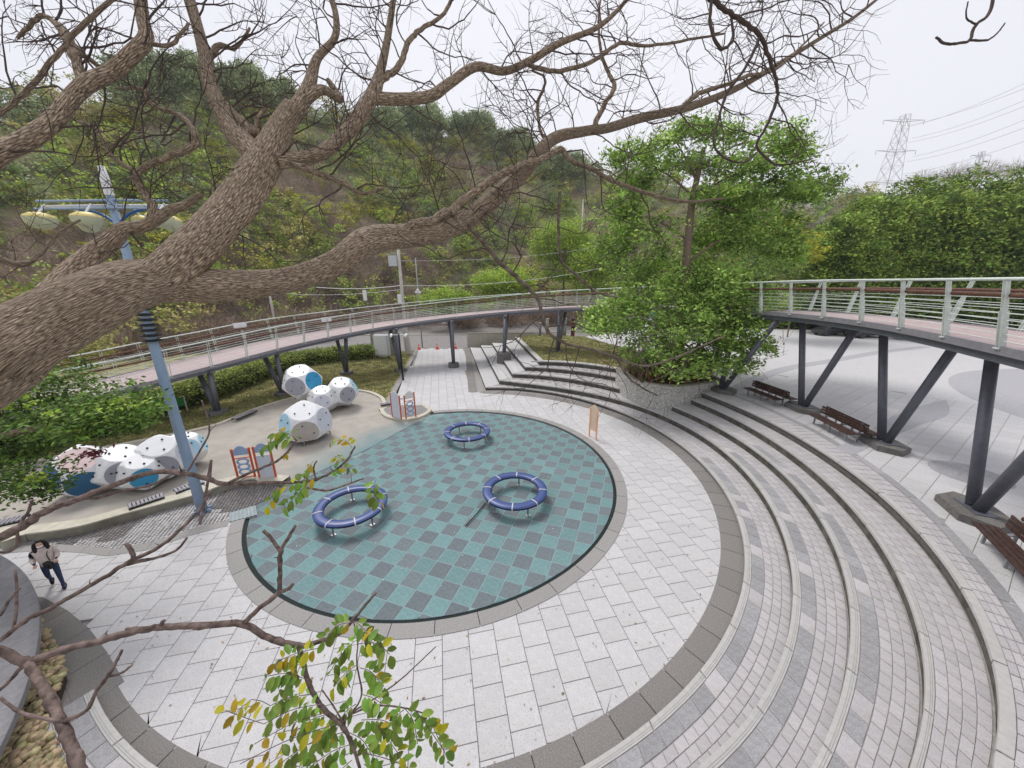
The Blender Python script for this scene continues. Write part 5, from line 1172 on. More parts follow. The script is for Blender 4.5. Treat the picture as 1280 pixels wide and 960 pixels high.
for nm, w in (('L', (.20, .17, .98)), ('R', (.12, -.21, .98))):
    sgn = 1 if nm == 'L' else -1; V = [w, (w[0] + .05, w[1] - sgn * .01, w[2])]; E2 = [(0, 1)]; RR = [.026, .03]
    for q in range(4):
        b0 = len(V); V += [(w[0] + .09, w[1] - .03 + .02 * q, w[2] + .0), (w[0] + .12 - .005 * abs(q - 1.5), w[1] - .028 + .019 * q, w[2] - .025), (w[0] + .115, w[1] - .026 + .018 * q, w[2] - .05)]; E2 += [(1, b0), (b0, b0 + 1), (b0 + 1, b0 + 2)]; RR += [.009, .0085, .007]
    b0 = len(V); V += [(w[0] + .05, w[1] + sgn * -.045, w[2] + .01), (w[0] + .08, w[1] + sgn * -.05, w[2] - .01)]; E2 += [(1, b0), (b0, b0 + 1)]; RR += [.01, .008]
    skin_body('hand', V, E2, RR, 'skin', t, 1)
for s_, an, to in ((1, (.16, .10, .06), (.33, .11, .035)), (-1, (-.24, -.10, .17), (-.15, -.10, .05))):
    skin_body('shoe', [(an[0] - .04, an[1], an[2] - .01), an, to], [(0, 1), (1, 2)], [.045, .05, .036], 'shoe', t, 1, 1)
t.location = (pp_.x, pp_.y, 0); t.rotation_euler = (0, 0, R(-38)); t.scale = (1.03,) * 3
bag = thing('handbag', 'black handbag held at the hip of the walking woman', 'bag', (0, 0, 0))
mb = MB(); mb.box((.24, .02, .90), (.24, .12, .20), .5); bg = mb.build('bag_body', 'bag', bag); md = bg.modifiers.new('bev', 'BEVEL'); md.width = .03; md.segments = 3
mb = MB(); mb.tube(spline([(.16, .06, .98), (.14, .05, 1.2), (.05, .14, 1.36), (-.02, .05, 1.1), (.14, -.03, .94)], 6), .009, 6); mb.build('bag_strap', 'bag', bag)
bag.location = t.location; bag.rotation_euler = t.rotation_euler; bag.scale = t.scale
# ================================================================== HEDGES
def hedge(label, line, w, h, n, leaf='hedge_leaf', size=.13, grp=None):
    P = resample([Vector((*p, 0)) if len(p) == 2 else Vector(p) for p in line], .5); t = thing('hedge', label, 'hedge', tuple(P[0]), grp); L = offset_line(P, w * .42); Q = offset_line(P, -w * .42); wz = lambda i: P[i].z
    hh = [h * (.9 + .12 * noise.noise(Vector((i * .4, 1, 0)))) for i in range(len(P))]
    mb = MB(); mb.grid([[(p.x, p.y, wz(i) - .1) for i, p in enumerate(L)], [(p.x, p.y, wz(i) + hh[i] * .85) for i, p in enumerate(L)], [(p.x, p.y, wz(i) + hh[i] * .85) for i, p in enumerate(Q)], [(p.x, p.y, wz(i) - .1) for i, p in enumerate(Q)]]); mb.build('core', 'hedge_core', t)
    i = rng.integers(0, len(P), n); s = rng.uniform(-.5, .5, n); on = rng.uniform(0, 1, n); z = np.where(on < .55, 1.0, rng.uniform(.05, 1, n)); s = np.where(on < .55, s, np.sign(s) * .5)
    X = np.array([[P[a].x, P[a].y, P[a].z] for a in i]); Nn = np.array([[(L[a] - X2(P[a])).x, (L[a] - X2(P[a])).y] for a in i]) / .42
    HH = np.array([hh[a] for a in i]); r = rng.normal(size=(n, 3)) * np.array([.13, .13, .10])
    C = np.stack([X[:, 0] + Nn[:, 0] * s, X[:, 1] + Nn[:, 1] * s, X[:, 2] + HH * z * (1 - .25 * (np.abs(s) > .42) * (z > .9))], 1) + r
    C[:, :2] += rng.uniform(-.3, .3, (n, 2))
    V, F = leafcards(C - np.array(P[0][:]), size, asp=.7); kind(link('foliage', npmesh('foliage', V, F, leaf), t), 'stuff'); return t
hedge('thick clipped green hedge curving along the lawn behind the climbing domes', [(-27, 20.5), (-25.6, 23.5), (-25, 27), (-25, 31), (-25.2, 35), (-24.4, 38.5), (-22.3, 40.8), (-19.6, 42.2), (-17.4, 43.0)], 2.6, 1.5, 26000, size=.16)
hedge('dark low shrubs in the sunken corner under the footbridge at left', [(-31, 19), (-27.6, 18.6), (-24.8, 20.5)], 2.2, 1.0, 6000, 'leaf_dark', .16)
hedge('long dark clipped hedge at the far side of the upper plaza', [(24, 58, 0), (36, 57, 0), (50, 54, 0), (64, 48, 0), (76, 36, 0), (80, 20, 0)], 3.0, 4.2, 26000, 'leaf_dark', .35)
t = thing('net_fence', 'low bright green net fence with rails under the left end of the footbridge', 'fence', (-27, 19.5, 0))
for a, b_ in (((-28, 18.4), (-25.4, 20.3)), ((-25.4, 20.3), (-23.6, 23.8))):
    a, b_ = Vector((*a, 0)), Vector((*b_, 0))
    for zz in (.5, 1.05): mb = MB(); mb.cyl(a + Vector((0, 0, zz)), b_ + Vector((0, 0, zz)), .04, sides=6); mb.build('rail', 'green_net', t)
    for k in range(4): q = a.lerp(b_, k / 3); mb = MB(); mb.cyl((q.x, q.y, 0), (q.x, q.y, 1.15), .05, sides=6); mb.build('post', 'pole_concrete', t)
    for k in range(5): p0 = a.lerp(b_, k / 5); p1 = a.lerp(b_, (k + .97) / 5); mb = MB(); mb.beam(p0 + Vector((0, 0, .78)), p1 + Vector((0, 0, .78)), .02, .4); mb.build('net_panel', 'green_net', t)
# ================================================================== TREES
def blob(u, v, d, wp, hp, dd=None):
    c = deep(u, v, d); return (c, (wp / FPX * d / 2, (dd if dd else wp / FPX * d / 2), hp / FPX * d / 2))
def crown(parent, blobs, per_m3, size, leaf, clump=.45, per=26, name='crown', hollow=.5, asp=.45, cap=90000):
    pts = []
    for c, r in blobs:
        vol = 4.19 * r[0] * r[1] * r[2]; n = max(3, int(vol ** .72 * per_m3)); pts.append(crown_points(c, r, n, per, clump, hollow=hollow))
    P = np.concatenate(pts)[:cap]; w = np.array(WLOC[parent.name][:]); V, F = leafcards(P - w, size, asp=asp)
    return kind(link(name, npmesh(name, V, F, leaf), parent), 'stuff')
def limb(parent, pts, r0, r1, m='trunk_brown', name='limb', sides=8, wob=.12):
    S_ = spline([tuple(p) for p in pts], 6); n = len(S_); mb = MB(); mb.tube(S_, [r0 + (r1 - r0) * k / (n - 1) for k in range(n)], sides, wob=wob); return mb.build(name, m, parent, smooth=True)
# -- the green tree in the planter
pbx = Vector((11.3, 24.6, 2.1)); D_ = 25.6
t = thing('broadleaf_tree', 'tall green tree with flat layered top rising from the stone planter', 'tree', tuple(pbx))
top = deep(880, 185, D_); mid1 = deep(857, 340, D_ - .3); mid2 = deep(864, 262, D_)
limb(t, [pbx, deep(852, 420, 25.2), mid1, mid2, deep(872, 220, D_), top], .40, .14, name='trunk', sides=14)
for a, b_, c_, r in ((( 866, 245), (830, 215), (780, 190), .10), ((866, 250), (910, 222), (968, 205), .11), ((870, 225), (850, 185), (835, 160), .08), ((874, 210), (925, 180), (990, 175), .08), ((858, 330), (900, 300), (950, 280), .12), ((860, 300), (820, 275), (785, 270), .09)):
    limb(t, [deep(*a, D_), deep(*b_, D_ + random.uniform(-1, 1)), deep(*c_, D_ + random.uniform(-1.5, 1.5))], r, .03)
crown(t, [blob(865, 165, D_, 80, 26), blob(905, 172, D_ + 1, 70, 22), blob(978, 178, D_ - 1, 84, 40), blob(1000, 195, D_, 40, 20), blob(820, 190, D_, 76, 24), blob(782, 195, D_ - 1, 60, 24), blob(850, 208, D_ + 1, 90, 22), blob(930, 212, D_, 110, 30), blob(975, 238, D_ + .5, 120, 40), blob(1010, 245, D_, 50, 26), blob(800, 225, D_, 70, 34), blob(905, 245, D_ - 1, 80, 30), blob(785, 262, D_, 50, 60)], 6.0, .36, 'leaf_green', .36, 26, asp=.36, hollow=.2)
t = thing('bushy_tree', 'dense rounded green tree crown spreading over the planter beneath the flat topped tree', 'tree', (pbx.x + .5, pbx.y - .4, pbx.z))
limb(t, [pbx + Vector((.5, -.4, 0)), deep(880, 420, 24.6), deep(930, 330, 25.5)], .16, .05, name='trunk')
for a, b_ in (((870, 440), (780, 400)), ((872, 430), (940, 395)), ((890, 400), (900, 330))): limb(t, [deep(*a, 24.5), deep((a[0] + b_[0]) / 2, (a[1] + b_[1]) / 2 - 10, 24.5), deep(*b_, 24.3)], .09, .03)
crown(t, [blob(945, 295, 26.5, 120, 95), blob(905, 290, 26.5, 80, 80), blob(980, 320, 26.5, 50, 60), blob(800, 320, 25.5, 80, 110), blob(770, 300, 26, 50, 90), blob(812, 370, 24.5, 80, 70), blob(775, 400, 24.2, 90, 60), blob(755, 405, 24.2, 50, 40), blob(900, 370, 24.2, 110, 70), blob(935, 390, 23.8, 80, 70), blob(870, 410, 23.6, 120, 60), blob(920, 425, 23.8, 70, 45), blob(820, 435, 24, 90, 40), blob(868, 352, 25.0, 70, 44), blob(850, 452, 23.8, 130, 34), blob(905, 448, 23.8, 70, 34), blob(948, 435, 24, 40, 26), blob(905, 350, 24.8, 80, 50), blob(870, 320, 27.5, 60, 60)], 7.0, .28, 'leaf_green', .38, 28, asp=.45, hollow=.45)
t = thing('strap_leaf_plants', 'dark strap leaved clump with rusty dry leaves growing over the planter rim', 'plant', (10.6, 23.6, 2.22))
def straps(parent, n, m, x0, x1, y0, y1, L=1.1):
    V = []; F = []
    for k in range(n):
        b_ = np.array([random.uniform(x0, x1), random.uniform(y0, y1), 2.2]); a = random.uniform(0, 6.28); l = L * random.uniform(.6, 1.2); d = np.array([math.cos(a), math.sin(a), 0]); s_ = np.array([-d[1], d[0], 0]) * .05; q0 = len(V)
        for j in range(5): tt = j / 4; q = b_ + d * l * .7 * tt + np.array([0, 0, l * (2.1 * tt - 1.6 * tt * tt)]); V += [q - s_ * (1 - tt * .9), q + s_ * (1 - tt * .9)]
        F += [[q0 + 2 * j, q0 + 2 * j + 1, q0 + 2 * j + 3, q0 + 2 * j + 2] for j in range(4)]
    kind(link('leaves', npmesh('leaves', np.array(V) - np.array(WLOC[parent.name][:]), F, m), parent), 'stuff')
straps(t, 2300, 'strap_leaf', 8.8, 13.4, 22.8, 25.4, 1.9); straps(t, 70, 'strap_red', 9.0, 12.6, 22.4, 23.4, 1.2)
# -- leafy tree at the lower left
t = thing('leafy_tree', 'dark green leafy tree crown in front of the pink climbing dome at far left', 'tree', (-17.5, 7.5, 0))
limb(t, [(-17.5, 7.5, 0), (-17.0, 7.8, 2.4), (-15.8, 8.2, 4.2), (-13.5, 8.6, 5.0), deep(100, 530, 10)], .22, .05, name='trunk')
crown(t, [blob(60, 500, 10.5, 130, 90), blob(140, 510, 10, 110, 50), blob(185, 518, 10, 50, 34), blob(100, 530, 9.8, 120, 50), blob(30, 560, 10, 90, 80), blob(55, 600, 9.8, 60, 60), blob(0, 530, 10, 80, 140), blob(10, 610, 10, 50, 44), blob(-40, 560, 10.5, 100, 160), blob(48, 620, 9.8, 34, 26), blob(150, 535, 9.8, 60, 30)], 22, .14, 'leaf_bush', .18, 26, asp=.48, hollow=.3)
crown(t, [blob(150, 505, 9.6, 90, 30), blob(30, 470, 10, 70, 40), blob(95, 545, 9.5, 60, 26), blob(60, 590, 9.6, 40, 24), blob(20, 500, 9.6, 50, 60)], 6, .13, 'leaf_lime', .12, 20, asp=.48, hollow=.3, name='highlight_leaves')  # yellow-green leaves; their lime colour also paints the crown's bright highlights
crown(t, [blob(118, 566, 9.6, 20, 20)], 60, .14, 'pink_leaf', .08, 16, asp=.4, hollow=.2, name='red_leaves')
t = thing('olive_shrub', 'yellowish shrub with pale leaves where the footbridge meets the big limb at far left', 'shrub', (-25.5, 24.5, 0)); limb(t, [(-25.5, 24.5, 0), (-25.4, 24.4, 2)], .08, .04, name='stem')
crown(t, [blob(40, 465, 26, 150, 60), blob(90, 440, 28, 90, 50), blob(20, 500, 24, 90, 50)], 5, .26, 'leaf_olive', .3, 24)
# -- dense trees at the right
for lb, u, vt, d, wp, lf in (('dense green tree left end of the right hand tree row', 1062, 246, 50, 100, 'leaf_row'), ('second dense green tree from the left in the right hand row', 1108, 226, 53, 120, 'leaf_row'), ('tallest dark green tree in the right hand row', 1172, 218, 51, 130, 'leaf_row'), ('dense green tree of the right hand row nearest the corner lamp gap', 1232, 216, 49, 120, 'leaf_row'), ('dark tree of the right hand row cut by the right edge', 1290, 214, 48, 130, 'leaf_dark')):
    g_ = deep(u, 352, d); g_.z = 0; t = thing('dense_tree', lb, 'tree', tuple(g_), 'dense trees in a row beyond the upper plaza'); zt = deep(u, vt, d).z * .89
    limb(t, [g_, g_ + Vector((.2, 0, 4)), g_ + Vector((-.2, .3, zt * .75))], .35, .08, name='trunk')
    w = wp / FPX * d / 2; crown(t, [(Vector((g_.x + random.uniform(-.6, .6), g_.y, zt * .52)), (w * 1.12, w * .85, zt * .50)), (Vector((g_.x - w * .4, g_.y - 1.2, zt * .33)), (w * .8, w * .6, zt * .30)), (Vector((g_.x + w * .45, g_.y - 1.2, zt * .38)), (w * .8, w * .6, zt * .32)), (Vector((g_.x, g_.y, zt * .8)), (w * .6, w * .5, zt * .2))], 8.5, .42, lf, .6, 30, hollow=.66, asp=.5)
t = thing('yellow_shrub', 'yellow green shrub beside the dark hedge right of the planter tree', 'shrub', tuple(deep(1000, 352, 44))); limb(t, [Vector((*X2(deep(1000, 352, 44)), 0)), deep(1000, 320, 44)], .1, .05, name='stem'); crown(t, [blob(1000, 318, 44, 46, 54), blob(980, 300, 46, 40, 60)], 5, .4, 'leaf_yellow', .5, 24)
crown(t, [blob(965, 330, 44, 60, 50)], 5, .4, 'leaf_dark', .5, 24, name='dark_foliage')  # extra clump beside the yellow one, in the darker leaf material
# -- hill wood
def twig_crowns(C, Rr, n, L, wdt):
    """bare crowns: thin upward fans of twigs"""
    out = []; 
    for c, r in zip(C, Rr):
        d = rng.normal(size=(n, 3)); d[:, 2] = np.abs(d[:, 2]) * .9 + .15; d /= np.linalg.norm(d, axis=1)[:, None]
        s = rng.uniform(.1, .8, n)[:, None]; a = np.array(c) + d * s * r; b_ = a + (d + rng.normal(size=(n, 3)) * .35) * L * r
        w = np.cross(d, rng.normal(size=(n, 3))); w /= np.linalg.norm(w, axis=1)[:, None] + 1e-9
        out.append(np.stack([a - w * wdt, a + w * wdt, b_], 1).reshape(-1, 3))
    V = np.concatenate(out); return V, np.arange(len(V)).reshape(-1, 3)
spots = {'leaf_yellow': [], 'leaf_far': [], 'leaf_olive': [], 'leaf_mid': [], 'twig_far': [], 'leaf_lime': [], 'twig_pale': []}
g = np.random.default_rng(5)
for k in range(2150):
    a = g.uniform(-1.12, .95); foot = np.interp(a, [-1.2, -.7, -.2, .2, .6, 1.2], [66, 70, 92, 100, 110, 120]); s = g.uniform(-.05, 1.04); r = foot + 62 * s
    x, y = r * math.sin(a), r * math.cos(a); nz_ = noise.noise(Vector((x * .045, y * .045, 4))) + .25 * g.normal()
    if s < .30 and a < .1: kd = g.choice(['twig_far', 'twig_pale', 'leaf_olive', 'twig_far', 'twig_far', 'leaf_mid'])
    elif s < .16: kd = g.choice(['twig_far', 'leaf_mid', 'leaf_olive', 'twig_far', 'leaf_lime'])
    elif s > .82: kd = g.choice(['leaf_far', 'leaf_far', 'leaf_olive', 'twig_pale'])
    elif nz_ > .14: kd = 'twig_far'
    elif nz_ > -.05: kd = g.choice(['leaf_olive', 'twig_pale', 'leaf_mid', 'twig_far'])
    else: kd = g.choice(['leaf_mid', 'leaf_far', 'leaf_olive', 'leaf_lime'], p=[.4, .3, .2, .1])
    if g.random() < .055 and s > .15: kd = 'leaf_yellow'
    spots[kd].append((x, y, hill(x, y), g.uniform(2.2, 4.4)))
nm = {'leaf_yellow': 'yellow_flecked_wood', 'leaf_far': 'dark_green_wood', 'leaf_olive': 'olive_wood', 'leaf_mid': 'green_wood', 'twig_far': 'reddish_bare_scrub', 'leaf_lime': 'light_green_wood', 'twig_pale': 'grey_bare_scrub'}
for kd, L_ in spots.items():
    if kd.startswith('twig'):
        V, F = twig_crowns([(x, y, z - .3) for x, y, z, r in L_], [r * 1.15 for *_, r in L_], 600, .30, .032)
        o = link(nm[kd], npmesh(nm[kd], V, F, kd))
    else:
        P = np.concatenate([crown_points((x, y, z + r * .8), (r, r, r * g.uniform(.7, 1.1)), 22, 22, .5, hollow=.55) for x, y, z, r in L_]); V, F = leafcards(P, .5, asp=.6); o = link(nm[kd], npmesh(nm[kd], V, F, kd))
    kind(o, 'stuff')
def hill_tree(label, u, v, wp, hp, leaf, cat='tree', r=None, dens=5, name='hill_tree', grp=None, size=.62, per=24, top=False):
    a = azim(u, v); foot = np.interp(a, [-1.2, -.7, -.2, .2, .6, 1.2], [66, 70, 92, 100, 110, 120])
    e = elev(u, v + hp * .5); rr = r
    if rr is None:
        rr = foot + 64
        for q in np.arange(foot - 2, foot + 64, 1.5):
            if (hill(q * math.sin(a), q * math.cos(a)) - EYE) / q >= e: rr = q; break
    x, y = rr * math.sin(a), rr * math.cos(a); d = Vector((x, y, 0)).dot(FW) + 0
    z0 = hill(x, y) if r is None else -.2
    zc = EYE + rr * elev(u, v); dep = (Vector((x, y, zc)) - Vector((0, 0, EYE))).dot(FW); w = wp / FPX * dep / 2; h = hp / FPX * dep / 2
    t = thing(name, label, cat, (x, y, z0), grp); limb(t, [(x, y, z0 - .5), (x + .2, y, (z0 + zc) / 2), (x, y, zc)], .3, .1, name='trunk', sides=6)
    crown(t, [(Vector((x, y, zc)), (w, w * .7, h)), (Vector((x - w * .5, y, zc - h * .3)), (w * .6, w * .5, h * .6)), (Vector((x + w * .5, y, zc - h * .2)), (w * .6, w * .5, h * .6)), (Vector((x, y, zc - h * 1.1)), (w * .9, w * .5, h * .7))], dens, size, leaf, .7, per, hollow=.5, asp=.55); return t
for lb, u, v, w, h in (('tall dark tree on the hilltop left of the second big limb', 172, 100, 62, 46), ('broad dark tree on the hilltop just right of the forked limb base', 232, 98, 74, 52), ('dark spreading hilltop tree seen through bare twigs above the thick limb', 300, 112, 84, 50), ('small dark hilltop tree at the right end of the left summit', 352, 120, 50, 34), ('dark crown on the ridge behind the second limb fork', 478, 152, 52, 30), ('grey green crown midway along the ridge', 528, 152, 60, 34), ('dark crown on the ridge right of the ridge middle', 590, 158, 56, 30), ('rounded grey green ridge tree left of the lowest saddle', 640, 182, 56, 34), ('hazy green ridge tree behind the planter tree', 705, 212, 60, 36)):
    hill_tree(lb, u, v, w, h, 'leaf_far', dens=4.5, name='hilltop_tree', grp='dark trees along the hilltop')
for lb, u, v, w, h in (('yellow green tree left of the hilltop gap', 152, 152, 30, 18), ('bright yellow tree below the tall dark hilltop tree', 194, 150, 26, 18), ('bright yellow tree lower on the hill above the long limb', 508, 184, 24, 14), ('yellow blossoming tree beside another on the hill middle', 552, 183, 24, 14), ('yellow tree lowest of the three in the hill middle', 535, 205, 20, 16), ('yellow tree tucked above the rising limb', 640, 206, 20, 16), ('yellow tree near the white notice low on the hill at left', 432, 268, 26, 20), ('small golden tree low on the hill beside the limb knot', 472, 274, 18, 22)):
    hill_tree(lb, u, v, w, h, 'leaf_yellow', dens=6, name='yellow_tree', grp='yellow trees on the hillside', size=.5)
for lb, u, v, w, h, r in (('bright green bush by the road behind the footbridge middle', 632, 352, 72, 34, 66), ('light green round tree above the road left of the planter tree', 705, 305, 70, 60, 78), ('fresh green bush beneath the thin far pole', 745, 330, 60, 50, 74), ('green shrub by the far post right of the utility pole', 560, 372, 60, 24, 70)):
    hill_tree(lb, u, v, w, h, 'leaf_lime', 'bush', r, 5.5, 'roadside_bush', 'bright green bushes by the road', .38)
V, F = twig_crowns([tuple(deep(u, v, d)) for u, v, d in ((1010, 285, 60), (1030, 270, 62), (990, 270, 62), (1190, 226, 70), (1230, 222, 72), (1270, 220, 70), (1150, 234, 70), (1300, 218, 70))], [3.6] * 8, 900, .25, .03)
kind(link('bare_tree_tops', npmesh('bare_tree_tops', V, F, 'twig_pale')), 'stuff')
V, F = twig_crowns([tuple(at(u, v, 0)) for u, v in [(x, 383 + 6 * math.sin(x)) for x in range(120, 760, 12)]], [5.0] * 54, 420, .3, .03)
kind(link('roadside_scrub', npmesh('roadside_scrub', V, F, 'twig_far')), 'stuff')
g = np.random.default_rng(8); C_ = []; R_ = []
for k in range(150):
    u = g.uniform(90, 770); a = azim(u, 340); r = g.uniform(70, 104) * (1 if u > 420 else .92); x, y = r * math.sin(a), r * math.cos(a); C_.append((x, y, max(hill(x, y), -.2) + .2)); R_.append(g.uniform(3.5, 6.5))
V, F = twig_crowns(C_, R_, 560, .32, .035); kind(link('brown_undergrowth', npmesh('brown_undergrowth', V, F, 'twig_brown')), 'stuff')
# ================================================================== PYLONS
def pylon(label, u, vb, vt, d, wpx, arms):
    base = deep(u, vb, d); top = deep(u + 14 * wpx, vt, d); sc = d / FPX; t = thing('pylon', label, 'pylon', (base.x, base.y, -.2)); ex = RT0
    b = Vector((base.x, base.y, -.2)); H = top.z - b.z; W0 = 11 * sc * wpx * H / (base.z + H) ; W0 = 17 * sc * wpx; mb = MB()
    def cor(f): w = W0 * (1 - f) + 3.2 * sc * wpx * f; return [Vector((b.x + i * w / 1, b.y + j * w / 1, b.z + H * f)) for i, j in ((-1, -1), (1, -1), (1, 1), (-1, 1))]
    th = .22 * sc * 1.6; fs = [0, .18, .34, .48, .58, .66, .74, .81, .87, .93, 1]
    for f0, f1 in zip(fs, fs[1:]):
        A, B = cor(f0), cor(f1)
        for k in range(4): mb.beam(A[k], B[k], th, th); mb.beam(A[k], B[(k + 1) % 4], th * .6, th * .6); mb.beam(A[(k + 1) % 4], B[k], th * .6, th * .6); mb.beam(B[k], B[(k + 1) % 4], th * .6, th * .6)
    mb.build('lattice', 'pylon', t)
    for f, L in arms:
        for s_ in (-1, 1):
            c = cor(f); z = c[0].z; m = Vector((b.x, b.y, z)); tip = m + Vector((s_ * L * sc * wpx, 0, 1.2 * sc)); mb = MB()
            mb.beam(m + Vector((0, 0, 2.4 * sc * wpx)), tip, th * .7, th * .7); mb.beam(m + Vector((0, -1 * sc, -.5 * sc)), tip, th * .7, th * .7); mb.beam(m + Vector((0, 1 * sc, -.5 * sc)), tip, th * .7, th * .7); mb.build('cross_arm', 'pylon', t)
            mb = MB(); mb.tube([tip, tip - Vector((0, 0, 4.5 * sc * wpx))], th * .8, 6); mb.build('insulator', 'pylon', t)
    return t
pylon('large lattice power pylon rising behind the right hand trees', 1104, 250, 156, 180, 1.0, ((.97, 24), (.82, 24), (.66, 26), (.5, 27)))
pylon('small distant lattice power pylon right of the large pylon', 1216, 226, 193, 420, .55, ((.97, 22), (.86, 24)))
for k, (a, b_) in enumerate((((1138, 158), (1330, 80)), ((1140, 173), (1330, 103)), ((1136, 178), (1330, 112)), ((1140, 196), (1330, 128)), ((1134, 202), (1330, 140)), ((1128, 218), (1330, 158)), ((1128, 158), (1330, 90)))):
    cable(('topmost power line running up right from the large pylon', 'power line just below the topmost line', 'third power line down from the large pylon', 'fourth power line down from the large pylon', 'fifth power line down from the large pylon', 'lowest power line from the large pylon', 'thin upper power line beside the topmost one')[k], deep(*a, 180), deep(*b_, 120), 2.0, .07, 'wire', 'power lines of the pylon')
# small white truck behind the tree
p = Vector((26.5, 50.5, 0)); t = thing('parked_truck', 'small white truck with blue roof half hidden behind the planter tree', 'truck', tuple(p))
p = deep(830, 372, 62); p.z = 0; t.location = p; WLOC[t.name] = Vector((0, 0, 0))
for nm_, c, s_, m_ in (('cargo_box', (0, 0, 2.0), (4.2, 2.0, 1.5), 'car_white'), ('roof', (0, 0, 3.1), (4.3, 2.1, .7), 'car_blue'), ('cab', (-2.9, 0, 1.5), (1.5, 1.9, 1.9), 'car_white'), ('windscreen', (-3.67, 0, 1.9), (.04, 1.6, .8), 'glass_dark'), ('window', (-2.9, -.96, 1.9), (.9, .04, .6), 'glass_dark')): mb = MB(); mb.box(c, s_); o = mb.build(nm_, m_, t); md = o.modifiers.new('b', 'BEVEL'); md.width = .08; md.segments = 2
for x in (-2.8, 1.4):
    for y in (-.9, .9): mb = MB(); mb.cyl((x, y - .12, .42), (x, y + .12, .42), .42, sides=16); mb.build('wheel', 'car_dark', t)
def car(label, u, v, d, m_, src=None, rz=0.):
    p = deep(u, v, d); p.z = ZP if d < 52 else 0
    if src: o = copy_tree(src, tuple(p), rz, label); return o
    t = thing('parked_car', label, 'car', (0, 0, 0), 'cars parked beyond the upper plaza')
    prof = [(-2.1, .35), (-2.15, .75), (-1.5, .95), (-.9, 1.42), (.7, 1.45), (1.5, 1.0), (2.1, .9), (2.15, .35)]
    for nm_, sc_, ys, mm in (('body', 1, .85, m_),):
        mb = MB(); n = len(prof); P = [(x, y, z) for y in (-ys, ys) for x, z in prof]; mb.poly(P, [tuple(range(n))[::-1], tuple(range(n, 2 * n))] + [(i, (i + 1) % n, n + (i + 1) % n, n + i) for i in range(n)]); o = mb.build(nm_, mm, t); md = o.modifiers.new('b', 'BEVEL'); md.width = .08; md.segments = 2
    for s_ in (-1, 1): mb = MB(); y = s_ * .86; q = [(-1.25, y, 1.0), (-.85, y, 1.36), (.65, y, 1.38), (1.2, y, 1.03)]; mb.poly(q + [(a, b - s_ * .05, c) for a, b, c in q], [(0, 1, 2, 3), (4, 7, 6, 5)]); mb.build('side_window', 'glass_dark', t)
    for x in (-1.35, 1.35):
        for y in (-.8, .8): mb = MB(); mb.cyl((x, y - .1, .33), (x, y + .1, .33), .33, sides=16); mb.build('wheel', 'car_dark', t)
    t.location = p; t.rotation_euler = (0, 0, rz); return t
cr_ = car('black car parked beyond the plaza seen left through the railing', 1050, 372, 46, 'car_dark')
car('black car parked beyond the plaza beside the first one', 1095, 372, 44, '', cr_, .1); car('black car farthest right seen through the railing', 1160, 374, 42, '', cr_, -.1)

# ================================================================== HAZE
mb = MB(); mb.box((0, 0, 74), (3100, 3100, 155)); hz_ = mb.build('haze', 'plate_white', None); hz_['kind'] = 'stuff'
hm = bpy.data.materials.new('haze'); hm.use_nodes = True; hn = hm.node_tree; hn.nodes.clear(); ho = hn.nodes.new('ShaderNodeOutputMaterial'); pv = hn.nodes.new('ShaderNodeVolumePrincipled')
pv.inputs['Color'].default_value = (.93, .95, 1, 1); pv.inputs['Density'].default_value = .00035; pv.inputs['Anisotropy'].default_value = .2; hn.links.new(pv.outputs[0], ho.inputs['Volume']); hz_.data.materials.clear(); hz_.data.materials.append(hm)
# ================================================================== THE BIG BARE TREE (foreground)
big = thing('big_bare_tree', 'huge rough barked tree with bare twisting limbs reaching across the whole view', 'tree', (-6.2, -1.5, 0))
ALLB = []
def branch(pts, name='branch', m='bark', sides=None, wob=None, n=None, twigs=True):
    """pts: (u, v, width px, distance)"""
    P = [deep(u, v, d) for u, v, w, d in pts]; Rd = [w / FPX * d / 2 for u, v, w, d in pts]
    if pts[0][2] < 36: Rd = [r * .88 for r in Rd]
    big_ = max(Rd) > .06
    n = n or (8 if big_ else 6); S_ = spline([tuple(p) for p in P], n); Rr_ = []
    for i in range(len(P) - 1): Rr_ += [Rd[i] + (Rd[i + 1] - Rd[i]) * k / n for k in range(n)]
    Rr_.append(Rd[-1]); sides = sides or (28 if max(Rd) > .12 else 14 if big_ else 8)
    if not big_:                       # small natural kinks in thin branches
        for i in range(1, len(S_) - 1): S_[i] = S_[i] + Vector([random.uniform(-1, 1) for _ in range(3)]) * Rr_[i] * .3
    mb = MB(); mb.tube(S_, Rr_, sides, uvl=max(.35, max(Rd) / .12 * .6) if big_ else .3, wob=(.16 if big_ else .08) if wob is None else wob)
    if twigs: ALLB.append((S_, Rr_))
    return mb.build(name, m, big, smooth=True)
# trunk below the picture's left edge, then the great limb
Pt = [Vector((-6.2, -1.5, -.2)), Vector((-6.1, -1.4, 2.5)), Vector((-5.6, -.9, 5.2)), Vector((-4.4, .3, 7.0)), deep(-60, 480, 2.45)]
Ra = [.62, .5, .42, .34, .27]
lm = [(0, 437, 84, 2.55), (60, 405, 76, 2.7), (120, 376, 68, 2.85), (165, 358, 60, 3.0), (205, 350, 46, 3.15)]
P = Pt + [deep(u, v, d) for u, v, w, d in lm]; Rr0 = Ra + [w / FPX * d / 2 for u, v, w, d in lm]
S_ = spline([tuple(p) for p in P], 8); RR_ = []
for i in range(len(P) - 1): RR_ += [Rr0[i] + (Rr0[i + 1] - Rr0[i]) * k / 8 for k in range(8)]
RR_.append(Rr0[-1]); mb = MB(); mb.tube(S_, RR_, 40, uvl=1.6, wob=.17); mb.build('trunk', 'bark', big, smooth=True)
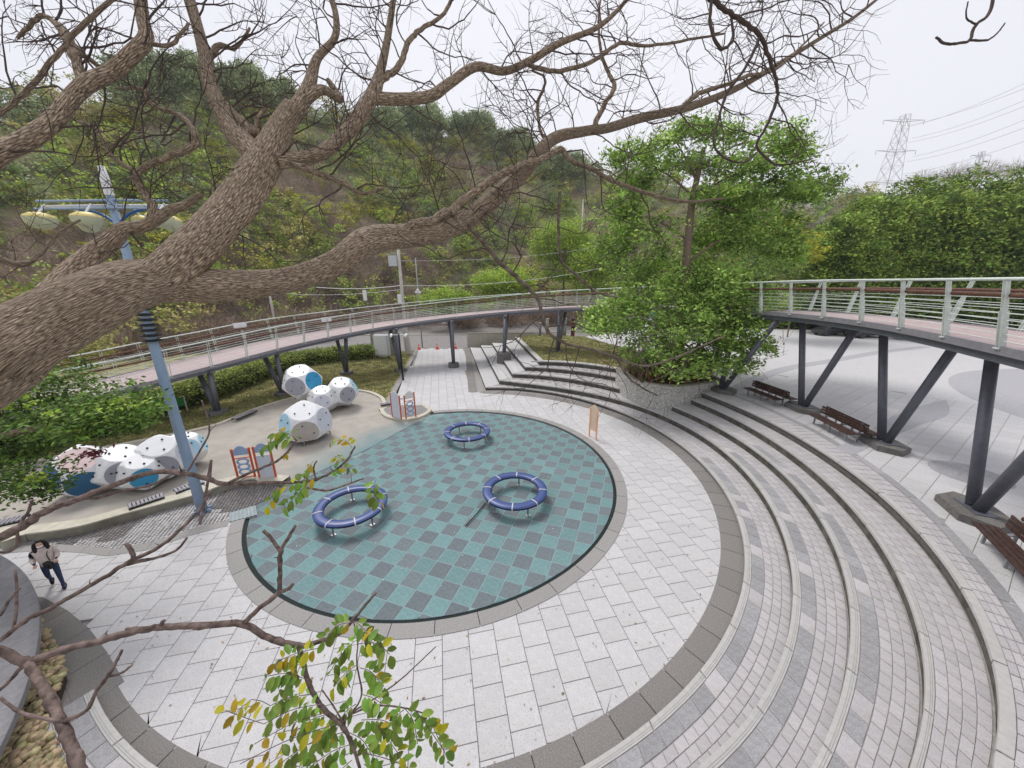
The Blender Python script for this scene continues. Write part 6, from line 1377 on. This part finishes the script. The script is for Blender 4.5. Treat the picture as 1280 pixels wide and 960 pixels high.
# limb A: sweeps right, then up to the upper right
branch([(180, 352, 52, 3.08), (225, 354, 44, 3.25), (262, 357, 40, 3.35), (320, 354, 32, 3.5), (372, 347, 30, 3.65), (420, 329, 29, 3.75), (458, 303, 34, 3.85), (490, 296, 30, 3.9), (540, 291, 25, 4.0), (582, 274, 23, 4.1), (620, 246, 21, 4.2), (655, 214, 18, 4.3), (690, 175, 14, 4.4), (730, 164, 12, 4.5), (760, 160, 11, 4.55), (800, 148, 11, 4.6), (854, 136, 9, 4.7), (904, 118, 7.5, 4.8), (940, 100, 6.5, 4.9), (985, 73, 5.5, 5.0), (1030, 45, 4.5, 5.1), (1067, 22, 3.8, 5.2), (1105, -8, 3, 5.3)], 'limb')
branch([(484, 293, 13, 3.82), (537, 276, 13, 3.9), (567, 260, 12, 3.95), (607, 230, 11, 4.0), (640, 212, 10, 4.05), (674, 200, 9, 4.1), (700, 187, 8, 4.15), (717, 203, 7, 4.2), (740, 211, 6.5, 4.3), (770, 228, 6, 4.4), (807, 241, 5, 4.5), (854, 252, 4, 4.6), (905, 248, 2.5, 4.7)])
# limb B: the rising stem and its crown
branch([(170, 364, 42, 3.05), (215, 336, 48, 3.15), (262, 292, 46, 3.3), (300, 250, 43, 3.45), (325, 212, 38, 3.55), (340, 185, 34, 3.6), (352, 158, 26, 3.65), (368, 136, 24, 3.7)], 'limb')
branch([(330, 205, 34, 3.55), (308, 182, 30, 3.6), (288, 158, 26, 3.65), (270, 125, 20, 3.7), (262, 100, 18, 3.75), (258, 75, 17, 3.8), (248, 38, 14, 3.85), (233, -12, 13, 3.9)], 'limb')
branch([(345, 200, 26, 3.58), (362, 200, 20, 3.65), (388, 196, 18, 3.7), (412, 185, 19, 3.75), (438, 160, 20, 3.8), (458, 132, 20, 3.85), (469, 112, 18, 3.9), (476, 88, 12, 3.95), (484, 50, 9, 4.0), (493, -8, 7, 4.05)], 'limb')
branch([(462, 122, 17, 3.9), (500, 124, 15, 4.0), (538, 120, 14, 4.05), (562, 104, 12, 4.1), (595, 84, 11, 4.15), (630, 89, 10, 4.2), (662, 76, 9.5, 4.25), (700, 54, 8.5, 4.3), (740, 38, 7, 4.35), (765, 20, 6, 4.4), (790, -8, 5, 4.5)], 'limb')
branch([(660, 80, 7, 4.25), (692, 89, 6, 4.3), (738, 78, 5.5, 4.4), (775, 54, 5, 4.5), (805, 58, 4, 4.6), (860, 50, 3.5, 4.7), (905, 42, 2.5, 4.8)])
branch([(360, 150, 22, 3.68), (378, 126, 20, 3.75), (387, 106, 16, 3.8), (396, 74, 11, 3.85), (418, 48, 9, 3.9), (420, 20, 8, 3.95), (412, -8, 8, 4.0)], 'limb')
branch([(378, 128, 16, 3.75), (402, 112, 12, 3.8), (425, 124, 10, 3.9), (410, 100, 6, 4.0)])
branch([(466, 110, 10, 3.9), (482, 96, 9, 3.95), (500, 80, 8, 4.0), (511, 52, 7, 4.05), (526, 36, 6, 4.1), (552, 20, 5, 4.2), (568, -6, 5, 4.3)])
branch([(258, 85, 11, 3.8), (272, 58, 8, 3.85), (295, 60, 4, 3.9), (312, 35, 3, 4.0)])
branch([(365, 205, 9, 3.6), (390, 213, 9, 3.65), (427, 228, 8, 3.75), (452, 242, 5, 3.8), (480, 235, 3, 3.9)])
branch([(688, 176, 8, 4.4), (676, 165, 4, 4.4), (672, 130, 5, 4.45), (682, 100, 3, 4.5), (665, 88, 2.5, 4.5)])
branch([(742, 160, 8, 4.5), (756, 130, 7, 4.5), (768, 108, 6, 4.55), (760, 90, 5, 4.6), (750, 60, 4, 4.6), (748, 20, 3, 4.7), (752, -6, 3, 4.8)])
# limb C: upper left
branch([(-20, 205, 26, 2.7), (0, 190, 25, 2.75), (32, 176, 23, 2.85), (66, 152, 21, 2.95), (92, 120, 19, 3.05), (112, 103, 20, 3.1), (140, 90, 19, 3.2), (165, 68, 19, 3.25), (182, 48, 18, 3.3), (178, 22, 15, 3.35), (174, -12, 14, 3.4)], 'limb')
branch([(104, 104, 13, 3.1), (96, 78, 12, 3.15), (84, 46, 13, 3.2), (68, 28, 7, 3.25), (52, 20, 6, 3.3), (32, 38, 5, 3.35), (22, 48, 3, 3.4)])
branch([(-5, 145, 6, 2.2), (30, 118, 6, 2.25), (70, 70, 6, 2.3), (100, 35, 6, 2.35), (145, -5, 5, 2.4)])
branch([(80, 45, 9, 3.2), (100, 65, 8, 3.2), (125, 84, 6, 3.25)])
branch([(182, 54, 6, 3.3), (215, 55, 5, 3.4), (235, 30, 4, 3.5)])
# limb D: lower limbs in the left middle
branch([(60, 372, 30, 2.9), (92, 340, 27, 3.1), (118, 318, 25, 3.2), (140, 300, 23, 3.25), (156, 286, 19, 3.3), (176, 284, 16, 3.35), (196, 274, 15, 3.4), (214, 262, 13, 3.45), (232, 256, 11, 3.5), (252, 243, 7, 3.55)], 'limb')
branch([(190, 274, 11, 3.4), (190, 256, 10, 3.4), (178, 240, 9.5, 3.4), (171, 217, 9, 3.4), (205, 198, 8, 3.45), (240, 184, 9, 3.5), (244, 168, 8, 3.5), (226, 145, 7, 3.55), (188, 130, 6, 3.6), (180, 112, 5, 3.6), (145, 110, 3, 3.7)])
branch([(169, 215, 7, 3.4), (140, 195, 6, 3.45), (118, 160, 5, 3.5), (95, 152, 3, 3.6)])
branch([(-10, 320, 8, 2.4), (25, 330, 9, 2.5), (50, 318, 5, 2.6), (75, 290, 3.5, 2.7), (100, 275, 2.5, 2.8)])
branch([(275, 125, 8, 3.7), (300, 150, 12, 3.65), (318, 165, 13, 3.62), (322, 150, 6, 3.6), (335, 130, 4, 3.7)])
# hanging boughs
branch([(560, 262, 6, 4.05), (575, 272, 6, 4.05), (598, 296, 6, 4.1), (622, 325, 6.5, 4.15), (650, 350, 6, 4.2), (672, 374, 5, 4.25), (685, 414, 5, 4.3), (712, 431, 4.5, 4.4), (738, 436, 4, 4.45), (772, 448, 4, 4.5), (806, 458, 3.5, 4.6), (852, 444, 2.5, 4.7), (905, 420, 1.8, 4.8)], m='bark_thin')
branch([(772, 448, 4, 4.5), (784, 470, 3.5, 4.5), (805, 486, 2.5, 4.55), (822, 494, 2, 4.6)], m='bark_thin')
branch([(700, 240, 4.5, 4.2), (698, 275, 4, 4.2), (702, 325, 4, 4.2), (722, 345, 3.5, 4.3), (745, 365, 2.8, 4.4), (772, 372, 2, 4.5)], m='bark_thin')
branch([(880, -10, 7.5, 3.6), (900, 8, 6.5, 3.65), (926, 25, 6.5, 3.7), (950, 46, 6, 3.75), (963, 76, 5, 3.8), (971, 104, 4, 3.85), (971, 125, 4.5, 3.9), (958, 158, 4, 3.95), (946, 182, 3.5, 4.0), (966, 204, 3, 4.0), (988, 205, 2.2, 4.05), (1016, 198, 1.6, 4.1)], m='twig_dark')
branch([(950, 46, 5, 3.75), (932, 84, 4, 3.75), (908, 118, 4, 3.8), (898, 150, 3.5, 3.8), (892, 180, 3, 3.8), (907, 198, 3, 3.85), (930, 203, 2.5, 3.9), (947, 190, 2, 3.9)], m='twig_dark')
branch([(890, -8, 5, 3.6), (888, 30, 4, 3.6), (900, 60, 4.5, 3.65), (916, 50, 4, 3.7), (914, 22, 3, 3.7)], m='twig_dark')
branch([(854, 132, 7, 4.7), (874, 117, 6, 4.7), (904, 107, 5.5, 4.75), (934, 95, 5, 4.8), (966, 88, 4.5, 4.9), (1000, 60, 3, 5.0), (1030, 28, 2, 5.1)])
branch([(1170, 46, 2.5, 3.4), (1180, 54, 3.2, 3.4), (1198, 54, 3.5, 3.4), (1212, 50, 3.5, 3.4), (1219, 32, 4, 3.4), (1236, 18, 4, 3.4), (1242, -6, 4, 3.4)], m='twig_dark', twigs=False)
branch([(1212, 50, 3, 3.4), (1234, 50, 2.6, 3.4), (1246, 42, 2.2, 3.4), (1256, 29, 1.8, 3.4)], m='twig_dark', twigs=False); branch([(1219, 30, 2.4, 3.4), (1208, 22, 1.8, 3.4), (1210, 2, 1.5, 3.4)], m='twig_dark', twigs=False)
# ---- twig web
tw = MB()
def grow(p, d, L, r, lev, flat=None, up=.12):
    n = max(4, int(L / .07)); pts = [p]; dd = d.normalized(); cur = p
    for k in range(n):
        j = Vector((random.gauss(0, 1), random.gauss(0, .6), random.gauss(0, 1))) * (.22 if k % 3 else .38)
        dd = (dd + j * .75 + Vector((0, 0, up * .35))).normalized(); cur = cur + dd * (L / n); pts.append(cur)
    tw.tube(pts, [max(.0012, r * (1 - .72 * k / n)) for k in range(n + 1)], 4 if r > .006 else 3, cap=False)
    if lev > 0:
        for q in range(random.randint(2, 4)):
            k = random.randint(max(1, n // 5), n - 1); t_ = (pts[min(k + 1, n)] - pts[k - 1]).normalized()
            s_ = t_.cross(FW).normalized() * random.choice((-1, 1)); nd = (t_ * random.uniform(.3, .9) + s_ * random.uniform(.5, 1) + FW * random.uniform(-.4, .4)).normalized()
            grow(pts[k], nd, L * random.uniform(.35, .65), max(.0016, r * .55), lev - 1, up=up)
random.seed(21)
def spawn(S_, Rr_, step, Lk, f0=.12, f1=1., rk=.45, lev=2, up=.12):
    acc = 0; n = len(S_)
    for i in range(1, n - 1):
        acc += (S_[i] - S_[i - 1]).length
        if acc < step or i / n < f0 or i / n > f1: continue
        acc = random.uniform(-.3, .2) * step; t_ = (S_[i + 1] - S_[i - 1]).normalized(); s_ = t_.cross(FW).normalized()
        if s_.z < 0: s_ = -s_
        if random.random() < .28: s_ = -s_
        d = (t_ * random.uniform(.1, .9) + s_ + FW * random.uniform(-.5, .5)).normalized(); dist = (S_[i] - Vector((0, 0, EYE))).dot(FW)
        grow(S_[i], d, Lk * dist * random.uniform(.5, 1.15), min(max(.0036, Rr_[i] * rk), .010), lev, up=up)
for S1, R1 in ALLB:
    mx_ = max(R1)
    u_, v_ = 640 + FPX * (S1[-1] - Vector((0, 0, EYE))).dot(RT) / (S1[-1] - Vector((0, 0, EYE))).dot(FW), 0
    st = .20 if mx_ < .09 else .26
    spawn(S1, R1, st * .8, .25, .1 if mx_ < .1 else .3)
TW1 = kind(tw.build('twigs', 'twig_dark', big), 'stuff')
# ---- thin boughs in the lower left, close to the camera
low = thing('low_bough', 'reddish thin bough with forked twigs reaching in from the lower left corner', 'branch', tuple(deep(0, 800, 1.3)))
LOWB = []
def lowb(pts, m='bark_red', name='stem', parent=low):
    P = [deep(u, v, d) for u, v, w, d in pts]; Rd = [w / FPX * d / 2 for u, v, w, d in pts]; S_ = spline([tuple(p) for p in P], 6); rr = []
    for i in range(len(P) - 1): rr += [Rd[i] + (Rd[i + 1] - Rd[i]) * k / 6 for k in range(6)]
    rr.append(Rd[-1]); rr = [r * (1 + (.22 if random.random() < .12 else 0)) for r in rr]; S_ = [q + Vector((random.uniform(-1, 1), 0, random.uniform(-1, 1))) * r * .25 for q, r in zip(S_, rr)]
    mb = MB(); mb.tube(S_, rr, 8, wob=.12); LOWB.append((S_, rr)); return mb.build(name, m, parent, smooth=True)
lowb([(-30, 805, 10, 1.25), (5, 815, 10, 1.3), (35, 827, 10, 1.32), (75, 813, 8.5, 1.36), (117, 803, 8, 1.4), (160, 791, 8, 1.45), (200, 784, 7.5, 1.5), (250, 782, 7.5, 1.55), (303, 780, 7.5, 1.6), (335, 797, 7, 1.62), (373, 807, 6.5, 1.65), (400, 802, 5, 1.68), (428, 789, 4, 1.7), (452, 762, 3.5, 1.72), (470, 741, 3, 1.74)])
lowb([(303, 780, 6, 1.6), (325, 760, 5.5, 1.6), (347, 741, 5.5, 1.62), (350, 715, 5, 1.64), (351, 690, 5, 1.65), (360, 673, 4, 1.66), (369, 657, 3.5, 1.67)]); lowb([(351, 690, 4, 1.65), (340, 674, 4, 1.66), (329, 663, 4, 1.66)]); lowb([(347, 741, 4, 1.62), (360, 736, 4, 1.62), (366, 730, 4, 1.62)])
lowb([(33, 827, 9, 1.32), (48, 850, 10, 1.28), (60, 870, 10, 1.25), (78, 907, 11, 1.2), (92, 940, 11.5, 1.16), (104, 975, 12, 1.12)]); lowb([(80, 902, 5, 1.2), (108, 888, 4.5, 1.22), (118, 868, 4, 1.24), (134, 846, 4, 1.26), (145, 828, 3.5, 1.28), (153, 812, 3, 1.3)]); lowb([(134, 846, 3, 1.26), (150, 842, 3, 1.27), (165, 832, 2.5, 1.28)]); lowb([(80, 902, 4, 1.2), (55, 898, 4, 1.2), (25, 890, 3.5, 1.2), (0, 872, 3, 1.2)]); lowb([(33, 827, 5, 1.32), (15, 848, 4, 1.3), (-8, 870, 3.5, 1.28)])
lowb([(-10, 808, 6, 1.6), (30, 777, 5.5, 1.65), (60, 762, 5.5, 1.7), (93, 743, 5.5, 1.75), (130, 722, 5.5, 1.8), (160, 703, 5.5, 1.85), (200, 683, 4.5, 1.9), (225, 662, 4, 1.95), (247, 640, 3.5, 2.0), (265, 612, 3, 2.05)]); lowb([(168, 700, 4.5, 1.85), (165, 690, 5, 1.85), (157, 679, 4, 1.86)]); lowb([(160, 705, 4, 1.85), (195, 697, 3.5, 1.9), (220, 688, 3, 1.95), (234, 672, 2.5, 2.0)])
lowb([(0, 770, 3, 1.6), (12, 750, 3, 1.62), (25, 735, 2.5, 1.64)]); lowb([(15, 790, 3, 1.65), (20, 770, 3, 1.67), (21, 740, 2.5, 1.7), (19, 712, 2, 1.72)]); lowb([(205, 786, 4, 1.5), (180, 785, 3.5, 1.5), (157, 786, 3, 1.5)]); lowb([(200, 783, 4, 1.5), (205, 775, 4, 1.5)])
up_b = thing('upper_bough', 'slender brown bough crossing in front of the blue light mast with sparse yellow leaves', 'branch', tuple(deep(0, 670, 2.2)))
UP0_ = len(LOWB)
for pts in ([(-20, 678, 9, 2.0), (20, 662, 9, 2.05), (60, 637, 8.5, 2.1), (95, 625, 7.5, 2.15), (127, 612, 7, 2.2), (160, 600, 6.5, 2.25), (193, 590, 6, 2.3), (233, 592, 6, 2.35), (260, 599, 5.5, 2.4), (283, 605, 5, 2.45), (333, 603, 4, 2.5), (383, 602, 3.5, 2.55), (412, 592, 3, 2.6), (432, 577, 2.5, 2.65), (444, 558, 2, 2.7)], [(283, 605, 4, 2.45), (315, 590, 3.5, 2.45), (345, 577, 3, 2.5), (362, 562, 2.5, 2.5), (371, 550, 2, 2.5)], [(100, 622, 4, 2.15), (125, 622, 3.5, 2.2), (150, 614, 3, 2.25), (190, 606, 3, 2.3), (210, 596, 2.5, 2.3)], [(395, 600, 2.5, 2.5), (392, 585, 2, 2.5), (396, 576, 1.8, 2.5)], [(384, 610, 2.5, 2.5), (410, 613, 2.5, 2.5), (435, 605, 2, 2.55), (455, 598, 1.8, 2.6)], [(262, 600, 3, 2.4), (264, 575, 2.5, 2.4), (256, 625, 3, 2.4), (250, 655, 3, 2.3)], [(20, 662, 4, 2.05), (35, 640, 3, 2.1), (40, 625, 2.5, 2.1)], [(20, 662, 3.5, 2.05), (22, 680, 3, 2.05), (10, 690, 3, 2.05), (-5, 690, 3, 2.0)], [(233, 592, 2.5, 2.35), (252, 560, 2, 2.4), (262, 535, 1.8, 2.4), (252, 500, 1.5, 2.4)]):
    lowb(pts, 'bark_red', 'stem', up_b)
tw = MB(); random.seed(4)
for S1, R1 in LOWB[UP0_:]: spawn(S1, R1, .30, .035, .3, rk=.5, lev=0)
tw.build('twiglet', 'bark_red', up_b)['kind'] = 'stuff'
tw = MB()
for S1, R1 in LOWB[:UP0_]: spawn(S1, R1, .35, .02, .3, rk=.4, lev=0)
tw.build('twiglet', 'bark_red', low)['kind'] = 'stuff'
# ---- pinnate leaves
def leaflet(c, d, n_, L, w):
    s = d.cross(n_).normalized(); pts = []
    for t_, ww in ((0, 0), (.2, .75), (.5, 1), (.8, .62), (1, 0)): pts.append((t_, ww))
    V = [c]; 
    for t_, ww in pts[1:-1]: q = c + d * L * t_ - n_ * (.26 * L * t_ * t_); V += [q - s * w * ww / 2 + n_ * w * .2, q, q + s * w * ww / 2 + n_ * w * .2]
    V.append(c + d * L - n_ * .26 * L)
    F = [(0, 1, 2), (0, 2, 3), (1, 4, 5, 2), (2, 5, 6, 3), (4, 7, 8, 5), (5, 8, 9, 6), (7, 10, 8), (8, 10, 9)]
    return V, F
def sprig(parent, px, m_leaf='leaf_pinnate', n_leaf=7, Lpx=14, gold=.1, stem=True, rnd=1.):
    """px: list of (u, v, d) along the rachis; leaflets in pairs"""
    P = spline([tuple(deep(*p)) for p in px], 6); P = resample(P, (P[0] - P[-1]).length / (n_leaf + .6)); d0 = px[0][2]; L = Lpx / FPX * d0; lf = {'a': MB(), 'b': MB()}
    if stem: mb = MB(); mb.tube(P, [.0016] * len(P), 4); mb.build('leaf_stalk', 'bark_red', parent)
    nrm = (Vector((0, 0, 1)) * .9 - FW * .5 + Vector((random.gauss(0, .3), random.gauss(0, .3), 0))).normalized()
    for i in range(1, len(P)):
        t_ = (P[i] - P[i - 1]).normalized(); s_ = t_.cross(nrm).normalized(); 
        for q in ((-1, 1) if i < len(P) - 1 else (0,)):
            if random.random() < .08: continue
            d = (s_ * q * 1.0 + t_ * .55 + Vector((0, 0, -random.uniform(.05, .7) * rnd)) + Vector([random.gauss(0, .18) for _ in range(3)])).normalized(); nn = (nrm + Vector([random.gauss(0, .35 * rnd) for _ in range(3)])); nn = (nn - d * nn.dot(d)).normalized()
            l = L * random.uniform(.75, 1.2); V, F = leaflet(P[i] + d * .004, d, nn, l, l * random.uniform(.5, .62)); lf['b' if random.random() < gold else 'a'].poly(V, F)
    for k, m_ in (('a', m_leaf), ('b', 'leaf_gold')):
        if lf[k].f: kind(lf[k].build('leaflets', m_, parent, smooth=True), 'stuff')
spray = thing('leafy_spray', 'bright green compound leaves with some yellow hanging over the paving at bottom centre', 'foliage', tuple(deep(410, 850, 1.6)))
for pts in ([(373, 807, 6, 1.65), (378, 825, 5.5, 1.64), (385, 850, 5.5, 1.62), (394, 872, 5.5, 1.6), (408, 890, 5.5, 1.58), (426, 906, 5, 1.56), (440, 930, 4, 1.54), (452, 970, 3.5, 1.5)], [(426, 906, 2.5, 1.56), (440, 890, 2.2, 1.58), (452, 868, 2, 1.6), (446, 830, 1.8, 1.62), (447, 800, 1.6, 1.64), (441, 775, 1.5, 1.66)], [(440, 890, 2, 1.58), (470, 872, 2, 1.6), (500, 850, 1.6, 1.62), (522, 830, 1.4, 1.64), (545, 808, 1, 1.66)], [(440, 892, 2, 1.58), (470, 882, 2, 1.6), (505, 885, 1.6, 1.62), (535, 893, 1.4, 1.64)], [(430, 905, 2, 1.56), (415, 880, 1.8, 1.58), (402, 862, 1.6, 1.6)]):
    lowb(pts, 'bark_red', 'twig', spray)
random.seed(9)
SP = [((400, 810), (345, 828)), ((375, 812), (352, 872)), ((385, 850), (335, 845)), ((392, 868), (338, 882)), ((402, 880), (330, 905)), ((410, 890), (318, 930)), ((420, 905), (300, 955)), ((430, 915), (350, 955)), ((440, 930), (380, 965)), ((441, 778), (405, 800)), ((441, 775), (470, 812)), ((446, 800), (415, 835)), ((447, 805), (487, 818)), ((448, 830), (418, 858)), ((450, 835), (480, 858)), ((452, 868), (478, 880)), ((445, 880), (420, 915)), ((452, 900), (490, 905)), ((470, 905), (500, 945)), ((505, 885), (522, 930)), ((520, 888), (556, 940)), ((535, 893), (560, 950)), ((435, 915), (465, 945)), ((450, 940), (520, 965)), ((440, 950), (400, 990)), ((380, 830), (362, 850)), ((505, 887), (490, 925)), ((425, 905), (395, 930)), ((412, 892), (370, 915)), ((455, 955), (480, 985)), ((360, 940), (310, 985)), ((400, 950), (350, 985))]
for k, (a, b_) in enumerate(SP):
    d = 1.6 + random.uniform(-.12, .08); m_ = ((a[0] + b_[0]) / 2 + random.uniform(-4, 4), (a[1] + b_[1]) / 2 - random.uniform(2, 8)); gold = .75 if b_[0] < 312 else (.22 if k % 3 == 0 else .05)
    sprig(spray, [(a[0], a[1], d), (m_[0], m_[1], d - .01), (b_[0], b_[1], d - .04)], n_leaf=6, Lpx=15, gold=gold)
for a, b_ in (((338, 882), (292, 895)), ((330, 905), (282, 888))): sprig(spray, [(a[0], a[1], 1.6), ((a[0] + b_[0]) / 2, a[1] - 8, 1.6), (b_[0], b_[1], 1.58)], n_leaf=3, Lpx=15, gold=1.)
for pts, gl, L_, nl in (([(371, 550, 2.5), (350, 548, 2.5), (328, 560, 2.5)], .05, 12, 9), ([(371, 550, 2.5), (358, 540, 2.5), (345, 542, 2.5)], .1, 11, 7), ([(410, 592, 2.6), (425, 584, 2.6), (440, 585, 2.6)], .3, 9, 5), ([(400, 596, 2.5), (375, 602, 2.5), (350, 612, 2.5), (335, 632, 2.5)], .35, 13, 8), ([(383, 602, 2.5), (372, 618, 2.5), (352, 636, 2.5)], .15, 14, 7), ([(470, 600, 2.6), (466, 615, 2.6), (475, 628, 2.6)], .3, 13, 5), ([(430, 575, 2.6), (418, 570, 2.6)], .9, 9, 3), ([(392, 576, 2.5), (382, 590, 2.5), (380, 600, 2.5)], .6, 10, 4), ([(360, 565, 2.5), (352, 572, 2.5)], .7, 9, 3), ([(440, 560, 2.7), (432, 550, 2.7), (415, 552, 2.7)], .7, 9, 5)):
    sprig(up_b, pts, 'leaf_pinnate', nl, L_, gl)
